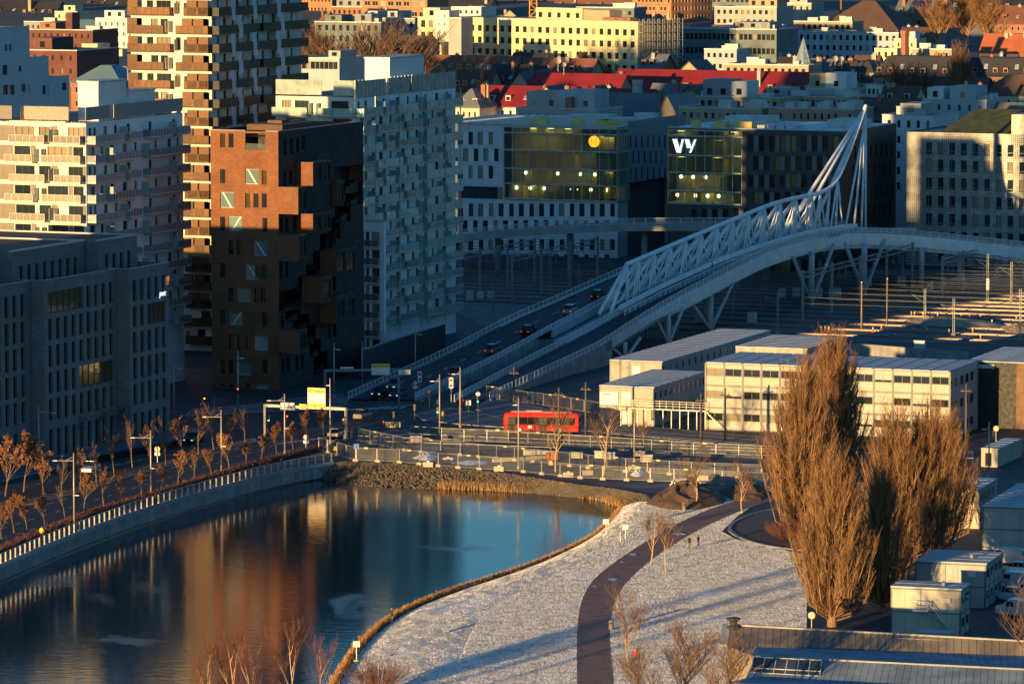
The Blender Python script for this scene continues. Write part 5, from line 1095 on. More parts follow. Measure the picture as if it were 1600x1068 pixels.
# ---- far skyline, then nearer rows
T = [
 # name, label, pxl, pxc, ytop, Y, kwargs
 ('town_house', 'dark gabled house at the top left corner of the town', -40, 30, 2, 1900, dict(roof='gable', rm='dark', wall='tan', rh=6, L=18, win=(7, 2, .35, 1.5, 3.2), dorm=3, bits=2)),
 ('town_house', 'dark tiled house with skylights left of the small white house', 28, 84, 4, 1880, dict(roof='gable', rm='dark', wall='brown', rh=6, L=16, win=(6, 2, .35, 1.5, 3.2), dorm=4, bits=2)),
 ('town_house', 'small white flat roofed house lit by sun behind the white tower', 86, 123, 19, 1800, dict(wall='cream', win=(3, 2, .3, 1.4, 3.2), L=10, pent=[(.3, .8, .2, .8, 2.4, 'cream')])),
 ('town_house', 'dark slate roofed house above the small white house', 125, 210, -10, 1960, dict(roof='gable', rm='dark', wall='dark', rh=7, L=18, win=(8, 2, .35, 1.5, 3.2), dorm=4, bits=3)),
 ('town_block', 'low dark block with a flat frosted roof left of the cyan roofed hall', 38, 92, 35, 1650, dict(wall='grey', win=(6, 1, .4, 1.4, 3.0), rm='grey', L=18, bits=1)),
 ('market_hall', 'building with a shallow cyan metal roof behind the left white tower', 100, 192, 34, 1560, dict(roof='gable', rm='cyan', wall='bluegrey', rh=5, L=20, win=(9, 2, .6, 1.8, 3.4), fr='d', bits=1)),
 ('town_block', 'pale lit flat block at the edge of the bronze tower', 150, 230, 30, 1540, dict(wall='white', side='bluegrey', win=(8, 3, .3, 1.4, 3.2), L=14, pent=[(.1, .5, .2, .8, 2.5, 'white')])),
 ('brick_block', 'dark red brick block with tall chimney stack left of cream low block', 46, 147, 48, 1400, dict(wall='maroon', rm='dark', L=16, win=(10, 2, .3, 1.4, 3.2), fr='d', pent=[(.5, .6, .2, .5, 5, 'maroon'), (.05, .3, .3, .9, 2, 'brick')], bits=2)),
 ('cream_block', 'cream flat roofed block with roof boxes beside the bronze tower', 93, 185, 90, 1250, dict(wall='cream', win=(8, 2, .45, 1.6, 3.0), L=14, pent=[(.35, .62, .1, .6, 3.4, 'yellow'), (.7, 1.0, .2, .7, 2.0, 'cream')], bits=2)),
 ('blue_roof_hall', 'hall with a smooth blue grey hipped roof and red wall', 112, 190, 104, 1130, dict(roof='hip', rm='cyan', wall='brick', rh=4, L=14, win=(7, 2, .4, 1.5, 3.2))),
 ('maroon_block', 'dark maroon stepped block right of the big white building', 46, 122, 80, 1160, dict(wall='maroon', rm='dark', L=22, win=(5, 3, .25, 1.3, 3.2), fr='d', pent=[(.0, .4, .1, .6, 3, 'maroon')])),
 # right of the tall tower
 ('red_brick_tower', 'red brick block with small square windows right of the tall tower', 472, 520, -8, 1900, dict(wall='orange', side='brick', win=(8, 4, .45, 1.6, 3.9), L=18, fr='d')),
 ('red_brick_block', 'long low red brick block with a glazed roof storey', 517, 592, 12, 1850, dict(wall='brick', win=(9, 2, .4, 1.5, 3.5), L=16, pent=[(.05, .6, .2, .8, 3, 'grey')], fr='d')),
 ('orange_brick_block', 'orange brick block with white ribbon windows at the top edge', 566, 668, -2, 1820, dict(wall='orange', win=(8, 3, .7, 1.8, 3.9), L=20)),
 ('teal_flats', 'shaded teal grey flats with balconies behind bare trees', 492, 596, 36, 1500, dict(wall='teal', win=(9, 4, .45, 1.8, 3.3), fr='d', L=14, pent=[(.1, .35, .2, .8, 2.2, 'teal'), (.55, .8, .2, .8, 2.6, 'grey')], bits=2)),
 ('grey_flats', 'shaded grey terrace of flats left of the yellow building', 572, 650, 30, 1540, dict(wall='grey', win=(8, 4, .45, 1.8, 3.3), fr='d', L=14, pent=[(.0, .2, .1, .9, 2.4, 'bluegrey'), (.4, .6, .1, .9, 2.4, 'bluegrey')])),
 ('white_house', 'white house with three dark windows beside the bare trees', 616, 662, 58, 1420, dict(wall='bluegrey', win=(4, 3, .35, 1.5, 3.4), L=12, roof='gable', rm='grey', rh=2.5)),
 ('glazed_pavilion', 'low white building with a glazed band beside the tall tower', 462, 531, 92, 1240, dict(wall='bluegrey', win=(9, 1, .9, 1.9, 3.4), fr='d', L=20, rm='white', pent=[(.68, .95, .1, .6, 2.0, 'concrete')])),
 ('brown_barn', 'brown earthy hipped roof behind the white pavilion', 455, 508, 74, 1330, dict(roof='hip', rm='brown', wall='brown', rh=5, L=18)),
 # yellow complex
 ('stepped_yellow_block', 'yellow and white stepped block left of the long yellow building', 640, 690, 67, 1470, dict(wall='yellow', win=(4, 2, .5, 2.0, 3.5), fr='d', L=16)),
 ('yellow_annex', 'square yellow annex with one window beside the white lift tower', 653, 682, 28, 1490, dict(wall='yellow', win=(2, 4, .55, 2.2, 3.6), fr='d', L=14, pent=[(.1, 1.0, .2, .8, 3.0, 'cream')])),
 ('white_lift_tower', 'tall white lift tower with small windows beside the yellow building', 679, 702, 18, 1475, dict(wall='white', win=(2, 7, .18, 1.0, 2.6), L=8)),
 ('wrapped_stair', 'stair tower wrapped in white sheeting at the yellow building', 701, 721, 29, 1470, dict(wall='concrete', L=9)),
 ('long_yellow_building', 'long pale yellow four storey building with dark square windows', 719, 996, 35, 1462, dict(wall='yellow', side='tan', win=(23, 5, .52, 1.9, 3.62), fr='d', L=19, th=42, off=1.3, pent=[(.40, .66, .15, .5, 3.6, 'yellow'), (.66, .80, .2, .5, 3.2, 'tan'), (.78, .93, .12, .3, 1.2, 'brick')], bits=3)),
 ('brick_high_rise', 'orange brick high rise with ribbon windows behind the yellow building', 988, 1048, -30, 1800, dict(wall='orange', side='orange', win=(10, 6, .6, 1.5, 3.0), fr='w', L=24, th=42, sidewin=(12, 6, .6, 1.5, 3.0))),
 ('grey_glass_block', 'long grey office with glazed bands right of the yellow building', 1040, 1212, 47, 1500, dict(wall='teal', win=(24, 4, .8, 1.9, 4.4), fr='d', L=20, rm='grey', pent=[(.6, .9, .2, .7, 2.2, 'grey')], bits=3)),
 ('concrete_terrace_block', 'stepped concrete block with terraces at the top', 1116, 1212, 12, 1700, dict(wall='concrete', win=(10, 4, .5, 1.5, 3.3), fr='d', L=18, pent=[(.5, .95, .2, .8, 4, 'tan')])),
 ('dark_office_block', 'dark block at the top behind the brick high rise', 1110, 1215, -6, 1900, dict(wall='teal', win=(14, 2, .6, 1.6, 3.6), fr='d', L=18, bits=2)),
 ('town_house', 'grey roofed house behind the yellow crane', 668, 760, -2, 1950, dict(roof='gable', rm='dark', wall='grey', rh=6, L=16, win=(9, 2, .3, 1.4, 3.2), dorm=5, bits=3)),
 ('town_house', 'low white house on the skyline left of the crane', 705, 752, 12, 1750, dict(wall='white', win=(5, 1, .4, 1.4, 3.2), L=14, rm='white')),
 ('town_house', 'brown roofed house on the skyline right of the crane', 760, 860, -6, 1990, dict(roof='gable', rm='brown', wall='dark', rh=7, L=18, win=(9, 2, .3, 1.4, 3.2), dorm=4, bits=3)),
 ('town_house', 'red roofed house between crane and brick high rise', 862, 985, -8, 1960, dict(roof='gable', rm='rust', wall='teal', rh=7, L=18, win=(12, 2, .3, 1.4, 3.2), dorm=6, bits=4)),
 ('grey_annex', 'grey flat annex between crane and brick high rise', 900, 990, 13, 1700, dict(wall='teal', rm='grey', L=12, win=(9, 2, .5, 1.5, 3.3), fr='d', bits=3)),
 ('yellow_gable_house', 'small plain yellow gable wall right of the scaffolded end', 1058, 1095, 97, 1385, dict(roof='gabley', rm='dark', wall='tan', rh=3.5, L=14)),
 ('plain_grey_block', 'plain grey block below the grey office', 1100, 1150, 78, 1420, dict(wall='bluegrey', L=12, win=(5, 2, .5, 1.3, 3.2), fr='d', rm='grey', bits=2)),
 ('terrace_block', 'tan terraced block right of the grey glass office', 1130, 1262, 103, 1370, dict(wall='tan', win=(12, 2, .5, 1.6, 3.2), fr='d', L=12, rm='white', bits=3)),
 # brown roofed houses and red roofs
 ('brown_roof_house', 'brown gabled house with dormers left of the red roofs', 706, 762, 112, 1330, dict(roof='gable', rm='brown', wall='tan', rh=5.5, L=12, win=(7, 2, .35, 1.6, 3.3), dorm=5, bits=2)),
 ('rust_roof_house', 'long rust red tiled house in front of the yellow building', 660, 800, 90, 1392, dict(roof='gable', rm='rust', wall='tan', rh=5, L=12, win=(14, 2, .35, 1.6, 3.3), dorm=9, bits=4)),
 ('slate_roof_house', 'dark slate gabled house with white dormers', 760, 838, 104, 1350, dict(roof='gable', rm='dark', wall='tan', rh=6, L=13, win=(8, 2, .35, 1.6, 3.3), dorm=6, bits=3)),
 ('gable_end_house', 'tan gable end facing the railway below the satellite dishes', 792, 832, 114, 1335, dict(roof='gabley', rm='dark', wall='tan', rh=5, L=22, win=(3, 2, .3, 1.4, 3.2), bits=1)),
 ('rust_roof_house', 'rust red roofed wing against the yellow building', 800, 920, 94, 1385, dict(roof='gable', rm='rust', wall='tan', rh=4.5, L=12, dorm=6, bits=4)),
 ('red_roof_house', 'dark red metal roofed house with gables left of the round chimney', 818, 960, 119, 1320, dict(roof='gable', rm='red', wall='tan', rh=6.5, L=17, win=(13, 1, .35, 1.4, 3.2), dorm=7, bits=1)),
 ('red_roof_house', 'long dark red metal roof stretching behind the round chimney', 950, 1265, 116, 1335, dict(roof='gable', rm='red', wall='tan', rh=6.5, L=18, win=(26, 1, .35, 1.4, 3.2), dorm=12, bits=2)),
 ('red_roof_house', 'low red metal roofed house above the white office roof', 752, 905, 139, 1262, dict(roof='gable', rm='red', wall='white', rh=5, L=14, win=(12, 2, .35, 1.4, 3.2), dorm=6)),
 ('red_roof_house', 'small red metal roofed house left of the grey barn roof', 900, 1010, 142, 1240, dict(roof='gable', rm='red', wall='grey', rh=4, L=12, win=(9, 2, .35, 1.4, 3.2), dorm=3)),
 ('white_plant_block', 'block crowded with white ventilation boxes above the white office', 806, 935, 172, 1165, dict(wall='concrete', L=16, pent=[(.1, .5, .1, .6, 4.2, 'concrete'), (.5, .92, .1, .7, 4.6, 'bluegrey'), (.6, .68, .0, .1, 3, 'brick')], bits=6, win=(10, 2, .3, 1.5, 3.4))),
 ('grey_barn', 'grey metal roofed hall behind the white office', 922, 1045, 150, 1195, dict(roof='gable', rm='grey', wall='grey', rh=5, L=16, win=(9, 2, .2, 1.5, 3.3), bits=1)),
 ('gable_end_house', 'steep tan gable end beside the grey metal roofed hall', 1022, 1062, 150, 1188, dict(roof='gabley', rm='grey', wall='tan', rh=6, L=18)),
 ('brown_gable_house', 'brown brick gable with a lit window below the red roof', 1052, 1100, 135, 1265, dict(roof='gabley', rm='brown', wall='brown', rh=4, L=18, win=(2, 2, .3, 1.4, 3.2))),
 ('plant_house_block', 'block with a dark and white roof house above the dark office', 1078, 1218, 154, 1215, dict(wall='tan', win=(12, 2, .5, 1.8, 3.3), fr='d', L=16, pent=[(.12, .42, .1, .7, 4.4, 'grey'), (.42, .6, .15, .7, 4.0, 'white')], bits=3)),
 ('tan_terrace_block', 'tan stone terrace block directly behind the dark office', 1060, 1190, 171, 1160, dict(wall='tan', win=(11, 2, .5, 1.6, 3.4), L=14, bits=5)),
 ('ribbon_block', 'long tan block with a glazed top floor behind the bridge mast', 1190, 1325, 153, 1225, dict(wall='tan', win=(16, 2, .55, 1.9, 3.3), fr='d', L=16, bits=4, pent=[(.0, .25, .2, .8, 2, 'concrete')])),
 ('pink_tan_block', 'pinkish flat block with ventilation boxes left of the mast', 1200, 1335, 172, 1150, dict(wall='pink', win=(12, 2, .4, 1.7, 3.4), L=14, bits=6)),
 ('lit_plant_block', 'sunlit block of white ventilation boxes at the red roof end', 1258, 1330, 140, 1262, dict(wall='concrete', L=14, pent=[(.05, .4, .1, .7, 4.0, 'tan'), (.4, .85, .1, .7, 4.2, 'white')], bits=5)),
 # right side of the town
 ('great_hall', 'huge brown hipped roof hall above the white row houses', 1254, 1412, 4, 1720, dict(roof='hip', rm='brown', wall='cream', rh=13, L=36, win=(10, 1, .3, 2.0, 3.5), bits=1)),
 ('turret_house', 'stone block with a small square turret left of the great brown roof', 1198, 1266, 6, 1760, dict(wall='concrete', win=(7, 3, .4, 1.5, 3.2), L=14, rm='dark', pent=[(.45, .85, .2, .7, 4.4, 'concrete')])),
 ('grey_terrace', 'grey flat roofed terrace below the great brown roof', 1240, 1330, 35, 1640, dict(wall='tan', win=(10, 2, .5, 1.6, 3.2), fr='d', L=12, bits=4)),
 ('white_row', 'white modern row with balconies and dark windows below the brown roof', 1214, 1402, 52, 1560, dict(wall='bluegrey', side='concrete', win=(18, 4, .42, 1.7, 3.3), fr='d', L=20, rm='dark', bits=3)),
 ('teal_block', 'teal shaded block at the left end of the white row', 1180, 1216, 45, 1570, dict(wall='teal', win=(3, 4, .5, 1.6, 3.3), fr='d', L=14)),
 ('yellow_house', 'small bright yellow flat house left of the brick chimney', 1366, 1400, 77, 1470, dict(wall='yellow', win=(3, 2, .4, 1.7, 3.3), fr='d', L=12)),
 ('cream_house', 'cream flat house behind the small yellow house', 1396, 1430, 62, 1500, dict(wall='cream', win=(3, 2, .3, 1.4, 3.2), L=10, pent=[(.3, .9, .1, .6, 2.4, 'white')])),
 ('low_tan_house', 'long low tan house right of the brick chimney', 1425, 1485, 78, 1460, dict(wall='tan', rm='white', L=12, win=(6, 1, .3, 1.4, 3), bits=2)),
 ('mansard_house', 'dark mansard house with skylights left of the pink building', 1290, 1368, 97, 1400, dict(roof='mansard', rm='dark', wall='tan', rh=6, L=14, win=(6, 2, .35, 1.7, 3.3), dorm=5, bits=2)),
 ('mansard_house', 'yellow walled dark roofed house behind the pointed glass spire', 1206, 1262, 92, 1420, dict(roof='gable', rm='dark', wall='yellow', rh=6, L=14, win=(6, 1, .35, 1.6, 3.3), dorm=3, bits=3)),
 ('mansard_house', 'grey roofed house right of the pointed glass spire', 1250, 1305, 95, 1410, dict(roof='gable', rm='grey', wall='tan', rh=6, L=14, win=(6, 1, .35, 1.6, 3.3), dorm=3, bits=3)),
 ('pink_mansard_building', 'long pink building with dark mansard roof and white bay windows', 1364, 1500, 90, 1385, dict(roof='mansard', rm='dark', wall='pink', rh=6, L=15, win=(14, 4, .4, 1.7, 3.4), dorm=8, bits=2)),
 ('pink_mansard_building', 'second pink building with dark mansard roof at the right edge', 1498, 1625, 92, 1395, dict(roof='mansard', rm='dark', wall='pink', rh=5.5, L=15, win=(13, 3, .4, 1.7, 3.4), dorm=8, bits=3)),
 ('orange_roof_house', 'house with bright orange tiled roof near the right edge', 1528, 1620, 56, 1500, dict(roof='gable', rm='orange', wall='white', rh=7, L=16, win=(8, 1, .3, 1.5, 3.2), bits=4)),
 ('brick_mansion', 'long red brick house with orange roof at the top right', 1538, 1650, 12, 1720, dict(roof='gable', rm='rust', wall='brick', rh=6, L=18, win=(12, 2, .35, 1.6, 3.3), dorm=6, bits=4)),
 ('brick_mansion', 'low red brick house among trees at the top right', 1400, 1530, 24, 1760, dict(roof='gable', rm='rust', wall='brick', rh=5, L=16, win=(12, 1, .35, 1.5, 3.2), dorm=6, bits=3)),
 ('town_house', 'blue grey roofed house on the skyline right of the brown roof', 1396, 1450, 2, 1850, dict(roof='gable', rm='grey', wall='teal', rh=6, L=16, dorm=3, bits=2)),
 ('town_house', 'long low pale house on the skyline at the top right', 1450, 1610, 1, 1900, dict(roof='gable', rm='dark', wall='concrete', rh=4, L=14, win=(14, 1, .35, 1.4, 3), dorm=6, bits=3)),
 ('brown_brick_gable', 'brown brick warehouse with a blank gable below the mansard building', 1424, 1532, 124, 1290, dict(roof='gable', rm='brown', wall='brown', rh=4.5, L=14, win=(3, 2, .2, 1.3, 3.3), bits=1)),
 ('cream_hip_house', 'cream house with a dark red hipped roof at the right edge', 1524, 1640, 119, 1285, dict(roof='hip', rm='brown', wall='cream', rh=5.5, L=15, win=(8, 2, .3, 1.7, 3.4), bits=2)),
 ('white_stepped_complex', 'white stepped modern block right behind the dark office side', 1378, 1460, 182, 1105, dict(wall='white', win=(5, 5, .35, 1.7, 3.6), L=18, fr='d', rm='grey', pent=[(.2, .6, .3, .8, 2.6, 'concrete')], bits=3)),
 ('white_vent_block', 'white block with slanted roof parts above the perforated office', 1440, 1540, 158, 1165, dict(wall='bluegrey', rm='grey', L=16, pent=[(.05, .3, .1, .6, 3, 'white'), (.4, .8, .1, .7, 3.4, 'bluegrey')], bits=5, win=(6, 2, .3, 1.5, 3.3))),
 ('grey_slope_block', 'grey sloped roof block above the perforated office at the right edge', 1535, 1640, 165, 1160, dict(roof='gable', rm='grey', wall='bluegrey', rh=4, L=14, win=(6, 2, .3, 1.5, 3.3), dorm=3)),
 ('dark_roof_house', 'dark brown roofed house just right of the mast tip', 1332, 1432, 157, 1180, dict(roof='gable', rm='brown', wall='brown', rh=5, L=14, bits=2, dorm=2)),
 ('small_white_pavilion', 'small white roof pavilion behind the mast tip', 1352, 1376, 134, 1270, dict(wall='white', win=(3, 1, .6, 1.4, 3.0), fr='d', L=8)),
]
for (n_, lb, pl_, pc_, yt, Y_, kw) in T: city(n_, lb, pl_, pc_, yt, Y_, **kw)

# ---- small houses filling the rows between
ordn = ('first', 'second', 'third', 'fourth', 'fifth', 'sixth', 'seventh', 'eighth', 'ninth', 'tenth', 'eleventh', 'twelfth')
for ri, (Y0, yt0, x0, dx, n, where) in enumerate(((1275, 133, 716, 96, 9, 'in the row at the red roofs'), (1455, 84, 480, 104, 11, 'in the row at the yellow building'), (1640, 42, 480, 102, 11, 'in the row behind the yellow building'), (1790, 16, 474, 104, 11, 'in the skyline row'))):
    for i in range(n):
        px = x0+i*dx+CRND.uniform(-18, 18); wd = CRND.uniform(34, 62); rk = CRND.choice(('dark', 'brown', 'rust', 'grey', 'dark')); wk = CRND.choice(('tan', 'cream', 'pink', 'brown', 'grey', 'brick'))
        city('small_house', '%s small %s roofed house from the left %s' % (ordn[i], {'dark': 'black', 'rust': 'rust red'}.get(rk, rk), where), px, px+wd, yt0+CRND.uniform(-5, 7), Y0+CRND.uniform(-18, 18), roof=CRND.choice(('gable', 'gable', 'gabley', 'hip')), rm=rk, wall=wk, rh=CRND.uniform(4, 6), L=12, win=(max(3, int(wd/9)), 2, .36, 1.5, 3.2), dorm=CRND.randrange(2, 4), bits=2, group='small houses among the roofs') if 1 else None
# --- big white stepped building at the left edge (seen on its shaded long side)
def white_stepped():
    b = Bld('white_stepped_building', 'large white stepped building with small square windows at the left edge', 'building', -22, 985, 26.5, W=20, pxr=112)
    L = b.L; m = mat('white_tile', (.55, .58, .60), .5, var=.08, scale=.3); segs = []
    for x0, x1, y in ((-22, 46, 42), (46, 76, 89), (76, 108, 119)):
        a0, _ = b.rt(x0, y); a1, z = b.rt(x1, y); segs.append((max(0, a0), min(L, a1), z))
    wins = [(7, 70, 12, 80), (14, 70, 18, 80), (4, 102, 12, 117), (29, 103, 34, 112), (5, 133, 13, 148), (15, 133, 23, 148), (33, 132, 40, 143), (45, 133, 50, 142), (66, 134, 72, 147), (75, 134, 82, 147), (97, 130, 104, 141)]
    hs = []
    for x0, y0, x1, y1 in wins:
        a0, z1 = b.rt(x0, y0); a1, z0 = b.rt(x1, y1); hs.append((a0, a1, z0, z1))
    for a0, a1, z in segs:
        mb = MB(); walls(mb, a0, a1, 0, z, [h for h in hs if a0 <= h[0] < a1], mapR, .3); mb.quad((-20, a0, 0), (0, a0, 0), (0, a0, z), (-20, a0, z)); mb.quad((-20, a1, 0), (0, a1, 0), (0, a1, z), (-20, a1, z)); mb.quad((-20, a0, z), (0, a0, z), (0, a1, z), (-20, a1, z)); mb.build('wall', m, b.root)
        mb = MB(); mb.box(-.4, .04, a0, a1, z, z+.2); mb.build('coping', M_COPE, b.root)
    for h in hs: put_win(b.root, 'R', *h, M_FRAME, M_TGLASS, 'plain', .26)
white_stepped()
# --- unseen blocks added left of the view, sized and placed to shade offices and bridge
for i, (x, y, w, l, h) in enumerate(((-93, 803, 29, 11, 22), (-108, 815, 29, 16, 58), (-122, 850, 28, 16, 66), (-140, 880, 30, 16, 60), (-142, 562, 26, 10, 76))):
    b = Bld('waterfront_office', ['broad office just left of the white balcony tower', 'broad office second left of the white balcony tower', 'tall office third left of the white balcony tower', 'office fourth left of the white balcony tower', 'tall museum tower on the shore far left'][i], 'building', 800+F_PX*x/(y*cP+60*sP), y, TH, W=w, L=l)
    hs = [(-w+.6+k*2.4, -w+.6+k*2.4+1.5, z, z+2.2) for k in range(int((w-1)/2.4)) for z in range(4, int(h)-3, 4)]
    solid_body(b, h, CW['bluegrey'], hs, [])
    mb = MB(); [mb.quad((a0, .2, z0), (a1, .2, z0), (a1, .2, z1), (a0, .2, z1)) for a0, a1, z0, z1 in hs]; mb.build('glazing', M_GLASS, b.root)
# --- glass spire, round chimney, brick chimney, satellite dishes, crane, scaffold
def spire():
    p = atd(1255, 116, 1395); t = thing('glass_spire', 'slender pointed glass spire rising among the roofs', 'spire', (p.x, 1395, terr(1395)-1)); z1 = zat(59, 1395)-terr(1395)+1; z0 = zat(98, 1395)-terr(1395)+1
    n = 8; mb = MB(); mb.lathe([(2.2, 0), (2.2, z0)], n=n); mb.build('shaft', mat('spire_shaft', (.3, .36, .36), .2, .3), t)
    mb = MB(); mb.lathe([(2.35, z0), (.04, z1)], n=n); mb.build('cone', mat('spire_glass', (.32, .42, .42), .15, .4, var=.3, scale=1), t)
    mb = MB(); [mb.tube((2.4*math.cos(a), 2.4*math.sin(a), z0), (0, 0, z1), .09, .05, 4) for a in [2*math.pi*i/n for i in range(n)]]
    for f in (.2, .4, .6, .8):
        r = 2.4*(1-f)+.05; mb.lathe([(r, z0+(z1-z0)*f-.06), (r+.05, z0+(z1-z0)*f), (r, z0+(z1-z0)*f+.06)], n=n)
    mb.build('ribs', M_STEEL, t)
spire()
def chimney(px, ytop, Y, r, m, name, label, sq=False):
    p = atd(px, ytop, Y); t = thing(name, label, 'chimney', (p.x, Y, terr(Y)-1)); h = p.z-terr(Y)+1
    mb = MB(); mb.lathe([(r*1.1, 0), (r, h-1.2)], n=4 if sq else 14); mb.build('shaft', m, t, smooth=not sq); mb = MB(); mb.lathe([(r*1.12, h-1.2), (r*1.12, h), (r*.8, h), (r*.75, h-.8)], n=4 if sq else 14); mb.build('cap', m, t)
chimney(996, 125, 1225, 1.25, CW['concrete'], 'round_chimney', 'stout round concrete chimney in front of the red roofs')
chimney(1414, 48, 1450, 1.2, CW['brick'], 'brick_chimney', 'tall square brick chimney beside the cream house', True)
def dish(px, py, Y, r, label):
    p = atd(px, py, Y); t = thing('satellite_dish', label, 'dish', (p.x, Y, p.z-3), 0, 'satellite dishes'); mb = MB(); mb.lathe([(.05, -.5), (r*.5, -.35), (r*.85, -.1), (r, .1), (r*.97, .12), (r*.8, -.04), (.05, -.42)], n=14)
    o = mb.build('bowl', CW['concrete'], t, (0, 0, 3)); o.rotation_euler = (R(80), 0, R(25)); mb = MB(); mb.tube((0, .3, 0), (0, .2, 3), .12, .12, 6); mb.build('stand', M_STEEL, t)
dish(872, 95, 1330, .95, 'larger satellite dish on the brown roofs'); dish(881, 101, 1330, .65, 'smaller satellite dish on the brown roofs'); dish(1305, 92, 1392, .9, 'left satellite dish of the two on the mansard roof'); dish(1315, 92, 1392, .75, 'right satellite dish of the two on the mansard roof')
def crane():
    p = atd(833, 40, 1700); t = thing('tower_crane', 'yellow lattice tower crane mast behind the yellow building', 'crane', (p.x, 1700, terr(1700))); m = mat('crane_yellow', (.65, .33, .03), .5); h = zat(-30, 1700)-terr(1700); s = 1.25; mb = MB()
    for x, y in ((-s, -s), (s, -s), (s, s), (-s, s)): mb.box(x-.16, x+.16, y-.16, y+.16, 0, h)
    mb.build('mast_legs', m, t); mb = MB(); k = 0; z = 0.0
    while z < h-2:
        a, b_ = (-s, s) if k % 2 else (s, -s)
        for y in (-s, s): mb.tube((a, y, z), (b_, y, z+2.4), .12, .12, 4); mb.tube((-s, y, z), (s, y, z), .1, .1, 4)
        for x in (-s, s): mb.tube((x, a, z), (x, b_, z+2.4), .12, .12, 4)
        z += 2.4; k += 1
    mb.build('lattice', m, t)
    mb = MB(); mb.box(-30, 18, -.5, .5, h, h+1.4); mb.build('jib', m, t)
crane()
def scaffold():
    Y = 1462; c = atd(996, 80, Y); t = thing('scaffold', 'steel scaffolding on the bare end wall of the yellow building', 'scaffold', (c.x, Y, terr(Y)-2), -R(42)); H = zat(30, Y)-terr(Y)+2; mb = MB(); n = 8; L = 19
    for i in range(n+1):
        for x in (.6, 2.0): mb.tube((x, i*L/n, 0), (x, i*L/n, H), .1, .1, 4)
    mb.build('standards', M_STEEL, t); z = 2.0
    while z < H:
        mb = MB(); mb.box(.5, 2.1, 0, L, z, z+.14); mb.build('deck', mat('scaffold_deck', (.36, .27, .16), .8), t); mb = MB(); mb.tube((2.0, 0, z+1), (2.0, L, z+1), .08, .08, 4); mb.build('guard_rail', M_STEEL, t); z += 2.6
scaffold()
# ================================================================== railway yard
THR = R(21); RX = Vector((math.cos(THR), -math.sin(THR), 0)); RY = Vector((math.sin(THR), math.cos(THR), 0))
trk = None
rowsT = (428, 433, 438, 443, 448, 453, 458, 464, 470, 476, 483, 490, 497, 505, 514, 523)
for i, py in enumerate(rowsT):
    c = G(1280, py); t = thing('railway_track', 'pair of steel rails in the yard, %s' % ('row nearest the offices' if i == 0 else '%s row from the offices' % ordn[i] if i < 8 else 'row nearest the containers' if i == 15 else '%s row from the containers' % ordn[15-i]), 'railway track', c+Vector((0, 0, .04)), -THR, 'railway tracks')
    l0, l1 = (-105, 90) if i < 12 else (-62 + (i-12)*6, 90)
    mb = MB(); mb.box(l0, l1, -1.35, 1.35, 0, .03); mb.build('sleeper_bed', mat('sleeper_bed', (.10, .075, .06), .95, var=.35, scale=.6, bump=.6), t)
    mb = MB(); mb.tube((l0, 0, 5.8), (l1, 0, 5.8), .03, .03, 3); mb.tube((l0, 0, 7.0), (l1, 0, 7.0), .03, .03, 3); mb.build('contact_wire', M_DKST, t)
    for y in (-.75, .75): mb = MB(); mb.box(l0, l1, y-.05, y+.05, .03, .15); mb.build('rail', M_RUST, t)
M_CAT = mat('catenary_steel', (.24, .26, .27), .6, .3)
def mast(p, h, label, m=M_CAT, arm=True, lit=False, r=.16):
    t = thing('catenary_mast', label, 'mast', p, -THR, 'catenary masts'); mb = MB()
    for x in (-r, r): mb.box(x-.05, x+.05, -.08, .08, 0, h)
    k = 0; z = .3
    while z < h-1: mb.beam((-r if k % 2 else r, 0, z), (r if k % 2 else -r, 0, z+.7), .05, .07); z += .7; k += 1
    mb.build('post', m, t)
    if arm: mb = MB(); mb.tube((0, 0, h-1.6), (-2.6, 0, h-1.2), .05, .05, 5); mb.tube((0, 0, h-2.8), (-2.6, 0, h-1.2), .05, .05, 5); mb.build('arm', m, t)
    mb = MB(); mb.box(-.4, .4, -.4, .4, -.02, .4); mb.build('footing', M_CONC, t); return t
def portal(px, py, n, gap, label, h=9.5, step0=0):
    """cross-track gantry: masts joined by a lattice beam running away over the tracks"""
    c = G(px, py); t = thing('catenary_portal', label, 'gantry', c, -THR, 'catenary portals')
    for i in range(n):
        mb = MB(); y = i*gap; mb.box(-.22, .22, y-.22, y+.22, 0, h+.6); mb.build('mast', M_CAT, t)
        mb = MB(); mb.box(-.1, .1, y-.1, y+.1, h-3.0, h-.9) if 0 else mb.tube((0, y+gap*.5, h-.9), (0, y+gap*.5, h-3.2), .07, .07, 5); mb.tube((0, y+gap*.5, h-3.2), (-1.8, y+gap*.5, h-2.6), .05, .05, 5); mb.tube((0, y+gap*.25, h-.9), (0, y+gap*.25, h-2.8), .07, .07, 5); mb.build('drop_arm', M_CAT, t)
    L = (n-1)*gap; mb = MB()
    for z in (h, h-.95): mb.beam((-.25, 0, z), (-.25, L, z), .12, .14); mb.beam((.25, 0, z), (.25, L, z), .12, .14)
    k = int(L/1.4)
    for i in range(k): a, b_ = i*L/k, (i+1)*L/k; mb.tube((-.25, a, h-.9 if i % 2 else h), (-.25, b_, h if i % 2 else h-.9), .05, .05, 4)
    mb.build('lattice_beam', M_CAT, t)
portal(1254, 503, 5, 19, 'lattice gantry over the tracks with its near mast below the bridge crest')
portal(1010, 530, 4, 17, 'lattice gantry over the tracks just behind the ramp pier', 8)
portal(800, 470, 4, 17, 'lattice gantry in the shaded yard left of the ramp', 9)
portal(705, 470, 4, 16, 'lattice gantry at the left end of the yard beside the glass tower', 9)
portal(1472, 466, 3, 16, 'lattice gantry over the tracks right of the bridge crest', 8)
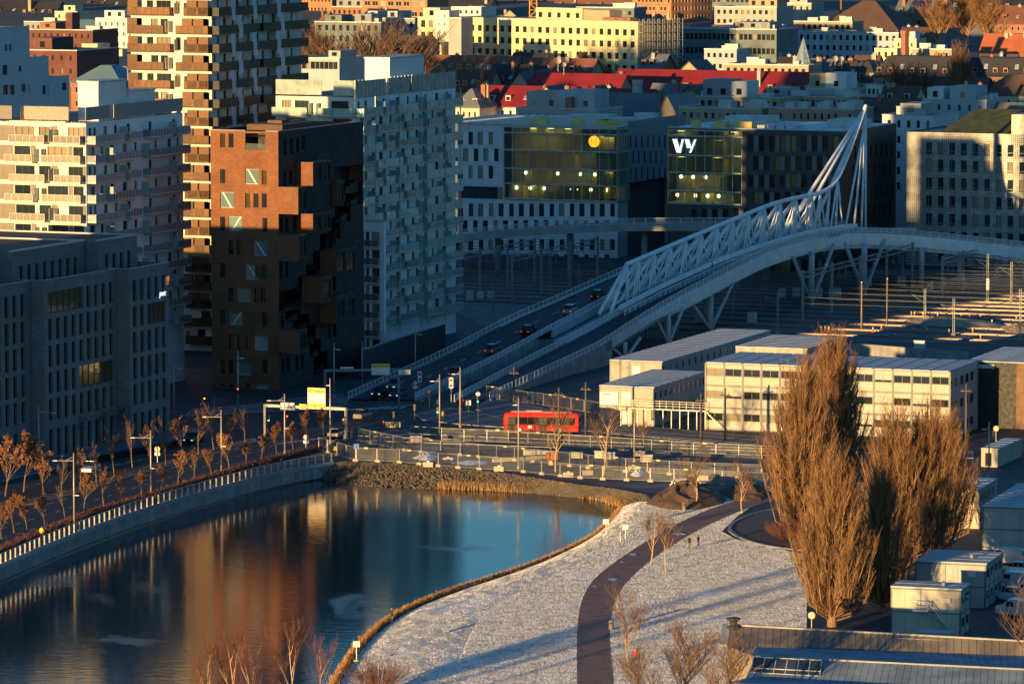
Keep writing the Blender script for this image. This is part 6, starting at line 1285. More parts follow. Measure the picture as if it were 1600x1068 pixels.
for px, py, h, lb, m in ((1346, 516, 9.2, 'bare brown pole left of a pair in the middle of the yard', 1), (1386, 508, 9.0, 'bare brown pole right of a pair in the middle of the yard', 1), (1543, 471, 9.8, 'lattice mast carrying a bright white box', 0), (1594, 530, 9.5, 'pale mast at the right edge of the yard', 0), (1187, 480, 8.5, 'slim mast under the white girder', 0), (1132, 475, 8.0, 'slim mast left of the white girder pier', 0), (1580, 470, 8, 'mast right of the lattice mast with the white box', 0), (1410, 455, 7.5, 'dark mast below the bridge curve', 0), (1505, 450, 8, 'dark mast below the bridge beside the perforated office', 0), (1215, 520, 8, 'mast on the gravel left of the brown poles', 0), (1445, 512, 7.5, 'mast beside the sand bank', 0), (1490, 524, 7, 'mast between sand bank and containers', 0), (1300, 448, 8, 'mast under the middle of the white girder', 0), (860, 455, 8, 'mast in the shaded yard below the elevated street', 0), (905, 470, 7.5, 'mast left of the truss start', 0), (770, 500, 7.5, 'mast beside the left ramp railing', 0), (1080, 490, 7.5, 'mast between ramp pier and girder', 0)):
    if m:
        t = thing('pole', lb, 'pole', G(px, py), 0, 'yard poles'); mb = MB(); mb.tube((0, 0, 0), (0, 0, h), .17, .13, 8); mb.build('shaft', mat('pole_wood', (.30, .19, .11), .8), t, smooth=True); mb = MB(); mb.lathe([(.16, h), (.16, h+.12), (.03, h+.2)], n=8); mb.build('cap', M_STEEL, t)
    else: mast(G(px, py), h, lb)
p = G(1543, 471); wb = thing('mast_box', 'bright white box strapped to the lattice mast', 'box', p+Vector((0, -.35, 2.4)), -THR); mb = MB(); mb.box(-.3, .3, -.15, .15, 0, 2.3); mb.build('case', M_WHITE, wb); mb = MB(); mb.box(-.35, .35, -.2, .2, 2.3, 2.36); mb.build('lid', M_STEEL, wb)
M_CAB = mat('cabinet_white', (.52, .53, .52), .6, var=.2, scale=1.5, col2=(.3, .32, .32), kscale=1.0)
for px, py, w, h, lb in ((1281, 465, 1.1, 2.1, 'narrow white relay cabinet left of the double one'), (1300, 465, 1.2, 2.1, 'left half of the double white relay cabinet'), (1309, 465, 1.2, 2.1, 'right half of the double white relay cabinet'), (1244, 464, 1.4, 1.9, 'white relay cabinet beside the pier'), (1222, 465, 1.2, 1.9, 'white relay cabinet left of the pier'), (1357, 448, 1.3, 1.6, 'white cabinet with dark mark under the bridge'), (1453, 455, 1.1, 2.1, 'white cabinet under the bridge curve'), (1408, 445, 1.6, 1.8, 'low grey cabinet behind the bridge masts'), (734, 470, 1.3, 2.0, 'grey cabinet in the shaded yard at left'), (751, 467, 1.3, 1.4, 'graffiti painted cabinet, left of two'), (767, 467, 1.4, 1.5, 'graffiti painted cabinet, right of two'), (1045, 528, 1.6, 2.6, 'tall grey cabinet behind the ramp pier'), (1092, 504, 1.4, 1.6, 'square grey cabinet beside the tracks'), (1175, 505, 1.7, 2.2, 'tan cabinet on the gravel between tracks'), (1437, 546, 2.0, 1.6, 'tan junction box at the wall behind the containers')):
    t = thing('relay_cabinet', lb, 'cabinet', G(px, py), -THR, 'relay cabinets'); mb = MB(); mb.box(-w/2, w/2, -.35, .35, .1, h); mb.build('case', M_CAB, t); mb = MB(); mb.box(-w/2-.06, w/2+.06, -.41, .41, h, h+.08); mb.build('lid', M_STEEL, t); mb = MB(); mb.box(-w*.42, w*.42, -.375, -.35, .3, h-.2); mb.build('door', mat('cabinet_door', (.48, .49, .48), .6), t)
# red and yellow markers, sand heap, low walls
mk_r, mk_y = mat('marker_red', (.65, .06, .02), .5), mat('marker_yellow', (.8, .6, .05), .5)
mkm = MB(); mkm.lathe([(.17, 0), (.13, .55)], n=8, m=0); mkm.lathe([(.13, .55), (.11, 1.0)], n=8, m=1); mkm.lathe([(.3, -.01), (.3, .06)], n=8, m=0); mkm = mkm.mesh('marker', [mk_r, mk_y])
for i, (px, py) in enumerate(((1424, 494), (1429, 494), (1442, 495), (1465, 496), (1502, 497), (1515, 498), (1532, 498), (1588, 501), (1283, 517), (1289, 517), (1295, 518), (1364, 519), (1377, 517), (1427, 519), (1449, 520), (1483, 522), (1520, 520), (1398, 528), (1532, 530), (1550, 507))):
    put_ = tag(put('marker_post', mkm, None, G(px, py)), 'red and yellow marker post ' + ('along the sunlit sand bank, %s from the left' % ordn[i] if i < 8 else 'in the cluster of three, %s from the left' % ordn[i-8] if i < 11 else 'on the gravel nearest the containers, %s from the left' % ordn[i-11]), 'marker', 'marker posts in the yard')
def heap(name, label, pts_px, h, m, seed=1, n=22, cat='heap'):
    """mound with an uneven surface over a pixel outline"""
    rnd = random.Random(seed); ps = [G(*p) for p in pts_px]; c = sum(ps, Vector())/len(ps); ring = resample(smooth_line(ps+[ps[0]], 1), n+1)[:-1]; mb = MB(); vv = []; K = 7
    for k in range(K):
        f = 1-k/K
        for p in ring:
            q = c.lerp(p, f); z = h*(1-f**1.6)*rnd.uniform(.75, 1.2) if k else -.05; vv.append((q.x-c.x, q.y-c.y, z))
    vv.append((0, 0, h*1.02)); ff = [(k*n+i, k*n+(i+1) % n, (k+1)*n+(i+1) % n, (k+1)*n+i) for k in range(K-1) for i in range(n)] + [((K-1)*n+i, (K-1)*n+(i+1) % n, K*n) for i in range(n)]
    mb.add(vv, ff); o = mb.build(name, m, None, (c.x, c.y, 0)); return tag(o, label, cat)
M_SAND = mat('sand', (.40, .30, .19), .95, var=.25, scale=.5, bump=.8)
heap('sand_heap', 'long sunlit sand bank in the railway yard', [(1398, 498), (1470, 497), (1560, 503), (1590, 512), (1500, 513), (1420, 505)], 1.0, M_SAND, 2); heap('sand_heap', 'smaller sunlit sand heap at the right edge of the yard', [(1560, 512), (1610, 510), (1620, 520), (1575, 522)], 1.2, M_SAND, 3)
def wall_line(name, label, pxs, h, m, w=.3, cat='wall', top=None):
    t = thing(name, label, cat, (0, 0, 0)); P = [G(*p) for p in pxs]; mb = MB(); [mb.beam(a, b_, w, h) for a, b_ in zip(P[:-1], P[1:])]; mb.build('wall_body', m, t)
    mb = MB(); [mb.beam(a+Vector((0, 0, h)), b_+Vector((0, 0, h)), w+.12, .1) for a, b_ in zip(P[:-1], P[1:])]; mb.build('wall_cap', top or M_KERB, t); return t
wall_line('yard_wall', 'long concrete wall between the containers and the railway yard', ((1205, 553), (1330, 553), (1420, 560), (1512, 567)), 1.9, M_CONC)
wall_line('dark_wall', 'dark retaining wall beside the glass tower', ((566, 592), (600, 580), (640, 566), (694, 549)), 5.0, W_('dark_wall', (.03, .032, .036)), .5, top=M_STEEL)
wall_line('low_wall', 'low pale yard wall under the bridge', ((1470, 446), (1540, 448), (1640, 452)), 1.6, M_CONC)

# ================================================================== container offices
M_CBEI = mat('container_beige', (.38, .345, .28), .6, var=.12, scale=.3, kind='stripe', kscale=.4); M_CGREY = mat('container_grey', (.33, .35, .36), .6, var=.12, scale=.3); M_CROOF = mat('container_roof', (.44, .50, .55), .7, var=.15, scale=.3, col2=(.36, .39, .41), kscale=.25)
M_RIB = mat('ribbed_panel', (.52, .48, .40), .55, var=.06, kind='corr', kscale=2.2); M_CFRM = mat('container_frame', (.20, .205, .205), .6)
CG = glass('container_glass', (.015, .016, .016), (.30, .26, .17), .2)
def roof_panels(root, W, L, H, n, along='y', m=None):
    """frosted roof modules, one per container"""
    if along == 'y':
        d = L/n; me = (lambda b: (b.box(-W-.1, .1, .16, d-.2, 0, .16), b.mesh('roof_panel', m or M_CROOF))[1])(MB())
        for i in range(n): put('roof_panel', me, root, (0, i*d, H))
    else:
        d = W/n; me = (lambda b: (b.box(.18, d-.2, -.1, L+.1, 0, .16), b.mesh('roof_panel', m or M_CROOF))[1])(MB())
        for i in range(n): put('roof_panel', me, root, (-W+i*d, 0, H))
def container_block(name, label, pxl, pxc, Y, pxr, ytop, th, floors, pent=None, doors=(), wside=12, sign=None):
    b = Bld(name, label, 'container office', pxc, Y, th, pxl=pxl, pxr=pxr); W, L, root = b.W, b.L, b.root; H = zat(ytop, Y); fh = H/floors
    hF = [(W*-f1, W*-f0, fl*fh+.15, fl*fh+2.25) for f0, f1, fl in doors]; hR = [(i*L/wside+.7, i*L/wside+1.9, fl*fh+1.0, fl*fh+2.3) for i in range(wside) for fl in range(floors)]
    mb = MB(); walls(mb, -W, 0, 0, H, hF, mapF, .12, 0); walls(mb, 0, L, 0, H, hR, mapR, .12, 1); mb.quad((-W, 0, 0), (-W, L, 0), (-W, L, H), (-W, 0, H), 1); mb.quad((-W, L, 0), (0, L, 0), (0, L, H), (-W, L, H), 1); mb.quad((-W, 0, H-.02), (0, 0, H-.02), (0, L, H-.02), (-W, L, H-.02), 2); mb.build('wall', [M_CBEI, M_CGREY, M_DKST], root)
    for h in hF: put_win(root, 'F', *h, M_FRWH, mat('door_white', (.7, .68, .62), .5), 'plain', .1, name='door')
    for h in hR: put_win(root, 'R', *h, M_FRWH, CG, 'plain', .1)
    mb = MB()
    for x in (-W, -.14): [mb.box(x, x+.14, -.04, .1, 0, H)]
    for k in range(1, floors+1): mb.box(-W, 0, -.035, .05, k*fh-.14, k*fh-.01)
    mb.build('frame', M_CFRM, root); roof_panels(root, W, L, H, max(3, int(L/2.6))); return b
c1 = container_block('container_office', 'two storey beige container office at the back, beside the ramp wall', 953, 1035, 795, 1205, 566, 21, 2, doors=((.42, .58, 1), (.42, .58, 0)), wside=18)
c2 = container_block('container_office', 'two storey beige container office at the front with a white notice board', 937, 1022, 754, 1104, 606, 21, 2, doors=((.43, .60, 1), (.43, .60, 0)), wside=11)
nb = thing('notice_board', 'large white notice board on the front container office', 'sign', c2.c - c2.ey*.12, -c2.th); mb = MB(); mb.box(-c2.W+.15, -c2.W+3.2, -.06, .06, 3.2, 5.2); mb.build('board', M_WHITE, nb)
mb = MB(); mb.box(-c2.W+.6, -c2.W+1.9, -.075, -.06, 4.75, 4.92); [mb.box(-c2.W+.6, -c2.W+1.2+k*.35, -.072, -.06, 4.4-k*.2, 4.46-k*.2) for k in range(4)]; mb.build('print', mat('print_grey', (.2, .2, .22), .7), nb)
# gallery in front
gl = thing('steel_gallery', 'raised steel walkway with railings in front of the container offices', 'walkway', c2.c, -c2.th); M_GAL = mat('gallery_steel', (.55, .50, .38), .5, .2)
gx0, gx1 = -c2.W*.55, 9.5; mb = MB(); mb.box(gx0, gx1, -2.0, -.2, 2.9, 3.05); mb.build('deck', M_GAL, gl)
for i in range(11): x = gx0+.2+i*(gx1-gx0-.4)/10; mb = MB(); mb.box(x-.07, x+.07, -1.95, -1.81, 0, 2.9); mb.build('post', M_GAL, gl)
mb = MB()
for z in (3.5, 3.9, 4.25): mb.beam((gx0, -1.95, z), (gx1, -1.95, z), .06, .06)
for i in range(14): x = gx0+i*(gx1-gx0)/13; mb.box(x-.03, x+.03, -1.98, -1.92, 3.05, 4.3)
mb.build('guard_rail', M_GAL, gl); mb = MB()
for k in range(9): mb.box(gx1+k*.32, gx1+.3+k*.32, -1.9, -.4, 2.7-k*.32, 2.76-k*.32)
mb.beam((gx1, -1.9, 2.7), (gx1+3, -1.9, 0), .1, .2); mb.beam((gx1, -.4, 2.7), (gx1+3, -.4, 0), .1, .2); mb.build('stairs', M_GAL, gl)
def big_container():
    b = Bld('container_building', 'three storey beige container building with ribbon windows behind the poplars', 'container office', 1487, 736, 20.5, pxl=1103, L=17); W, L, root = b.W, b.L, b.root; H = zat(581, 736); fh = H/3; n = 13; d = W/n
    mb = MB(); mb.box(-W+.05, -.05, .12, L, 0, H-.02); mb.build('core', M_CGREY, root); mb = MB(); mb.quad((-W, 0, H), (0, 0, H), (0, L, H), (-W, L, H)); mb.build('roof_deck', M_DKST, root)
    ribs = (lambda h: (lambda m_: (m_.box(.16, d-.16, 0, .1, 0, h), [m_.box(.2+k*.3, .32+k*.3, -.03, .0, 0, h) for k in range(int((d-.4)/.3))], m_.mesh('panel', M_RIB))[2])(MB()))
    lo, up = ribs(fh*.36), ribs(fh*.16); rnd = random.Random(6)
    blind = ribs(fh*.22)
    for i in range(n):
        for k in range(3):
            z = k*fh+.15; x = -W+i*d
            put('panel', lo, root, (x, .02, z)); put('panel', up, root, (x, .02, z+fh*.74))
            put('window', win_mesh(d-.34, fh*.34, M_CFRM, CG, 'mull2'), root, (x+d/2, .03, z+fh*.385))
            if rnd.random() < .22: put('roller_blind', blind, root, (x, .0, z+fh*.5))
    for i in range(n+1): mb = MB(); x = -W+i*d; mb.box(x-.13, x+.13, -.06, .1, 0, H); mb.build('post', M_CFRM, root)
    for k in range(4): mb = MB(); z = k*fh; mb.box(-W, 0, -.05, .1, max(0, z-.15), z+.12); mb.build('floor_beam', M_CFRM, root)
    roof_panels(root, W, L, H, n, 'x'); mb = MB(); [mb.box(.0, .06, .3+i*3, 1.7+i*3, 1.0+k*fh, 2.3+k*fh) for i in range(5) for k in range(3)]; mb.build('side_window', CG, root)
    b2 = Bld('container_building', 'dark roofed container block rising behind the three storey one', 'container office', 1262, 790, 20.5, pxl=1150, L=22); H2 = zat(546, 790); mb = MB(); mb.box(-b2.W, 0, 0, 22, 0, H2); mb.build('wall', M_CBEI, b2.root); roof_panels(b2.root, b2.W, 22, H2, 9)
    me = win_mesh(1.3, 1.4, M_FRWH, CG)
    for i in range(5): put('window', me, b2.root, (-b2.W+1.2+i*2.2, -.06, H2-2.3))
big_container()
def dark_hall():
    b = Bld('dark_hall', 'black clad hall with a brown sunlit wall at the right edge', 'building', 1665, 748, 20.5, pxl=1512, L=24); W, root = b.W, b.root; H = zat(570, 748)
    x1 = b.fr(1588, 620)[0]
    mb = MB(); mb.quad((-W, 0, 0), (x1, 0, 0), (x1, 0, H), (-W, 0, H)); mb.quad((-W, 0, 0), (-W, 24, 0), (-W, 24, H), (-W, 0, H)); mb.quad((0, 0, 0), (0, 24, 0), (0, 24, H), (0, 0, H)); mb.quad((-W, 24, 0), (0, 24, 0), (0, 24, H), (-W, 24, H)); mb.build('wall', mat('black_cladding', (.012, .013, .016), .6, kind='stripe', kscale=1.5), root)
    mb = MB(); mb.quad((x1, -.02, 0), (0, -.02, 0), (0, -.02, H), (x1, -.02, H)); mb.build('wall', mat('brown_cladding', (.17, .09, .05), .7), root); roof_panels(root, W, 24, H, 7)
    cu = mat('panel_sign', (.5, .5, .5), .5); mb = MB(); mb.box(-W+1.2, -W+4.4, -.05, 0, 9.4, 10.0); mb.build('name_plate', cu, root)
dark_hall()
def spiral(px, py, h, label):
    p = G(px, py); t = thing('spiral_stair', label, 'staircase', p); mb = MB(); mb.tube((0, 0, 0), (0, 0, h), .12, .12, 8); mb.build('pole', M_STEEL, t); N = int(h/.25)
    st = MB(); st.add([(0, -.1, 0), (1.25, -.3, 0), (1.25, .3, 0), (0, .1, 0)], [(0, 1, 2, 3)]); me = st.mesh('step', M_STEEL)
    for i in range(N): put('step', me, t, (0, 0, .25*(i+1)), i*R(22))
    mb = MB(); pts = [(1.28*math.cos(i*R(22)), 1.28*math.sin(i*R(22)), .25*(i+1)+1.0) for i in range(N)]; mb.path(pts, .045, 5); mb.path([(x, y, z-.5) for x, y, z in pts], .03, 4); [mb.tube((x, y, z-1), (x, y, z), .03, .03, 4) for x, y, z in pts]; mb.build('handrail', M_STEEL, t)
spiral(1511, 673, 7.6, 'spiral staircase at the end of the container building'); spiral(1576, 650, 7.6, 'spiral staircase on the front of the black hall')
def shed():
    b = Bld('site_shed', 'low sunlit site shed with a dark doorway before the black hall', 'shed', 1563, 702, 20.5, pxl=1535, L=14); H = 2.6; mb = MB(); walls(mb, -b.W, 0, 0, H, [(-1.9, -.9, .1, 2.1)], mapF, .2); mb.quad((0, 0, 0), (0, 14, 0), (0, 14, H), (0, 0, H)); mb.quad((-b.W, 0, 0), (-b.W, 14, 0), (-b.W, 14, H), (-b.W, 0, H)); mb.build('wall', M_CBEI, b.root); put_win(b.root, 'F', -1.9, -.9, .1, 2.1, M_FRAME, M_WPWC, 'plain', .15, name='door'); roof_panels(b.root, b.W, 14, H, 5)
shed()
# site cabins on the right
def cabin(name, label, pxl, pxc, Y, ytop, L, floors, front, door=None, th=17):
    b = Bld(name, label, 'cabin', pxc, Y, th, pxl=pxl, L=L); W, root = b.W, b.root; H = zat(ytop, Y); hs = [door(W, H)] if door else []
    mb = MB(); walls(mb, -W, 0, 0, H, hs, mapF, .1, 0); mb.quad((0, 0, 0), (0, L, 0), (0, L, H), (0, 0, H), 1); mb.quad((-W, 0, 0), (-W, L, 0), (-W, L, H), (-W, 0, H), 1); mb.quad((-W, L, 0), (0, L, 0), (0, L, H), (-W, L, H), 1); mb.build('wall', [front, M_CGREY], root)
    for h in hs: put_win(root, 'F', *h, M_CFRM, mat('door_grey', (.32, .34, .33), .5), 'plain', .08, name='door')
    for i in range(1, 5): mb = MB(); x = -W+i*W/5; mb.box(x-.02, x+.02, -.018, .0, .1, H-.25); mb.build('panel_joint', M_CFRM, root)
    mb = MB(); mb.lathe([(.2, H+.1), (.2, H+.55), (.32, H+.6), (.05, H+.75)], -W*.3, L*.4, 8); mb.build('roof_vent', M_STEEL, root)
    mb = MB(); mb.box(-W*.25, -W*.25+.9, -.3, -.02, H*.72, H*.72+.55); mb.build('air_unit', M_FRWH, root)
    mb = MB(); fh = H/floors
    for x in (-W-.03, -.13): mb.box(x, x+.16, -.05, .12, 0, H)
    for k in range(1, floors+1): mb.box(-W, 0, -.045, .04, k*fh-.16, k*fh-.02); mb.box(-.05, .05, 0, L, k*fh-.16, k*fh-.02)
    for i in range(int(L/2.5)+1): mb.box(-.05, .06, i*2.5-.08, i*2.5+.08, 0, H)
    mb.build('frame', mat('cabin_frame', (.10, .11, .12), .5), root); mb = MB(); [mb.box(.0, .05, i*2.5+.7, i*2.5+1.8, k*fh+1.0, k*fh+2.0) for i in range(int(L/2.5)) for k in range(floors)]; mb.build('side_window', CG, root)
    roof_panels(root, W, L, H, max(2, int(L/2.5))); return b
ca = cabin('site_cabin', 'nearest two storey site cabin with an outside stair', 1394, 1507, 546, 922, 5.2, 2, mat('cabin_beige', (.47, .42, .34), .6, var=.12), lambda W, H: (-W*.58, -W*.48, 3.0, 5.2))
cabin('site_cabin', 'grey two storey site cabin behind the nearest one', 1432, 1546, 567, 882, 10.5, 2, M_CGREY, lambda W, H: (-W*.58, -W*.46, 3.1, 5.2))
cabin('site_cabin', 'tan two storey site cabin beside the poplars', 1476, 1535, 636, 765, 12, 2, MATS['cabin_beige'], None)
cabin('site_cabin', 'long grey site cabin row with striped roof at the right edge', 1538, 1690, 613, 797, 24, 2, M_CGREY, lambda W, H: (-W*.5, -W*.4, 3.1, 5.2))
st = thing('outside_stair', 'white steel landing and stair on the nearest site cabin', 'staircase', ca.c, -ca.th); W = ca.W; mb = MB(); mb.box(-W*.66, -W*.44, -1.3, -.06, 2.8, 2.9); mb.build('landing', M_WHITE, st); mb = MB()
for x in (-W*.66, -W*.44): mb.tube((x, -1.3, 2.9), (x, -1.3, 4.0), .05, .05, 5)
mb.tube((-W*.66, -1.3, 4.0), (-W*.44, -1.3, 4.0), .05, .05, 5); mb.tube((-W*.66, -1.3, 3.45), (-W*.44, -1.3, 3.45), .04, .04, 5); mb.tube((-W*.44, -1.3, 4.0), (-W*.14, -1.3, 1.2), .05, .05, 5); mb.tube((-W*.44, -.1, 4.0), (-W*.14, -.1, 1.2), .05, .05, 5); mb.build('rail', M_WHITE, st)
mb = MB(); [mb.box(-W*.44+k*.28, -W*.44+.27+k*.28, -1.2, -.1, 2.6-k*.28, 2.66-k*.28) for k in range(9)]; mb.build('steps', M_STEEL, st)

# old sheds at the bottom right
def old_sheds():
    t = thing('old_shed', 'long old shed with corrugated roof slopes at the bottom right corner', 'shed', (0, 0, 0)); m1 = mat('corrugated_grey', (.17, .155, .14), .75, var=.2, scale=.3, kind='corr', kscale=2.4, col2=(.25, .22, .19), kscale_=None) if 0 else mat('corrugated_grey', (.12, .11, .10), .75, var=.25, scale=.3, bump=.5, col2=(.20, .175, .15), kscale=.35)
    m2 = mat('roof_frost_blue', (.22, .30, .36), .7, var=.2, scale=.25, col2=(.15, .20, .25), kscale=.3)
    # ridges run across the picture; z of ridge 7, eaves 5
    def slope(y0, z0, y1, z1, xl, xr, m, name, nr=None):
        A, B = [atd(xl, y0, 520)]*0 or None, None
    rows = [((1140, 977), (1610, 1003), 4.4), ((1137, 1010), (1610, 1026), 3.0), ((1180, 1026), (1610, 1047), 3.6), ((1165, 1060), (1610, 1085), 2.2), ((1140, 1066), (1610, 1092), 2.8), ((1130, 1130), (1610, 1150), 1.0)]
    pts = [(G(*a, z), G(*b_, z)) for a, b_, z in rows]
    for i, (k, m) in enumerate(((0, m1), (1, m2), (2, m2), (3, m2), (4, m2))):
        (a, b_), (c, d) = pts[k], pts[k+1]; n = 40; mb = MB()
        for j in range(n):
            f0, f1 = j/n, (j+.94)/n; P = [a.lerp(b_, f0), a.lerp(b_, f1), c.lerp(d, f1), c.lerp(d, f0)]
            mb.add([q+Vector((0, 0, .09)) for q in P] + P, [(0, 1, 2, 3), (0, 3, 7, 4), (1, 5, 6, 2)]); Q = [a.lerp(b_, f1), a.lerp(b_, (j+1)/n), c.lerp(d, (j+1)/n), c.lerp(d, f1)]; mb.add(Q, [(0, 1, 2, 3)])
        mb.build('roof_slope', m, t)
    (a, b_) = pts[0]; mb = MB(); mb.beam(a+Vector((0, 0, .05)), b_+Vector((0, 0, .05)), .4, .18); mb.build('ridge_cap', mat('ridge', (.32, .3, .28), .7), t)
    (a2, b2) = pts[2]; mb = MB(); mb.beam(a2+Vector((0, 0, .05)), b2+Vector((0, 0, .05)), .35, .16); mb.build('ridge_cap', MATS['ridge'], t)
    mb = MB(); mb.quad(a, a-Vector((0, 0, 4.4)), b_-Vector((0, 0, 4.4)), b_); L0 = [p[0] for p in pts]; [mb.quad(L0[k], L0[k+1], Vector((L0[k+1].x, L0[k+1].y, 0)), Vector((L0[k].x, L0[k].y, 0))) for k in range(5)]; mb.build('wall', mat('shed_plaster', (.38, .31, .22), .9, var=.25), t)
    mb = MB(); e0, e1 = L0[0]+Vector((-.5, 0, .1)), L0[1]+Vector((-.5, 0, .1)); mb.beam(e0, e1, .6, .16); mb.build('verge_board', mat('verge_blue', (.30, .36, .40), .6), t)
    # glazed part
    P = [G(x, y, z) for x, y, z in ((1178, 1028, 3.75), (1284, 1033, 3.75), (1281, 1058, 2.5), (1172, 1052, 2.5))]; mb = MB()
    mb.add([p+Vector((0, 0, .12)) for p in P], [(0, 1, 2, 3)]); mb.build('roof_glazing', mat('roof_glazing', (.035, .055, .08), .12), t); mb = MB()
    for i in range(7): mb.beam(P[0].lerp(P[1], i/6)+Vector((0, 0, .13)), P[3].lerp(P[2], i/6)+Vector((0, 0, .13)), .09, .08)
    for f in (0, .7, 1): mb.beam(P[0].lerp(P[3], f)+Vector((0, 0, .13)), P[1].lerp(P[2], f)+Vector((0, 0, .13)), .12, .08)
    mb.build('glazing_bar', mat('glazing_bar', (.4, .42, .42), .6), t)
    c = G(1146, 985, 4.0); ch = thing('ornate_chimney', 'dark ornate chimney on the gable of the old shed', 'chimney', (c.x, c.y, 2.6)); mb = MB(); mb.lathe([(.45, 0), (.45, 1.5), (.75, 1.7), (.75, 1.9), (.4, 2.1), (.45, 2.5), (.8, 2.7), (.8, 2.85), (.5, 2.9)], n=8); mb.build('stack', mat('chimney_dark', (.05, .04, .038), .8), ch)
    # white boxes against the shed
    for x, y, w, l, h, lb in ((1444, 1001, 5.0, 2.2, 4.2, 'flat white roofed crate hut behind the old shed ridge'), (1462, 990, 3.4, 1.6, 4.0, 'second flat white roofed crate hut behind the ridge')):
        q = G(x, y, h); tb = thing('storage_hut', lb, 'hut', (q.x, q.y+1.5, 0), -R(17)); mb = MB(); mb.box(-w/2, w/2, 0, l, 0, h-.2); mb.build('wall', M_CGREY, tb); mb = MB(); mb.box(-w/2-.2, w/2+.2, -.2, l+.2, h-.2, h); mb.build('roof', M_CROOF, tb)
old_sheds()
# ================================================================== vegetation
M_BARK = mat('bark', (.17, .115, .075), .9, var=.25, scale=2); M_BARKL = mat('bark_pale', (.45, .30, .19), .85, var=.25, scale=2)
M_TWIG = mat('twig', (.16, .095, .06), .9, var=.3, scale=1); M_TWRED = mat('twig_red', (.16, .065, .045), .9, var=.3, scale=1); M_POP = mat('poplar_twig', (.25, .13, .055), .9, var=.35, scale=.5); M_LEAF = mat('dry_leaf', (.22, .09, .035), .8, var=.4, scale=1.2)
def twigtree(seed, h, spread, levels=3, nb=7, up=.55, r=.12, leaf=0, first=.3, twig_r=.02, leaf_s=.16, lean=.25, tw_n=4):
    """bare or leafy deciduous tree -> (trunk MB, crown MB[twigs 0, leaves 1])"""
    rnd = random.Random(seed); tr, cr = MB(), MB()
    def leafq(p):
        a = Vector((rnd.uniform(-1, 1), rnd.uniform(-1, 1), rnd.uniform(-1, 1))).normalized(); b = a.orthogonal().normalized(); s = leaf_s*rnd.uniform(.6, 1.3)
        cr.add([p-a*s-b*s*.6, p+a*s-b*s*.6, p+a*s+b*s*.6, p-a*s+b*s*.6], [(0, 1, 2, 3)], 1)
    def grow(p, d, L, rr, lev):
        n = 3; pts = [p]; q = p
        for i in range(n):
            d = (d + Vector((rnd.uniform(-1, 1), rnd.uniform(-1, 1), rnd.uniform(-.3, .9)))*.16).normalized(); q = q+d*(L/n); pts.append(q)
        if lev <= 1: [tr.tube(pts[i], pts[i+1], rr*(1-i*.25), rr*(1-(i+1)*.25), 6 if lev == 0 else 5, cap=False) for i in range(n)]
        else: [cr.tube(pts[i], pts[i+1], max(twig_r*.7, rr*(1-i*.3)), max(twig_r*.5, rr*(1-(i+1)*.3)), 3, cap=False) for i in range(n)]
        if lev >= levels:
            for _ in range(leaf):
                leafq(p.lerp(q, rnd.uniform(.2, 1.05)) + Vector((rnd.gauss(0, .12), rnd.gauss(0, .12), rnd.gauss(0, .1))))
            return
        k = nb if lev == 0 else tw_n
        for j in range(k):
            f = (first + (1-first)*(j+.5)/k) if lev == 0 else rnd.uniform(.25, 1)
            x = f*n; i = min(n-1, int(x)); b0 = pts[i].lerp(pts[i+1], x-i); a = rnd.uniform(0, 6.283)
            out = Vector((math.cos(a), math.sin(a), 0)); nd = (d*up + out*(1-up)*(1 if lev == 0 else .9) + Vector((0, 0, .15))).normalized()
            LL = (spread*rnd.uniform(.75, 1.15)*(1-.45*f) if lev == 0 else L*rnd.uniform(.45, .7)); grow(b0, nd, LL, rr*(.45 if lev == 0 else .5), lev+1)
    grow(Vector((0, 0, 0)), Vector((rnd.uniform(-lean, lean)*.2, 0, 1)).normalized(), h*.8, r, 0)
    return tr, cr
TREES = {}
def tree_meshes(key, bark, twig, **kw):
    if key not in TREES:
        tr, cr = twigtree(**kw); TREES[key] = (tr.mesh('trunk', bark), cr.mesh('crown', [twig, M_LEAF]))
    return TREES[key]
def plant_tree(name, label, pos, meshes, s=1.0, rz=0.0, group=None, cat='tree', sz=None):
    t = thing(name, label, cat, pos, rz, group); t.scale = (s, s, sz or s); put('trunk', meshes[0], t); put('crown', meshes[1], t); return t
leafy = [tree_meshes('leafy%d' % i, M_BARK, M_TWIG, seed=30+i, h=6.0, spread=2.6, levels=3, nb=9, up=.62, r=.10, leaf=4, first=.22, leaf_s=.115) for i in range(4)]
sparse = [tree_meshes('sparse%d' % i, M_BARK, M_TWIG, seed=50+i, h=7.0, spread=2.4, levels=3, nb=9, up=.62, r=.10, leaf=(1 if i < 2 else 0), first=.25, leaf_s=.14) for i in range(4)]
bare = [tree_meshes('bare%d' % i, M_BARKL, M_TWIG, seed=70+i, h=8.0, spread=4.4, levels=3, nb=10, up=.55, r=.14, first=.28, tw_n=6, twig_r=.022) for i in range(3)]
rndT = random.Random(5)
row1 = [(2, 842, 1), (22, 832, 1), (42, 826, 1), (70, 819, 1), (101, 806, 0), (131, 794, 1), (162, 792, 0), (191, 786, 1), (221, 775, 1), (251, 768, 1), (278, 757, 1), (303, 748, 1), (330, 740, 1), (358, 731, 1), (384, 724, 1), (408, 717, 1), (432, 708, 1), (458, 701, 1), (481, 690, 1), (505, 686, 1)]
row2 = [(8, 775, 2), (37, 768, 2), (68, 772, 1), (95, 776, 0), (125, 762, 0), (151, 760, 0), (179, 745, 0), (207, 730, 0), (232, 722, 0), (259, 727, 0), (285, 714, 0), (310, 711, 0), (334, 704, 0), (360, 700, 0), (383, 692, 0)]
row3 = [(77, 708, 0), (118, 704, 0), (157, 697, 0), (190, 694, 0), (40, 716, 0)]
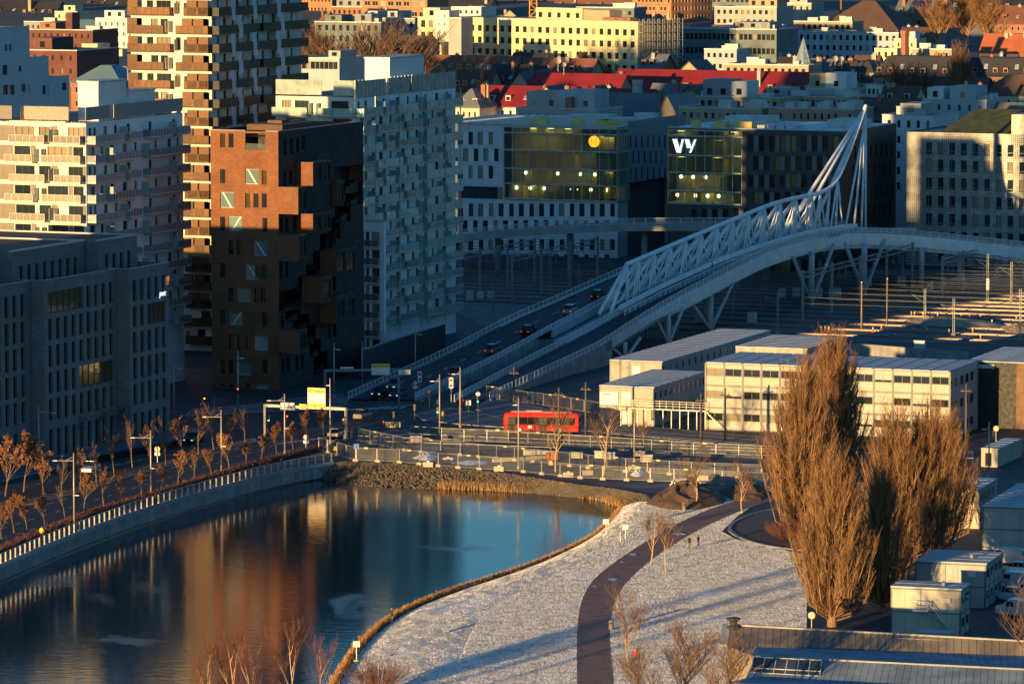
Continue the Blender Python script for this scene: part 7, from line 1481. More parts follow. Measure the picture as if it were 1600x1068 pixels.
for k, row in enumerate((row1, row2, row3)):
    nm = ['beside the quay hedge', 'on the boulevard median', 'against the grey brick office'][k]
    for i, (px, py, kind) in enumerate(row):
        ms = rndT.choice(leafy if kind else sparse); s = rndT.uniform(.5, .8) if k == 0 else rndT.uniform(.8, 1.05)
        if kind == 2: s = 1.25
        g = ['quay', 'median', 'office'][k]
        where = '%s%s' % (('first', 'second', 'third', 'fourth', 'fifth', 'sixth', 'seventh', 'eighth', 'ninth', 'tenth')[i] if i < 10 else ('tenth', 'ninth', 'eighth', 'seventh', 'sixth', 'fifth', 'fourth', 'third', 'second', 'last')[i-len(row)] if i >= 10 else '', ' from the left' if i < 10 else ' from the right')
        where = where.replace('last from the right', 'rightmost').replace('second from the right', 'second from the right')
        plant_tree('street_tree', '%s street tree %s, %s' % ('orange leaved' if kind else 'nearly bare', nm, where), G(px, py), ms, s, rndT.uniform(0, 6), 'street trees ' + nm)
for px, py, h, lb in ((868, 738, 9.5, 'bare tree in front of the red bus'), (943, 742, 9.5, 'bushy bare tree right of the red bus'), (1087, 792, 6.6, 'small bare tree beside the earth mound'), (1159, 802, 6.8, 'small bare tree at the path junction'), (1017, 882, 6.6, 'small bare lawn tree, left of a pair by the path'), (1040, 894, 7.0, 'small bare lawn tree, right of a pair by the path'), (983, 1046, 8.6, 'bare lawn tree beside the jogger in red'), (1006, 700, 4, 'small bare tree by the fence in front of the containers')):
    ms = bare[rndT.randrange(3)]; s = h/8.4; plant_tree('bare_tree', lb, G(px, py), ms, s, rndT.uniform(0, 6), 'bare trees')
# columnar poplars
def poplar(seed, h, w):
    rnd = random.Random(seed); tr, cr = MB(), MB(); tr.tube((0, 0, 0), (0, 0, h*.35), .5, .35, 9, cap=False); tr.tube((0, 0, h*.35), (.2, 0, h*.93), .35, .03, 7, cap=False)
    prof_ = lambda f: w*(.62+.5*math.sin(min(1, f*1.6+.1)*math.pi*.5))*(1-max(0, f-.5)/.5*.82) if f < 1 else .05
    N = 320
    for i in range(N):
        f0 = rnd.uniform(.0, .86)**1.2; a = rnd.uniform(0, 6.283); z0 = .4+h*f0*.8; L = h*rnd.uniform(.16, .42)*(1-f0*.35); rr = rnd.uniform(.25, 1.0)
        zt = min(h*1.0, z0+L); rad = prof_(zt/h)*rr; p0 = Vector((.2*math.cos(a), .2*math.sin(a), z0)); p1 = Vector((rad*.8*math.cos(a), rad*.8*math.sin(a), z0+L*.26)); p2 = Vector((rad*math.cos(a+rnd.uniform(-.2, .2)), rad*math.sin(a+rnd.uniform(-.2, .2)), zt))
        tr.tube(p0, p1, .10, .07, 4, cap=False); tr.tube(p1, p2, .07, .02, 4, cap=False)
        mi = rnd.choice((0, 0, 1, 2))
        for k in range(26):
            f = rnd.uniform(.08, 1); b = p0.lerp(p1, f*2) if f < .5 else p1.lerp(p2, f*2-1); aa = a+rnd.gauss(0, 1.1); l = rnd.uniform(.7, 2.3)*(1.0 if f > .3 else .75)
            e = b + Vector((math.cos(aa)*.34, math.sin(aa)*.34, .94))*l; cr.tube(b, e, .022, .007, 3, mi, cap=False)
            for _ in range(2):
                g = b.lerp(e, rnd.uniform(.2, .9)); a3 = rnd.uniform(0, 6.283); e2 = g+Vector((math.cos(a3)*.4, math.sin(a3)*.4, .9))*rnd.uniform(.35, .9); cr.tube(g, e2, .014, .006, 3, mi, cap=False)
    return tr.mesh('trunk', mat('poplar_bark', (.25, .15, .08), .9, var=.25, scale=1)), cr.mesh('crown', [M_POP, mat('poplar_twig_dark', (.14, .075, .035), .9, var=.3, scale=.5), mat('poplar_twig_pale', (.29, .155, .065), .9, var=.3, scale=.5)])
pops = [poplar(1, 25, 4.3), poplar(2, 22, 4.1), poplar(3, 24, 4.0)]
for px, py, k, h, lb in ((1252, 838, 0, 25.5, 'tall columnar poplar standing beside the turning area'), (1300, 812, 2, 27.0, 'tallest columnar poplar, second row behind the first'), (1300, 978, 1, 21.5, 'nearest columnar poplar behind the old shed ridge'), (1376, 955, 2, 18.5, 'dense columnar poplar left of the nearest site cabin'), (1398, 912, 1, 23.0, 'columnar poplar in the middle of the right clump'), (1446, 905, 0, 23.5, 'broad columnar poplar at the right of the clump'), (1480, 850, 2, 18.5, 'rightmost columnar poplar beside the tan site cabin')):
    b0 = {0: 25, 1: 22, 2: 24}[k]; plant_tree('poplar', lb, G(px, py), pops[k], 1.22*h/b0, k*2.1+px, 'columnar poplars by the cabins', sz=h/b0)
# shrubs and bottom trees
def shrub_mesh(key, seed, h, w, n, m, m2=None):
    def mk():
        rnd = random.Random(seed); a, b = MB(), MB()
        for i in range(n):
            an = rnd.uniform(0, 6.283); r = w*math.sqrt(rnd.random()); p = Vector((r*.3*math.cos(an), r*.3*math.sin(an), 0)); q = Vector((r*math.cos(an), r*math.sin(an), h*rnd.uniform(.5, 1)*(1-.35*(r/w)**2))); a.tube(p, q, .03, .012, 3, cap=False)
            for k in range(9):
                f = rnd.uniform(.3, 1); c = p.lerp(q, f); d = Vector((rnd.gauss(0, 1), rnd.gauss(0, 1), rnd.uniform(.3, 1.6))).normalized(); b.tube(c, c+d*rnd.uniform(.3, .9), .014, .006, 3, cap=False)
        return a.mesh('trunk', m), b.mesh('crown', m2 or m)
    return cached(('shrub', key), mk)
for px, py, h, w, n, m, lb in ((1232, 842, 2.8, 3.6, 160, M_TWRED, 'low red brown shrub at the foot of the tall poplar'), (1262, 858, 1.6, 2.4, 90, M_TWRED, 'low shrub at the edge of the turning area'), (590, 1078, 4.0, 4.0, 150, M_TWRED, 'twiggy shrub at the bottom edge left of the lawn')):
    s_ = shrub_mesh((px, py), px, h, w, n, m); plant_tree('shrub', lb, G(px, py), s_, 1, 0, 'shrubs', 'shrub')
birch = [tree_meshes('birch%d' % i, M_BARKL, M_TWRED, seed=90+i, h=9.5, spread=4.2, levels=3, nb=9, up=.74, r=.10, first=.15, tw_n=6, twig_r=.012) for i in range(2)]
for px, py, h, lb in ((318, 1165, 10.6, 'pale stemmed bare birch at the bottom edge, leftmost'), (362, 1160, 11.2, 'pale stemmed bare birch at the bottom edge, second from left'), (452, 1160, 12.0, 'pale stemmed bare birch at the bottom edge, tallest'), (490, 1168, 10.5, 'pale stemmed bare birch at the bottom edge beside the lawn'), (405, 1175, 10.0, 'thin bare birch between the pale stems')):
    plant_tree('birch', lb, G(px, py, -1.5), birch[px % 2], h/9.5, px*.7, 'birches at the bottom edge')
bigb = tree_meshes('bigbush', M_BARK, M_TWIG, seed=111, h=8.5, spread=5.5, levels=3, nb=13, up=.5, r=.2, first=.2, tw_n=7, twig_r=.016)
for px, py, h, lb in ((1060, 1128, 9.0, 'wide bare tree crown rising from the bottom edge'), (1010, 1140, 7.6, 'reddish bare crown at the bottom edge beside the path'), (1125, 1140, 8.4, 'bare crown in front of the old shed gable'), (1622, 1090, 10.0, 'bare branches reaching in at the bottom right corner')): plant_tree('bare_tree', lb, G(px, py), bigb, h/8.5, px*.3, 'bare trees at the bottom edge')
far = tree_meshes('far', M_TWIG, M_TWIG, seed=131, h=12, spread=7.5, levels=3, nb=18, up=.55, r=.3, first=.15, tw_n=9, twig_r=.035); farl = tree_meshes('farl', M_BARKL, M_POP, seed=133, h=15, spread=9, levels=3, nb=18, up=.55, r=.4, first=.15, tw_n=9, twig_r=.045)
for px, yt, Y, ms, h0, lb in ((523, 70, 1330, far, 12, 'dark bare town tree left of the larger one'), (585, 66, 1330, far, 12, 'large dark bare town tree behind the glass tower'), (632, 72, 1340, far, 12, 'small bare town tree at the yellow building'), (1468, 10, 1600, farl, 15, 'wide sunlit bare tree at the top right, leftmost'), (1508, 4, 1610, farl, 15, 'wide sunlit bare tree at the top right, middle'), (1548, 14, 1600, farl, 15, 'wide sunlit bare tree at the top right, rightmost'), (1425, 120, 1300, far, 12, 'dark bare tree before the pink building')):
    p = atd(px, yt, Y); zb = terr(Y)-1; plant_tree('town_tree', lb, (p.x, Y, zb), ms, max(.8, (p.z-zb)/h0), px*.37, 'town trees')
p = atd(1499, 62, 1300); plant_tree('poplar', 'lone sunlit poplar among the town roofs', (p.x, 1300, terr(1300)-1), pops[1], (p.z-terr(1300)+1)/22, 1.0, 'town trees')
# reeds, stones, hedge
def scatter_blades(name, line, n, w, h, m, seed, zf=None, lean=.3):
    rnd = random.Random(seed); P = resample(line, 200); mb = MB()
    for _ in range(n):
        i = rnd.randrange(199); p = P[i].lerp(P[i+1], rnd.random()) + Vector((rnd.gauss(0, w), rnd.gauss(0, w), -.05)); l = h*rnd.uniform(.4, 1.1); a = rnd.uniform(0, 6.283)
        e = p+Vector((rnd.uniform(-lean, lean)*l, rnd.uniform(-lean, lean)*l, l)); d = Vector((math.cos(a), math.sin(a), 0))*.05; mb.add([p-d, p+d, e], [(0, 1, 2)])
    return stuff(tag(mb.build(name, m), *{'reed_fringe': ('dry orange reed fringe along the water under the stone bank', 'reeds'), 'shore_grass': ('dry orange grass fringe along the lawn shore', 'grass')}[name]))
M_SHORE = mat('shore_grass', (.42, .22, .08), .9, var=.35, scale=.8)
scatter_blades('shore_grass', [p+Vector((.35, 0, .15)) for p in smooth_line(shore)], 15000, .28, .55, M_SHORE, 7)
scatter_blades('reed_fringe', [p+Vector((0, .6, .1)) for p in bank_wat[3:]], 9000, .5, 1.2, M_REED, 8)
structure(strip([p+Vector((0, 0, -.7)) for p in bank_wat], bank_top, 90, 6, None, 9, .12).build('stone_bank', mat('bank_earth', (.09, .08, .07), .95, var=.3, scale=.6, bump=1.0)))
rnd = random.Random(12); A, B = resample(bank_wat, 100), resample(bank_top, 100); mb = MB()
for _ in range(5200):
    i = rnd.randrange(99); u = rnd.random(); f = rnd.random()
    if i > 62 and rnd.random() < .7: continue
    p = A[i].lerp(A[i+1], u).lerp(B[i].lerp(B[i+1], u), f); s = rnd.uniform(.1, .26); q = [Vector((rnd.uniform(.6, 1.2), 0, 0)), Vector((-rnd.uniform(.6, 1.2), 0, 0)), Vector((0, rnd.uniform(.6, 1.2), 0)), Vector((0, -rnd.uniform(.6, 1.2), 0)), Vector((0, 0, rnd.uniform(.5, 1))), Vector((0, 0, -.8))]
    rot = Matrix.Rotation(rnd.uniform(0, 6.28), 3, 'Z') @ Matrix.Rotation(rnd.uniform(-.6, .6), 3, 'X'); mb.add([p+(rot @ v)*s for v in q], [(0, 2, 4), (2, 1, 4), (1, 3, 4), (3, 0, 4), (2, 0, 5), (1, 2, 5), (3, 1, 5), (0, 3, 5)])
stuff(tag(mb.build('riprap', mat('riprap_stone', (.13, .10, .075), .9, var=.45, scale=.9)), 'grey stones piled on the bank above the water', 'stones'))
def hedge(label, pxs, w, h, m, seed):
    rnd = random.Random(seed); L = resample([G(*p) for p in pxs], 60); t = thing('hedge', label, 'hedge', (0, 0, 0)); mb = MB()
    for i in range(59):
        for _ in range(95):
            p = L[i].lerp(L[i+1], rnd.random())+Vector((rnd.gauss(0, w*.33), rnd.gauss(0, w*.33), rnd.uniform(0, h*.6))); e = p+Vector((rnd.gauss(0, .25), rnd.gauss(0, .25), rnd.uniform(.15, .5)*h)); mb.tube(p, e, .03, .008, 3, cap=False)
    mb.build('twigs', m, t)
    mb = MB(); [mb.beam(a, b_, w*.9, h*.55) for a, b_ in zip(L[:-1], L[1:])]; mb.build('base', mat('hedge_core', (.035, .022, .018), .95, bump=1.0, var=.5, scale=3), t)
hedge('low dark red hedge along the quay walk', ((-30, 876), (60, 838), (140, 806), (250, 772), (380, 733), (500, 702)), 1.7, 1.0, M_TWRED, 3)
hedge('low dark shrub strip on the boulevard median', ((150, 722), (200, 711), (270, 698), (310, 690)), 1.6, .9, mat('twig_dark', (.03, .025, .02), .9), 5)

# frosted grass blades standing on the lawn
import numpy as np
def grass():
    rg = np.random.default_rng(4)
    def inside(x, y, poly):
        c = np.zeros(len(x), bool); n = len(poly)
        for i in range(n):
            x0, y0 = poly[i]; x1, y1 = poly[(i+1) % n]
            if y0 == y1: continue
            k = (y0 > y) != (y1 > y); c ^= k & (x < (x1-x0)*(y-y0)/(y1-y0)+x0)
        return c
    lp = [(p[0], p[1]) for p in lawn_poly]; lo = np.min(lp, 0); hi = np.max(lp, 0); lo[1] = max(lo[1], 495); N = 900000
    x = rg.uniform(lo[0], hi[0], N); y = rg.uniform(lo[1], hi[1], N)
    pp = [(p.x, p.y) for p in pl] + [(p.x, p.y) for p in reversed(pr)]; tp = [(p.x, p.y) for p in turn]
    k = inside(x, y, lp) & ~inside(x, y, pp) & ~inside(x, y, tp); x, y = x[k], y[k]; z = np.full(len(x), .01)
    A = resample([p + Vector((-1.0, 0, -.6)) for p in smooth_line(shore)], 120); B = resample(lawn_out, 120); Ax, Bx = np.array(A), np.array(B); M = 130000
    i = rg.integers(0, 119, M); u = rg.random(M)[:, None]; t = rg.uniform(.12, 1, M)[:, None]; a = Ax[i]*(1-u)+Ax[i+1]*u; b = Bx[i]*(1-u)+Bx[i+1]*u; q = a*(1-t)+b*t; q[:, 2] = a[:, 2]+(b[:, 2]-a[:, 2])*np.sin(t[:, 0]*np.pi/2) - .02; ok = q[:, 1] > 495; q = q[ok]
    P = np.concatenate([np.stack([x, y, z], 1), q]); n = len(P); an = rg.uniform(0, np.pi, n); w = rg.uniform(.012, .034, n); h = rg.uniform(.04, .11, n)
    d = np.stack([np.cos(an)*w, np.sin(an)*w, np.zeros(n)], 1); tip = P + np.stack([rg.normal(0, .05, n), rg.normal(0, .05, n), h], 1); V = np.stack([P-d, P+d, tip], 1).reshape(-1, 3)
    me = bpy.data.meshes.new('frosted_grass'); me.vertices.add(3*n); me.loops.add(3*n); me.polygons.add(n); me.vertices.foreach_set('co', V.ravel().astype(np.float32)); me.loops.foreach_set('vertex_index', np.arange(3*n, dtype=np.int32)); me.polygons.foreach_set('loop_start', np.arange(0, 3*n, 3, dtype=np.int32)); me.update(calc_edges=True)
    me.materials.append(mat('frosted_blade', (.84, .84, .83), .9, var=.1, scale=.5, col2=(.55, .51, .42), kscale=.6)); stuff(tag(put('frosted_grass', me), 'white frosted grass blades covering the lawn', 'grass'))
grass()
# earth mounds
heap('earth_mound', 'brown earth mound beside the end of the pond', [(1008, 786), (1030, 768), (1075, 760), (1130, 768), (1140, 786), (1090, 797), (1040, 797)], 2.4, M_EARTH, 5); heap('earth_mound', 'long low brown earth mound behind the small tree', [(1120, 768), (1170, 764), (1210, 768), (1200, 782), (1150, 786)], 1.7, M_EARTH, 6)
M_SNOW = mat('snow', (.62, .66, .7), .8, var=.15, scale=1, bump=.4)
heap('snow_patch', 'snow patch on the earth mound', [(1038, 777), (1056, 766), (1066, 772), (1054, 783)], 2.2, M_SNOW, 7, 14, 'snow'); heap('snow_patch', 'frosted pile behind the fence', [(642, 716), (665, 708), (690, 712), (672, 722)], .7, M_SNOW, 8, 14, 'snow'); heap('snow_patch', 'white sheet covered pile beside the fence', [(984, 742), (1002, 735), (1010, 741), (996, 746)], .8, M_SNOW, 9, 14, 'snow'); heap('snow_patch', 'small snow pile on the site gravel', [(700, 723), (740, 718), (775, 722), (740, 728)], .3, M_SNOW, 10, 14, 'snow')
# ice plates and icy puddles
def puddle(label, px, py, w, l, z, m, name='puddle', cat='puddle', n=18, seed=1):
    rnd = random.Random(seed); c = G(px, py, z); mb = MB(); vv = [(w*math.cos(2*math.pi*i/n)*rnd.uniform(.6, 1.15), l*math.sin(2*math.pi*i/n)*rnd.uniform(.6, 1.15), 0) for i in range(n)]; mb.add(vv + [(x, y, -.02) for x, y, _ in vv], [tuple(range(n))] + [(i, (i+1) % n, n+(i+1) % n, n+i) for i in range(n)]); o = tag(mb.build(name, m), label, cat); o.location = c
M_ICE = mat('ice_plate', (.30, .36, .40), .25, var=.3, scale=.4)
for i, (px, py, w, l, lb) in enumerate(((958, 904, .62, 1.1, 'largest icy puddle on the gravel path'), (990, 865, .5, .9, 'icy puddle on the path near the pair of trees'), (929, 915, .3, .5, 'smallest icy puddle on the path'), (972, 877, .28, .5, 'small icy puddle high on the path'), (1060, 833, 1.1, 1.2, 'wide icy puddle at the path fork'))): puddle(lb, px, py, w, l, .085, M_ICE, seed=i)
M_ICEW = mat('pond_ice', (.10, .12, .135), .28, var=.35, scale=.25)
# ================================================================== streets
def band(name, A, B, z, m, kerb=True):
    """raised pavement between two pixel lines"""
    PA, PB = smooth_line([G(*p) for p in A], 1), smooth_line([G(*p) for p in B], 1); poly = [p.xy for p in PA] + [p.xy for p in reversed(PB)]
    o = sheet(name, poly, z, m); mb = MB(); ring = [Vector((q.x, q.y, 0)) for q in poly]
    for a, b_ in zip(ring, ring[1:]+ring[:1]): mb.beam(a, b_, .22, z+.012)
    structure(mb.build('kerb', M_KERB, o)); return o
band('pavement', ((-40, 745), (60, 722), (160, 698), (262, 681), (300, 668)), ((-40, 762), (60, 738), (170, 712), (270, 693), (318, 676)), .12, M_PAVE)
band('pavement', ((-40, 900), (60, 857), (200, 803), (330, 765), (420, 741), (515, 722)), ((-40, 884), (60, 844), (200, 790), (330, 753), (420, 729), (515, 705)), .12, M_PAVE)
band('pavement', ((-40, 800), (80, 783), (200, 745), (320, 713), (400, 690)), ((-40, 792), (80, 776), (200, 738), (320, 706), (396, 685)), .12, M_EARTH)
band('pavement', ((300, 640), (400, 632), (520, 615), (545, 622)), ((290, 650), (400, 643), (500, 640), (540, 632)), .12, M_PAVE)
band('pavement', ((650, 648), (690, 637), (720, 640), (790, 655)), ((660, 656), (690, 660), (730, 664), (790, 668)), .12, M_PAVE)
band('pavement', ((765, 622), (860, 640), (935, 660), (1200, 684)), ((745, 640), (780, 655), (930, 676), (1200, 698)), .1, M_PAVE)
band('traffic_island', ((588, 678), (610, 673), (640, 673)), ((590, 680), (615, 681), (640, 677)), .14, M_PAVE)
band('pavement', ((910, 667), (1100, 682), (1300, 697), (1520, 706)), ((910, 671), (1100, 688), (1300, 705), (1520, 716)), .11, M_PAVE)
mb = MB()
def dash(px0, py0, px1, py1, n, w=.16, fill=.4):
    a, b_ = G(px0, py0), G(px1, py1)
    for i in range(n): p, q = a.lerp(b_, i/n), a.lerp(b_, (i+fill)/n); d = (q-p); nn = Vector((-d.y, d.x, 0)).normalized()*w/2; mb.quad(*[v+Vector((0, 0, .012)) for v in (p-nn, q-nn, q+nn, p+nn)])
for l in (((-20, 848), (480, 695), 26), ((-20, 832), (470, 683), 26), ((-20, 775), (330, 690), 20)): dash(*l[0], *l[1], l[2])
for (x0, y0, x1, y1, n) in ((495, 642, 640, 636, 12), (440, 692, 520, 682, 9)):
    for i in range(n):
        f = i/n; c = G(x0+(x1-x0)*f, y0+(y1-y0)*f); a = c-RY*1.7+RX*0; b_ = c+RY*1.7; nn = RX*.27; mb.quad(*[v+Vector((0, 0, .013)) for v in (a-nn, b_-nn, b_+nn, a+nn)])
for l in (((530, 668), (640, 640), 8), ((560, 675), (640, 655), 6), ((-20, 815), (440, 680), 22), ((640, 668), (780, 690), 10), ((1520, 722), (1640, 735), 6)): dash(*l[0], *l[1], l[2])
for (x0, y0, x1, y1) in ((540, 640, 650, 632), (560, 690, 640, 678), (505, 700, 545, 672)): dash(x0, y0, x1, y1, 1, .35, 1.0)
structure(mb.build('road_marking', M_PAINT))
# tram street lines: long pale kerbs running across the site
for i, (y0, y1) in enumerate(((668, 704), (683, 712), (690, 718), (676, 708))):
    a, b_ = G(560 if i else 640, y0-2), G(1215, y1-6); mb = MB(); mb.beam(a, b_, .35, .14); structure(mb.build('kerb', M_KERB))

# ================================================================== vehicles
M_TYRE = mat('tyre', (.015, .015, .016), .8); M_RIM = mat('rim', (.4, .4, .42), .35, .8); M_CGL = mat('car_glass', (.012, .016, .02), .06); M_HL = mat('head_lamp', (.9, .88, .8), .2, emit=.5); M_TL = mat('tail_lamp', (.7, .03, .02), .3, emit=.8)
def loft(mb, secs, m=0, close=True):
    n = len(secs[0]); o = []
    for s_ in secs: o += s_
    ff = [(k*n+i, k*n+(i+1) % n, (k+1)*n+(i+1) % n, (k+1)*n+i) for k in range(len(secs)-1) for i in range(n)] + [tuple(range(n))[::-1], tuple(range((len(secs)-1)*n, len(secs)*n))]
    mb.add(o, ff, m)
CARK = {}
def car_kit(kind):
    if kind in CARK: return CARK[kind]
    if kind == 'van': prf = [(2.5, .45, .95, .9), (2.45, .35, 1.15, .96), (1.75, .3, 1.25, .98), (1.0, .28, 1.95, .98), (-.5, .28, 2.05, .98), (-2.4, .3, 2.03, .97), (-2.5, .4, 1.9, .95)]; win = [(1.62, 1.3, 1.08, 1.88)]; roofz = 2.05
    else:
        e = .18 if kind == 'suv' else 0
        prf = [(2.2, .42, .62+e, .75), (2.12, .3, .74+e, .86), (1.1, .26, .92+e, .9), (.6, .26, .96+e, .9), (-1.5, .26, .98+e, .9), (-2.05, .3, .95+e, .87), (-2.2, .42, .85+e, .8)]
    b = MB(); loft(b, [[(x, -w, z0), (x, -w*1.0, (z0+z1)/2), (x, -w*.92, z1), (x, w*.92, z1), (x, w, (z0+z1)/2), (x, w, z0)] for x, z0, z1, w in prf]); g = MB(); r = MB()
    if kind != 'van':
        h = .98+e; t = 1.45+e*1.5; cab = [(1.05, .80, h-.05), (.35, .68, t-.04), (-.2, .67, t), (-1.1, .66, t-.05), (-1.95 if kind == 'suv' else -1.75, .74, h-.03)]
        loft(g, [[(x, -w-(.1 if z > h else 0)*0, h-.06), (x, -w, z), (x, w, z), (x, w, h-.06)] for x, w, z in cab]); r.box(-1.05, .33, -.66, .66, t-.03, t+.035)
        for x in (.28, -.45, -1.12):
            for y in (-1, 1): r.tube((x+.12, y*.74, h), (x, y*.675, t), .035, .035, 4)
    else:
        g.box(1.15, 1.72, -.86, .86, 1.3, 1.32); g.add([(1.79, -.84, 1.24), (1.79, .84, 1.24), (1.06, .8, 1.93), (1.06, -.8, 1.93)], [(0, 1, 2, 3)]); g.box(.2, 1.05, -.995, -.98, 1.25, 1.8); g.box(.2, 1.05, .98, .995, 1.25, 1.8); r.box(-2.3, .9, -.85, .85, 2.03, 2.08)
    wh = MB(); n = 12; wh.add([(.33*math.cos(2*math.pi*i/n), y, .33*math.sin(2*math.pi*i/n)) for y in (-.11, .11) for i in range(n)], [tuple(range(n)), tuple(range(n, 2*n))] + [(i, (i+1) % n, n+(i+1) % n, n+i) for i in range(n)])
    ri = MB(); ri.add([(.2*math.cos(2*math.pi*i/n), y, .2*math.sin(2*math.pi*i/n)) for y in (-.12, .12) for i in range(n)], [tuple(range(n)), tuple(range(n, 2*n))])
    la = MB(); la.box(-.05, .05, -.16, .16, -.07, .07)
    CARK[kind] = (b, g.mesh('glass', M_CGL), r, wh.mesh('tyre', M_TYRE), ri.mesh('rim', M_RIM), la.mesh('headlight', M_HL), la.mesh('tail_light', M_TL)); return CARK[kind]
BODY = {}
def car(label, pos, hd, col, kind='suv', cname='grey', group='cars on the road', pitch=0.0):
    b, g, r, wh, ri, hl, tl = car_kit(kind); key = (kind, cname); m = mat('car_'+cname, col, .3, .35, var=.05)
    if key not in BODY: BODY[key] = (b.mesh('body', m), r.mesh('roof', m))
    t = thing('van' if kind == 'van' else 'car', label, 'van' if kind == 'van' else 'car', pos, hd, group); t.rotation_euler = (0, -pitch, hd); bm, rm = BODY[key]; put('body', bm, t); put('glass', g, t); put('roof', rm, t); f = 1.45
    for x in (1.35, -1.35):
        for y in (-.82, .82): w = put('wheel', wh, t, (x, y, .33)); put('rim', ri, w)
    z = .72 if kind != 'van' else .85; e = 2.16 if kind != 'van' else 2.46
    for y in (-.62, .62): put('headlight', hl, t, (e, y, z)); put('tail_light', tl, t, (-e, y, z+.12))
    return t
AV = math.atan2(RY.y, RY.x)
def oncar(px, py): q = ramp_pt(px, py, 0.0); return q
dirR = math.atan2(*( (LR[6]-LR[2]).yx ))
col = dict(black=(.012, .013, .016), silver=(.38, .40, .42), white=(.6, .6, .6), blue=(.04, .07, .12), grey=(.12, .13, .14), red=(.25, .02, .02))
for px, py, c, up, lb in ((714, 588, 'blue', 1, 'dark blue car driving up the foot of the ramp'), (770, 552, 'grey', 1, 'grey car driving up the ramp behind the dark blue one'), (826, 522, 'black', 1, 'black car with red tail lights on the ramp'), (892, 490, 'silver', 1, 'silver estate car on the ramp beside the truss start'), (935, 467, 'black', 1, 'dark car near the truss start'), (594, 620, 'black', 0, 'black car coming down onto the junction'), (617, 607, 'grey', 0, 'grey car next in line behind the black one at the junction')):
    q = oncar(px, py); sl = math.atan(.09) if q.z > .5 else 0; car(lb, q+Vector((0, 0, .03)), dirR if up else dirR+math.pi, col[c], 'suv', c, 'cars on the bridge ramp', sl if up else -sl)
q = G(622, 622); car('dark car waiting right of the gantry post', q, dirR+math.pi, col['blue'], 'suv', 'blue', 'cars at the junction')
car('dark car with red tail lights crossing the junction', G(567, 655), AV, col['grey'], 'suv', 'grey', 'cars at the junction'); car('pale car with red tail lights stopped under the yellow sign', G(526, 683), AV+.1, col['silver'], 'hatch', 'silver', 'cars at the junction')
car('silver car with headlights on the boulevard', G(142, 738), AV+math.pi+.12, col['silver'], 'suv', 'silver', 'cars on the boulevard'); car('dark car with headlights on the boulevard near the junction', G(301, 692), AV+math.pi+.1, col['black'], 'suv', 'black', 'cars on the boulevard')
for i, (px, py) in enumerate(((1572, 880), (1590, 898), (1585, 918), (1578, 938), (1590, 962), (1604, 880), (1612, 935))): car('white frosted van parked at the right edge, %s' % ('farthest', 'second farthest', 'middle one', 'next to the cabin', 'nearest', 'outermost far one', 'outermost near one')[i], G(px, py), R(150), col['white'], 'van' if i % 2 == 0 else 'suv', 'white', 'vans parked by the cabins')
def bus():
    c = G(847, 675); t = thing('bus', 'red city bus with black windows on the street before the containers', 'bus', c, -R(9)); L, Wd, H = 11.9, 2.5, 3.15; m = mat('bus_red', (.42, .006, .007), .5, var=.06, spec=.2); b = MB(); x0, x1 = -L/2, L/2
    prf = [(x0, .5, 2.3, 1.15), (x0+.15, .32, 2.95, 1.24), (x0+.6, .3, H, 1.25), (x1-.4, .3, H, 1.25), (x1-.06, .34, 2.98, 1.24), (x1, .45, 2.7, 1.2)]
    loft(b, [[(x, -w, z0), (x, -w, z1*.9), (x, -w*.9, z1), (x, w*.9, z1), (x, w, z1*.9), (x, w, z0)] for x, z0, z1, w in prf]); b.build('body', m, t)
    for y, sg in ((-1.255, -1), (1.255, 1)):
        for i in range(7): a = x0+.9+i*1.5; mb = MB(); mb.box(a, a+1.44, min(y, y+sg*.015), max(y, y+sg*.015), 1.35, 2.5); mb.build('window', M_CGL, t)
    for a in (x0+.7, x0+5.6): mb = MB(); mb.box(a, a+1.25, -1.285, -1.256, .42, 2.45); mb.build('door', mat('bus_door', (.03, .03, .032), .2), t)
    mb = MB(); mb.add([(x0-.02, -1.05, 1.2), (x0-.02, 1.05, 1.2), (x0+.09, 1.08, 2.75), (x0+.09, -1.08, 2.75)], [(0, 1, 2, 3)]); mb.build('windscreen', M_CGL, t)
    mb = MB(); mb.box(x1+.0, x1+.03, -1.0, 1.0, 1.5, 2.4); mb.build('rear_window', M_CGL, t)
    mb = MB(); mb.box(x0+1.2, x1-1.2, -.95, .95, H, H+.22); mb.build('roof_pod', mat('bus_red_dark', (.42, .012, .012), .4), t); mb = MB(); mb.box(x0+3.5, x0+6.0, -.6, .6, H+.22, H+.3); mb.build('roof_hatch', mat('bus_hatch', (.5, .4, .38), .5), t)
    wh = MB(); n = 14; wh.add([(.48*math.cos(2*math.pi*i/n), y, .48*math.sin(2*math.pi*i/n)) for y in (-.15, .15) for i in range(n)], [tuple(range(n)), tuple(range(n, 2*n))] + [(i, (i+1) % n, n+(i+1) % n, n+i) for i in range(n)]); wm_ = wh.mesh('wheel', M_TYRE); hb = MB(); hb.add([(.26*math.cos(2*math.pi*i/n), y, .26*math.sin(2*math.pi*i/n)) for y in (-.165, .165) for i in range(n)], [tuple(range(n)), tuple(range(n, 2*n))]); hm = hb.mesh('hub', M_RIM)
    for x in (x0+2.6, x1-3.0):
        for y in (-1.13, 1.13): w = put('wheel', wm_, t, (x, y, .48)); put('hub', hm, w)
    mb = MB(); mb.box(x0+4.2-.3, x0+4.2+.3, -1.262, -1.254, .75, 1.2); mb.build('emblem', mat('bus_emblem', (.7, .7, .68), .5), t)
    mb = MB(); mb.box(x0+.3, x1-.3, -1.262, -1.25, .42, .52); mb.build('skirt', M_DKST, t); mb = MB(); [mb.box(x0-.03, x0+.03, y-.15, y+.15, .7, .9) for y in (-.95, .95)]; mb.build('headlight', M_HL, t)
bus()

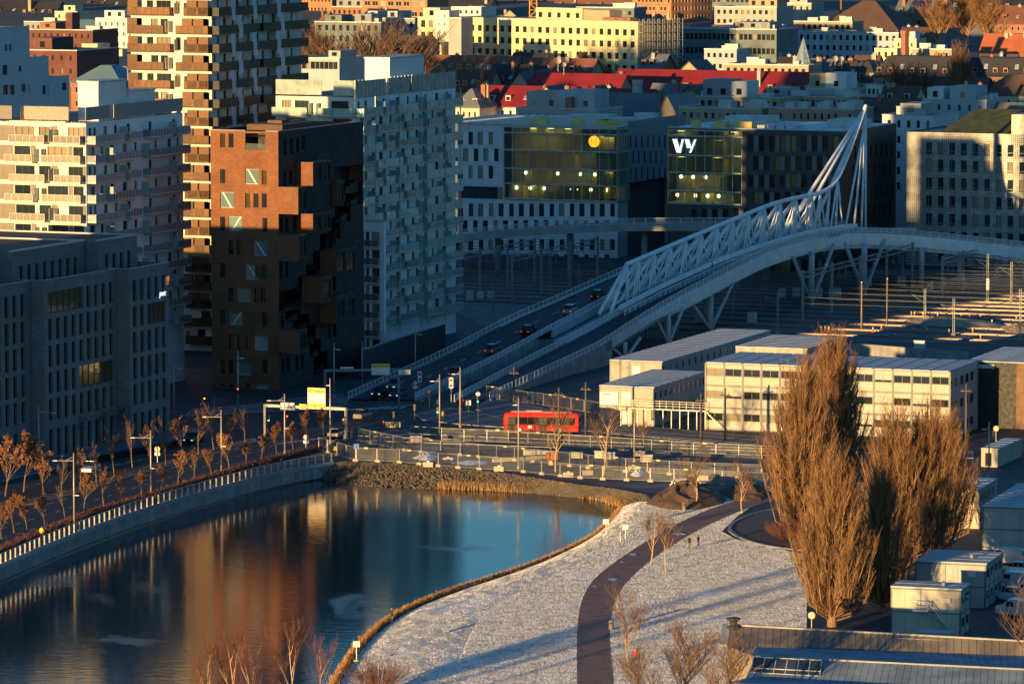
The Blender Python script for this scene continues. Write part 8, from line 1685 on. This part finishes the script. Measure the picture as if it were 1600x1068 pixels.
# ================================================================== lamps, signs, fences
M_POLE = mat('lamp_pole', (.42, .36, .29), .5, .3)
def street_lamp(px, py, h, label, arm=(-2.4, 0), group='street lamps', head2=False):
    t = thing('street_lamp', label, 'lamp post', G(px, py), -THR*.5, group); mb = MB(); mb.tube((0, 0, 0), (0, 0, h), .13, .085, 8); mb.build('pole', M_POLE, t, smooth=True); mb = MB(); mb.lathe([(.2, 0), (.2, .5), (.14, .55)], n=8); mb.build('foot', M_POLE, t)
    s = 1 if arm[0] > 0 else -1; mb = MB(); mb.tube((0, 0, h-1.05), (arm[0], 0, h-1.1), .06, .05, 6); mb.tube((0, 0, h-.5), (arm[0]*.45, 0, h-1.05), .035, .035, 5); mb.build('arm', M_POLE, t); mb = MB(); x = arm[0]; mb.add([(x-.1*s, -.14, h-1.16), (x+.55*s, -.1, h-1.14), (x+.55*s, .1, h-1.14), (x-.1*s, .14, h-1.16), (x-.1*s, -.1, h-1.0), (x+.5*s, -.06, h-1.06), (x+.5*s, .06, h-1.06), (x-.1*s, .1, h-1.0)], [(0, 1, 2, 3), (4, 5, 6, 7), (0, 1, 5, 4), (1, 2, 6, 5), (2, 3, 7, 6), (3, 0, 4, 7)]); mb.build('lamp_head', mat('lamp_head', (.62, .60, .55), .4), t)
    if head2: mb = MB(); mb.box(-.1, .7, -.08, .08, h*.42, h*.42+.1); mb.build('path_light', MATS['lamp_head'], t)
for px, py, yt, ax, lb in ((61, 731, 632, 2.2, 'street lamp left of the nearest, beside the brick office'), (116, 822, 706, -2.4, 'nearest street lamp, on the quay side of the boulevard'), (236, 775, 671, -2.4, 'second street lamp on the quay side'), (346, 739, 639, -2.3, 'third street lamp on the quay side'), (445, 709, 614, -2.2, 'fourth street lamp, under the sign gantry'), (516, 692, 590, -.1, 'slim pole beside the big yellow sign'), (687, 678, 584, -1.0, 'lamp post left of two on the junction corner'), (719, 668, 573, -.9, 'lamp post right of two on the junction corner'), (522, 622, 535, .6, 'thin dark lamp by the brown tower foot'), (566, 604, 533, .6, 'thin dark lamp behind the rear sign gantry'), (649, 588, 512, .7, 'thin dark lamp along the ramp railing'), (372, 650, 548, .5, 'dark lamp post at the brown tower corner'), (272, 660, 565, .9, 'dark lamp post at the brick office end'), (991, 722, 630, -.4, 'slim pole rising from the building site'), (810, 733, 620, -.3, 'slim pole on the building site left of the bus'), (1385, 744, 660, -.6, 'slim pole behind the poplars'), (1545, 745, 658, -.6, 'slim pole right of the poplars')):
    p = G(px, py); h = (py-yt)*p.y/F_PX*1.005; street_lamp(px, py, h, lb, (ax, 0), head2=(abs(ax) > 2.1))
M_WOOD = mat('wood_pole', (.10, .085, .07), .85)
for px, py, yt, lb in ((873, 700, 604, 'dark utility pole in front of the red bus'), (915, 680, 596, 'dark utility pole with cross arm right of the bus'), (1095, 698, 613, 'dark utility pole before the gallery, left'), (1133, 690, 605, 'dark utility pole before the container building'), (803, 625, 572, 'pole with red top at the ramp foot'), (1509, 700, 598, 'pale pole at the corner of the container building')):
    p = G(px, py); h = (py-yt)*p.y/F_PX; t = thing('utility_pole', lb, 'pole', p, -THR, 'utility poles'); mb = MB(); mb.tube((0, 0, 0), (0, 0, h), .19, .14, 8); mb.build('shaft', M_WOOD, t, smooth=True); mb = MB(); mb.box(-.9, .9, -.06, .06, h-1.2, h-1.02); mb.box(-.55, -.45, -.08, .08, h-1.02, h-.7); mb.box(.45, .55, -.08, .08, h-1.02, h-.7); mb.build('cross_arm', M_WOOD, t)
def text_mesh(s, size, m):
    cu = bpy.data.curves.new('t', 'FONT'); cu.body = s; cu.size = size; cu.extrude = .01; t = bpy.data.objects.new('tmp', cu); COL.objects.link(t); me = bpy.data.meshes.new_from_object(t.evaluated_get(bpy.context.evaluated_depsgraph_get())); bpy.data.objects.remove(t); me.materials.clear(); me.materials.append(m); me.name = 'lettering'; return me
M_SY = mat('sign_yellow', (.80, .42, .02), .5, var=.05); M_SW = mat('sign_white', (.75, .74, .68), .5, var=.06); M_SB = mat('sign_black', (.02, .02, .02), .6); M_SR = mat('sign_red', (.6, .03, .02), .5); M_SBL = mat('sign_blue', (.02, .12, .45), .5); M_GAN = mat('gantry_steel', (.40, .37, .31), .5, .3); M_GAND = mat('gantry_grey', (.20, .22, .22), .5, .3)
def gantry(pxa, pya, pxb, pyb, h, label, m, signs):
    a, b_ = G(pxa, pya), G(pxb, pyb); d = b_-a; L = d.length; rz = math.atan2(d.y, d.x); t = thing('sign_gantry', label, 'gantry', a, rz); mb = MB(); mb.box(-.17, .17, -.17, .17, 0, h); mb.build('post', m, t); mb = MB(); mb.box(L-.17, L+.17, -.17, .17, 0, h); mb.build('post', m, t); mb = MB(); mb.box(-.17, L+.17, -.16, .16, h, h+.42); mb.build('beam', m, t)
    for x0, x1, z0, z1, rows, lab in signs:
        s = put('sign_board', (lambda q: (q.box(x0, x1, -.3, -.2, z0, z1, 0), q.mesh('sign_board', [M_SW]))[1])(MB()), t); n = len(rows); hh = (z1-z0-.1)/n
        for i, (cm, bits) in enumerate(rows):
            zt = z1-.05-i*hh; mb = MB(); mb.box(x0+.06, x1-.06, -.33, -.301, zt-hh+.05, zt-.02); mb.build('sign_field', cm, t)
            for (tx, f) in bits:
                o = put('lettering', text_mesh(tx, hh*.42, M_SB), t, (x0+(x1-x0)*f, -.335, zt-hh*.72)); o.rotation_euler = (R(90), 0, 0)
    return t
gantry(414, 681, 541, 687, 4.6, 'front sign gantry over the boulevard with a large yellow direction sign', M_GAN, [(2.8, 5.2, 4.3, 5.4, [(M_SW, [('Mosseveien', .15)])], ''), (6.0, 7.2, 4.5, 5.3, [(M_SY, [('P', .2)])], ''), (7.4, 10.4, 4.7, 7.9, [(M_SY, [('Sentrum S', .42), ('9', .1)]), (M_SW, [('P', .2)]), (M_SW, [('Operaen', .25)]), (M_SY, [('E18', .3)])], '')])
gantry(508, 640, 623, 638, 6.2, 'rear sign gantry at the ramp foot with a yellow and white sign', M_GAND, [(7.6, 10.6, 5.6, 7.4, [(M_SY, [('Sentrum', .45), ('9', .1)]), (M_SW, [('i', .2)]), (M_SW, [('Barcode', .25)])], ''), (2.5, 4.6, 6.7, 7.0, [(M_SW, [])], ''), (12.0, 14.0, 5.6, 6.4, [(M_SW, [('Lodalen', .3)])], '')])
def road_sign(px, py, h, label, kind, col_=None, size=.42):
    t = thing('road_sign', label, 'sign', G(px, py), -THR*.4, 'road signs'); mb = MB(); mb.tube((0, 0, 0), (0, 0, h+size), .05, .05, 6); mb.build('post', M_STEEL, t)
    if 'round' in kind:
        n = 20; mk = lambda r, y, m_, nm: (lambda q: (q.add([(r*math.cos(2*math.pi*i/n), y, h+r*math.sin(2*math.pi*i/n)) for i in range(n)], [tuple(range(n))]), q.build(nm, m_, t))[1])(MB()); mk(size, -.07, M_SR if 'red' in kind else (M_SBL if 'blue' in kind else M_SY), 'disc'); mk(size*.72, -.075, M_SW, 'field'); mb = MB(); mb.box(-.05, .05, -.08, -.076, h-size*.35, h+size*.4); mb.build('symbol', M_SB, t)
    if 'board' in kind: mb = MB(); z = h-size-.55 if 'round' in kind else h-.4; mb.box(-.4, .4, -.08, -.05, z, z+(.5 if 'round' in kind else .8)); mb.build('plate', col_ or M_SW, t)
    if 'tall' in kind: mb = MB(); mb.box(-.35, .35, -.08, -.05, h-.9, h+.9); mb.build('plate', M_SW, t); n = 16; [(lambda q: (q.add([(.26*math.cos(2*math.pi*i/n), -.085, zz+.26*math.sin(2*math.pi*i/n)) for i in range(n)], [tuple(range(n))]), q.build('disc', mm, t)))(MB()) for zz, mm in ((h+.45, M_SR), (h-.45, M_SBL))]
for a in ((478, 702, 1.9, 'red ringed round turning sign with plate on the quay corner', 'round red board'), (649, 622, 2.6, 'red ringed round sign at the ramp foot', 'round red board'), (656, 618, 3.2, 'tall white plate sign with two discs, left of the lamp', 'tall'), (705, 628, 3.2, 'tall white plate sign with two discs, right of the lamp', 'tall'), (246, 722, 2.0, 'round yellowish sign with plate on the median', 'round yellow board'), (732, 650, 2.2, 'small white plate sign at the crossing', 'board'), (557, 720, 2.2, 'small blue plate sign at the fence corner', 'board', M_SBL), (747, 650, 3.6, 'blue round sign at the crossing', 'round blue'), (335, 655, 3.2, 'blue plate sign at the brown tower corner', 'board', M_SBL), (1556, 706, 3.6, 'round pale sign beside the dark hall', 'round yellow'), (1268, 982, 1.6, 'small round white sign behind the shed ridge', 'round yellow')): road_sign(*a[:5], *(a[5:]))
# traffic lights
def traffic_light(px, py, h, label, lit):
    t = thing('traffic_light', label, 'traffic light', G(px, py), -THR*.4, 'traffic lights'); mb = MB(); mb.tube((0, 0, 0), (0, 0, h), .06, .06, 6); mb.build('post', M_DKST, t); mb = MB(); mb.box(-.2, .2, -.2, .1, h-1.0, h); mb.build('housing', M_SB, t)
    for k, (c, e) in enumerate((((1, .08, .03), lit == 'r'), ((1, .5, .03), lit == 'y'), ((.05, .9, .45), lit == 'g'))):
        n = 10; mb = MB(); z = h-.18-k*.32; mb.add([(.12*math.cos(2*math.pi*i/n), -.21, z+.12*math.sin(2*math.pi*i/n)) for i in range(n)], [tuple(range(n))]); mb.build('lens', mat('lens_%d_%d' % (k, e), c if e else tuple(v*.08 for v in c), .3, emit=3.0 if e else 0, var=0), t)
for a in ((320, 648, 3.2, 'traffic light showing amber at the brick office corner', 'y'), (372, 650, 4.6, 'traffic light showing red at the brown tower', 'r'), (537, 686, 3.3, 'traffic light showing red under the front gantry', 'r'), (449, 684, 3.6, 'traffic light showing red left under the gantry', 'r'), (420, 680, 3.2, 'traffic light showing green at the gantry post', 'g'), (684, 665, 3.0, 'traffic light showing green at the junction corner', 'g'), (747, 662, 4.4, 'traffic light with green by the crossing', 'g'), (719, 664, 2.9, 'dark traffic light on the junction lamp post', ''), (648, 662, 3.2, 'dark traffic light on the traffic island', ''), (615, 676, 3.4, 'traffic light above the striped barrier', ''), (671, 638, 3.0, 'dark traffic light at the ramp foot', ''), (1490, 718, 3.4, 'dark traffic light right of the poplars', '')): traffic_light(*a)
# fences
M_FENCE = mat('fence_tube', (.40, .38, .34), .45, .5); M_WIRE = mat('fence_wire', (.3, .3, .29), .5, .4, alpha=.12)
fm = MB(); Wf = 3.45
for x in (0, Wf): fm.tube((x, 0, .15), (x, 0, 2.05), .045, .045, 6)
for z in (.2, 2.05): fm.tube((0, 0, z), (Wf, 0, z), .04, .04, 6)
fm = fm.mesh('frame', M_FENCE); fw = MB(); fw.quad((0, 0, .2), (Wf, 0, .2), (Wf, 0, 2.05), (0, 0, 2.05)); fw = fw.mesh('wire_mesh', M_WIRE); ft = MB(); ft.add([(-.42, -.16, 0), (.42, -.16, 0), (.42, .16, 0), (-.42, .16, 0), (-.36, -.11, .38), (.36, -.11, .38), (.36, .11, .38), (-.36, .11, .38)], [(0, 1, 5, 4), (1, 2, 6, 5), (2, 3, 7, 6), (3, 0, 4, 7), (4, 5, 6, 7)]); ft = ft.mesh('foot', mat('foot_concrete', (.42, .36, .28), .85)); la = MB(); la.box(-.3, .3, -.08, .08, 1.95, 2.15); la = la.mesh('warning_lamp', mat('warning_lamp', (.75, .55, .15), .4))
def fence(pxs, label, group, feet=True, seed=0):
    P = [G(*p) for p in pxs]; tot = sum((b_-a).length for a, b_ in zip(P[:-1], P[1:])); n = max(1, int(tot/Wf)); Q = resample(P, n+1); rn = random.Random(seed)
    for i in range(n):
        d = Q[i+1]-Q[i]; t = thing('fence_panel', '%s, %s' % (label, (ordn[i]+' from the left') if i < 12 else (ordn[n-1-i]+' from the right')), 'fence', Q[i]+Vector((0, 0, .03)), math.atan2(d.y, d.x)+rn.uniform(-.04, .04), group); t.scale = (d.length/Wf*.985, 1, 1); put('frame', fm, t); put('wire_mesh', fw, t)
        if feet: put('foot', ft, t, (0, 0, .0), R(90)*0)
        if rn.random() < .3: put('warning_lamp', la, t, (Wf*.5, 0, 0))
fence(((498, 704), (557, 721), (592, 722), (631, 724), (705, 731), (744, 734), (782, 736), (816, 738), (851, 742), (887, 746), (922, 749), (1000, 752), (1060, 755), (1182, 760), (1200, 762)), 'temporary mesh fence panel along the top of the stone bank', 'fence panels above the stone bank', seed=1)
fence(((560, 690), (640, 706), (720, 712), (800, 720), (880, 728), (980, 738), (1080, 744), (1190, 748)), 'temporary mesh fence panel in the middle of the building site', 'fence panels in the middle of the site', seed=2)
fence(((690, 690), (780, 692), (860, 698), (960, 704), (1060, 712), (1190, 718)), 'temporary mesh fence panel along the tram street', 'fence panels along the tram street', False, 3)
fence(((760, 622), (800, 628), (860, 636), (935, 648)), 'temporary mesh fence panel at the foot of the ramp wall', 'fence panels at the ramp foot', False, 4)
fence(((1215, 768), (1320, 775), (1500, 790)), 'temporary mesh fence panel behind the poplars', 'fence panels behind the poplars', False, 5)
# site clutter
blk = MB(); blk.box(-.75, .75, -.3, .3, 0, .7); blk = blk.mesh('concrete_block', mat('block_concrete', (.42, .37, .30), .9, var=.2))
for i, (px, py) in enumerate(((669, 729), (700, 722), (780, 736), (888, 745), (918, 742), (1064, 755), (1098, 750), (1166, 752), (1181, 760), (990, 735), (946, 715), (1000, 712))):
    t = thing('ballast_block', 'tan concrete ballast block among the site fences, %s' % ('below the snow pile', 'left of the pole', 'at the bank below the barrier', 'on the bank fence before the bus tree', 'behind the bank fence', 'on the bank left of the mound', 'behind the mound, left', 'behind the mound, middle', 'behind the mound, right', 'at the foot of the slim pole', 'beside the white tank', 'rightmost by the tram street')[i], 'block', G(px, py)+Vector((0, 0, .03)), rndT.uniform(-.4, .4), 'ballast blocks'); put('block', blk, t); mb = cached('lug', lambda: (lambda q: (q.box(-.2, .2, -.08, .08, .7, .82), q.mesh('lifting_lug', M_STEEL))[1])(MB())); put('lifting_lug', mb, t)
wall_line('barrier', 'long low concrete barrier on the building site', ((818, 712), (911, 716)), .9, mat('barrier_concrete', (.38, .35, .30), .9), .5, 'barrier'); wall_line('barrier', 'low concrete barrier left on the building site', ((770, 722), (860, 716)), .5, MATS['barrier_concrete'], .5, 'barrier')
def barrier_striped():
    t = thing('striped_barrier', 'yellow and white striped roadworks barrier on the traffic island', 'barrier', G(614, 670), 0); n = 10
    for i in range(n): mb = MB(); mb.box(-1.2+i*.24, -.98+i*.24, -.06, .06, .25, 1.15); mb.build('stripe', (M_SY, M_SW)[i % 2], t)
    for x in (-1.5, 1.4): mb = MB(); mb.box(x-.1, x+.1, -.08, .08, 0, 1.3); mb.build('end_post', M_SR, t)
barrier_striped()
for px, py, c, lb in ((863, 719, (.6, .13, .03), 'orange site container by the concrete barrier'), (938, 716, (.62, .6, .52), 'white tank beside the bushy bare tree'), (1010, 722, (.55, .5, .42), 'pile of pale blocks on the site'), (951, 718, (.5, .48, .44), 'second white tank on the site'), (650, 692, (.45, .38, .4), 'wrapped pallet near the crossing'), (1068, 727, (.08, .06, .05), 'dark brown crate behind the fence')):
    t = thing('site_crate', lb, 'crate', G(px, py), rndT.uniform(-.3, .3), 'crates on the building site'); m = mat('crate_%d' % px, c, .7); mb = MB(); mb.box(-.85, .85, -.5, .5, .12, 1.1); mb.build('box', m, t); mb = MB(); [mb.box(x-.1, x+.1, -.5, .5, 0, .12) for x in (-.6, 0, .6)]; mb.build('pallet', M_WOOD, t); mb = MB(); mb.box(-.9, .9, -.55, .55, 1.1, 1.18); mb.build('lid', m, t)
for px, py, ph, lb in ((947, 838, 2.0, 'white notice on a post, left of two on the shore'), (977, 848, 2.1, 'white notice on a post, right of two on the shore'), (969, 853, 1.9, 'slim bare post beside the white notice'), (557, 1032, 1.9, 'tan round headed notice at the shore')):
    t = thing('shore_notice', lb, 'sign', G(px, py, -.6), 0, 'notices on the shore'); mb = MB(); mb.box(-.05, .05, -.05, .05, 0, ph); mb.build('post', M_FRWH, t); mb = MB(); mb.lathe([(.35, 0), (.3, .12)], n=8); mb.build('base', M_SY if px != 977 else M_CONC, t)
    if px != 969: mb = MB(); mb.box(-.38, .38, -.07, -.04, ph-.3, ph+.35); mb.build('board', M_SW, t)
for px, py, lb in ((955, 983, 'metal litter bin beside the path'), (1069, 797, 'metal litter bin by the earth mound')):
    t = thing('litter_bin', lb, 'bin', G(px, py)); mb = MB(); mb.lathe([(.27, 0), (.3, .1), (.3, .95), (.33, .97), (.33, 1.05), (.1, 1.1)], n=12); mb.build('body', mat('bin_metal', (.3, .26, .2), .5, .4), t, smooth=True); mb = MB(); mb.box(-.2, .2, -.315, -.25, .72, .86); mb.build('slot', M_SB, t)
for px, py, r1, c, lb in ((692, 570, 0, 0, ''),): pass
# graffiti on the quay wall
def graffiti(px, py, txt, size, col_, label, z=-1.6):
    q = resample(qo, 400); i = min(range(399), key=lambda k: abs(800+F_PX*q[k].x/(q[k].y*cP+(CAM_H)*sP)-px)); d = q[i+1]-q[i]; p = q[i]; t = thing('graffiti', label, 'graffiti', (p.x, p.y, z), math.atan2(d.y, d.x)); o = put('paint', text_mesh(txt, size, mat('spray_'+txt, col_, .7)), t, (0, -.03, 0)); o.rotation_euler = (R(90), 0, 0)
graffiti(434, 752, 'SAGA', 1.35, (.45, .45, .43), 'pale sprayed SAGA letters on the quay wall', -1.5); graffiti(388, 760, 'KOY', 1.9, (.42, .42, .42), 'large pale sprayed letters left of the SAGA letters', -1.8); graffiti(499, 738, 'AES', 1.3, (.18, .16, .35), 'purple sprayed letters at the end of the quay wall', -1.3)
graffiti(460, 748, 'O', 1.5, (.25, .05, .04), 'red sprayed patch right of the SAGA letters', -1.6)

# ================================================================== people
SKIN = mat('skin', (.42, .26, .19), .6); HAIR = mat('hair', (.06, .04, .03), .8)
def person_mesh(key, walk=.3, arm=.2, coat=False):
    J = {'pel': (0, 0, .95), 'waist': (0, 0, 1.12), 'chest': (0, .02, 1.36), 'neck': (0, .0, 1.50), 'chin': (0, -.02, 1.58), 'head': (0, -.01, 1.66), 'top': (0, .0, 1.75),
         'shl': (-.19, .01, 1.42), 'ell': (-.25, -arm*.3, 1.14), 'wrl': (-.24, -arm*.9, .93), 'hal': (-.235, -arm*1.1, .84), 'shr': (.19, .01, 1.42), 'elr': (.25, arm*.4, 1.14), 'wrr': (.25, arm*.3, .92), 'har': (.25, arm*.25, .83),
         'hil': (-.10, 0, .90), 'knl': (-.11, -walk*.55, .50), 'anl': (-.11, -walk*.6, .10), 'tol': (-.115, -walk*.6-.17, .04), 'hir': (.10, 0, .90), 'knr': (.11, walk*.25, .50), 'anr': (.11, walk*.9, .12), 'tor': (.115, walk*.9-.15, .04)}
    E = [('pel', 'waist'), ('waist', 'chest'), ('chest', 'neck'), ('neck', 'chin'), ('chin', 'head'), ('head', 'top'), ('chest', 'shl'), ('shl', 'ell'), ('ell', 'wrl'), ('wrl', 'hal'), ('chest', 'shr'), ('shr', 'elr'), ('elr', 'wrr'), ('wrr', 'har'), ('pel', 'hil'), ('hil', 'knl'), ('knl', 'anl'), ('anl', 'tol'), ('pel', 'hir'), ('hir', 'knr'), ('knr', 'anr'), ('anr', 'tor')]
    rad = dict(pel=.16, waist=.145, chest=.175, neck=.06, chin=.075, head=.105, top=.07, shl=.085, shr=.085, ell=.058, elr=.058, wrl=.042, wrr=.042, hal=.045, har=.045, hil=.105, hir=.105, knl=.07, knr=.07, anl=.05, anr=.05, tol=.045, tor=.045)
    if coat: rad.update(pel=.2, waist=.18, hil=.15, hir=.15, knl=.10, knr=.10)
    ks = list(J); me = bpy.data.meshes.new('body'); me.from_pydata([J[k] for k in ks], [(ks.index(a), ks.index(b_)) for a, b_ in E], []); o = bpy.data.objects.new('tmp', me); COL.objects.link(o); md = o.modifiers.new('s', 'SKIN'); sv = me.skin_vertices[0].data if me.skin_vertices else None
    if sv is None:
        bm = bmesh.new(); bm.from_mesh(me); bm.verts.layers.skin.verify(); bm.to_mesh(me); bm.free(); sv = me.skin_vertices[0].data
    for i, k in enumerate(ks): sv[i].radius = (rad[k], rad[k]); sv[i].use_root = (k == 'pel')
    ss = o.modifiers.new('b', 'SUBSURF'); ss.levels = 1; ss.render_levels = 1; bpy.context.view_layer.update(); out = bpy.data.meshes.new_from_object(o.evaluated_get(bpy.context.evaluated_depsgraph_get())); bpy.data.objects.remove(o); return out
PM = {k: person_mesh(k, *v) for k, v in {'stand': (.05, .1), 'walk': (.32, .28), 'coat': (.1, .1, True)}.items()}
def person(label, pos, rz, pose, jacket, trousers, hat=None, long=False):
    me = PM[pose].copy(); me.materials.clear(); ms = [mat('cloth_%02x%02x%02x' % tuple(int(v*255) for v in jacket), jacket, .85), mat('cloth_%02x%02x%02x' % tuple(int(v*255) for v in trousers), trousers, .85), SKIN, HAIR, M_SB]
    for m in ms: me.materials.append(m)
    cut = .55 if long else .88
    for p in me.polygons:
        c = p.center; p.material_index = (4 if c.z < .09 else 1 if c.z < cut and not (abs(c.x) > .2 and c.z > .8) else 2 if (c.z > 1.53 and c.y < .02 and c.z < 1.70) or (abs(c.x) > .2 and c.z < .9) else 3 if c.z > 1.56 else 0); p.use_smooth = True
    t = thing('person', label, 'person', pos, rz, 'people'); put('body', me, t)
    mb = MB(); mb.lathe([(.12, 1.66), (.125, 1.70), (.10, 1.78), (.02, 1.82)], n=10); mb.build('hat' if hat else 'hair', mat('hat_%d' % int(hat[0]*99), hat, .8) if hat else HAIR, t, smooth=True)
    mb = MB(); mb.add([(-.012, -.105, 1.66), (.012, -.105, 1.66), (0, -.135, 1.64), (0, -.1, 1.69)], [(0, 1, 2), (0, 2, 3), (1, 3, 2)]); mb.build('nose', SKIN, t)
D = (.03, .03, .035)
for a in (('person in a long dark coat at the shore edge', G(612, 973, -1.0), 2.0, 'coat', (.03, .035, .035), D, (.4, .22, .1), True), ('walker in dark coat with pale hat, left of a pair on the lawn', G(1077, 858), .8, 'walk', (.05, .03, .03), (.15, .06, .04), (.45, .3, .2)), ('walker in black, right of a pair on the lawn', G(1091, 856), 1.0, 'walk', (.015, .015, .018), D), ('person in dark jacket standing beside the small lawn tree', G(1013, 829), .2, 'stand', (.05, .05, .04), D), ('jogger in bright red jacket and yellow hat', G(993, 1038), 2.6, 'walk', (.75, .06, .02), (.03, .04, .06), (.7, .7, .05)), ('person in pale coat before the container office', G(1020, 671, .1), .1, 'coat', (.5, .45, .38), D, None, True), ('person in red jacket crossing under the gantry', G(469, 688), .6, 'walk', (.4, .08, .04), D), ('person in dark red at the fence corner', G(549, 684), 0, 'stand', (.3, .06, .05), D), ('person in bright red at the junction corner', G(724, 640, .12), 1.2, 'stand', (.7, .03, .04), D), ('person in tan coat at the junction lamp', G(692, 658, .12), .4, 'stand', (.4, .3, .18), D), ('cyclist path walker in yellow vest on the quay', G(65, 842), 2.5, 'walk', (.55, .65, .05), (.2, .06, .04)), ('worker in yellow vest beside the hedge end', G(523, 712), 2.5, 'stand', (.6, .6, .05), D), ('pedestrian in black on the bridge walkway', ramp_pt(1112, 423, 0.0), .4, 'walk', D, D), ('pedestrian in black before the site shed', G(1553, 687), 0, 'walk', D, D), ('pedestrian in blue at the ramp foot', G(684, 640, .12), .4, 'stand', (.05, .15, .35), D), ('pedestrian in black at the ramp foot', G(660, 641), .4, 'stand', D, D), ('quay walker with dark jacket by the railing', G(243, 792), 2.4, 'walk', (.12, .05, .05), D)): person(*a)
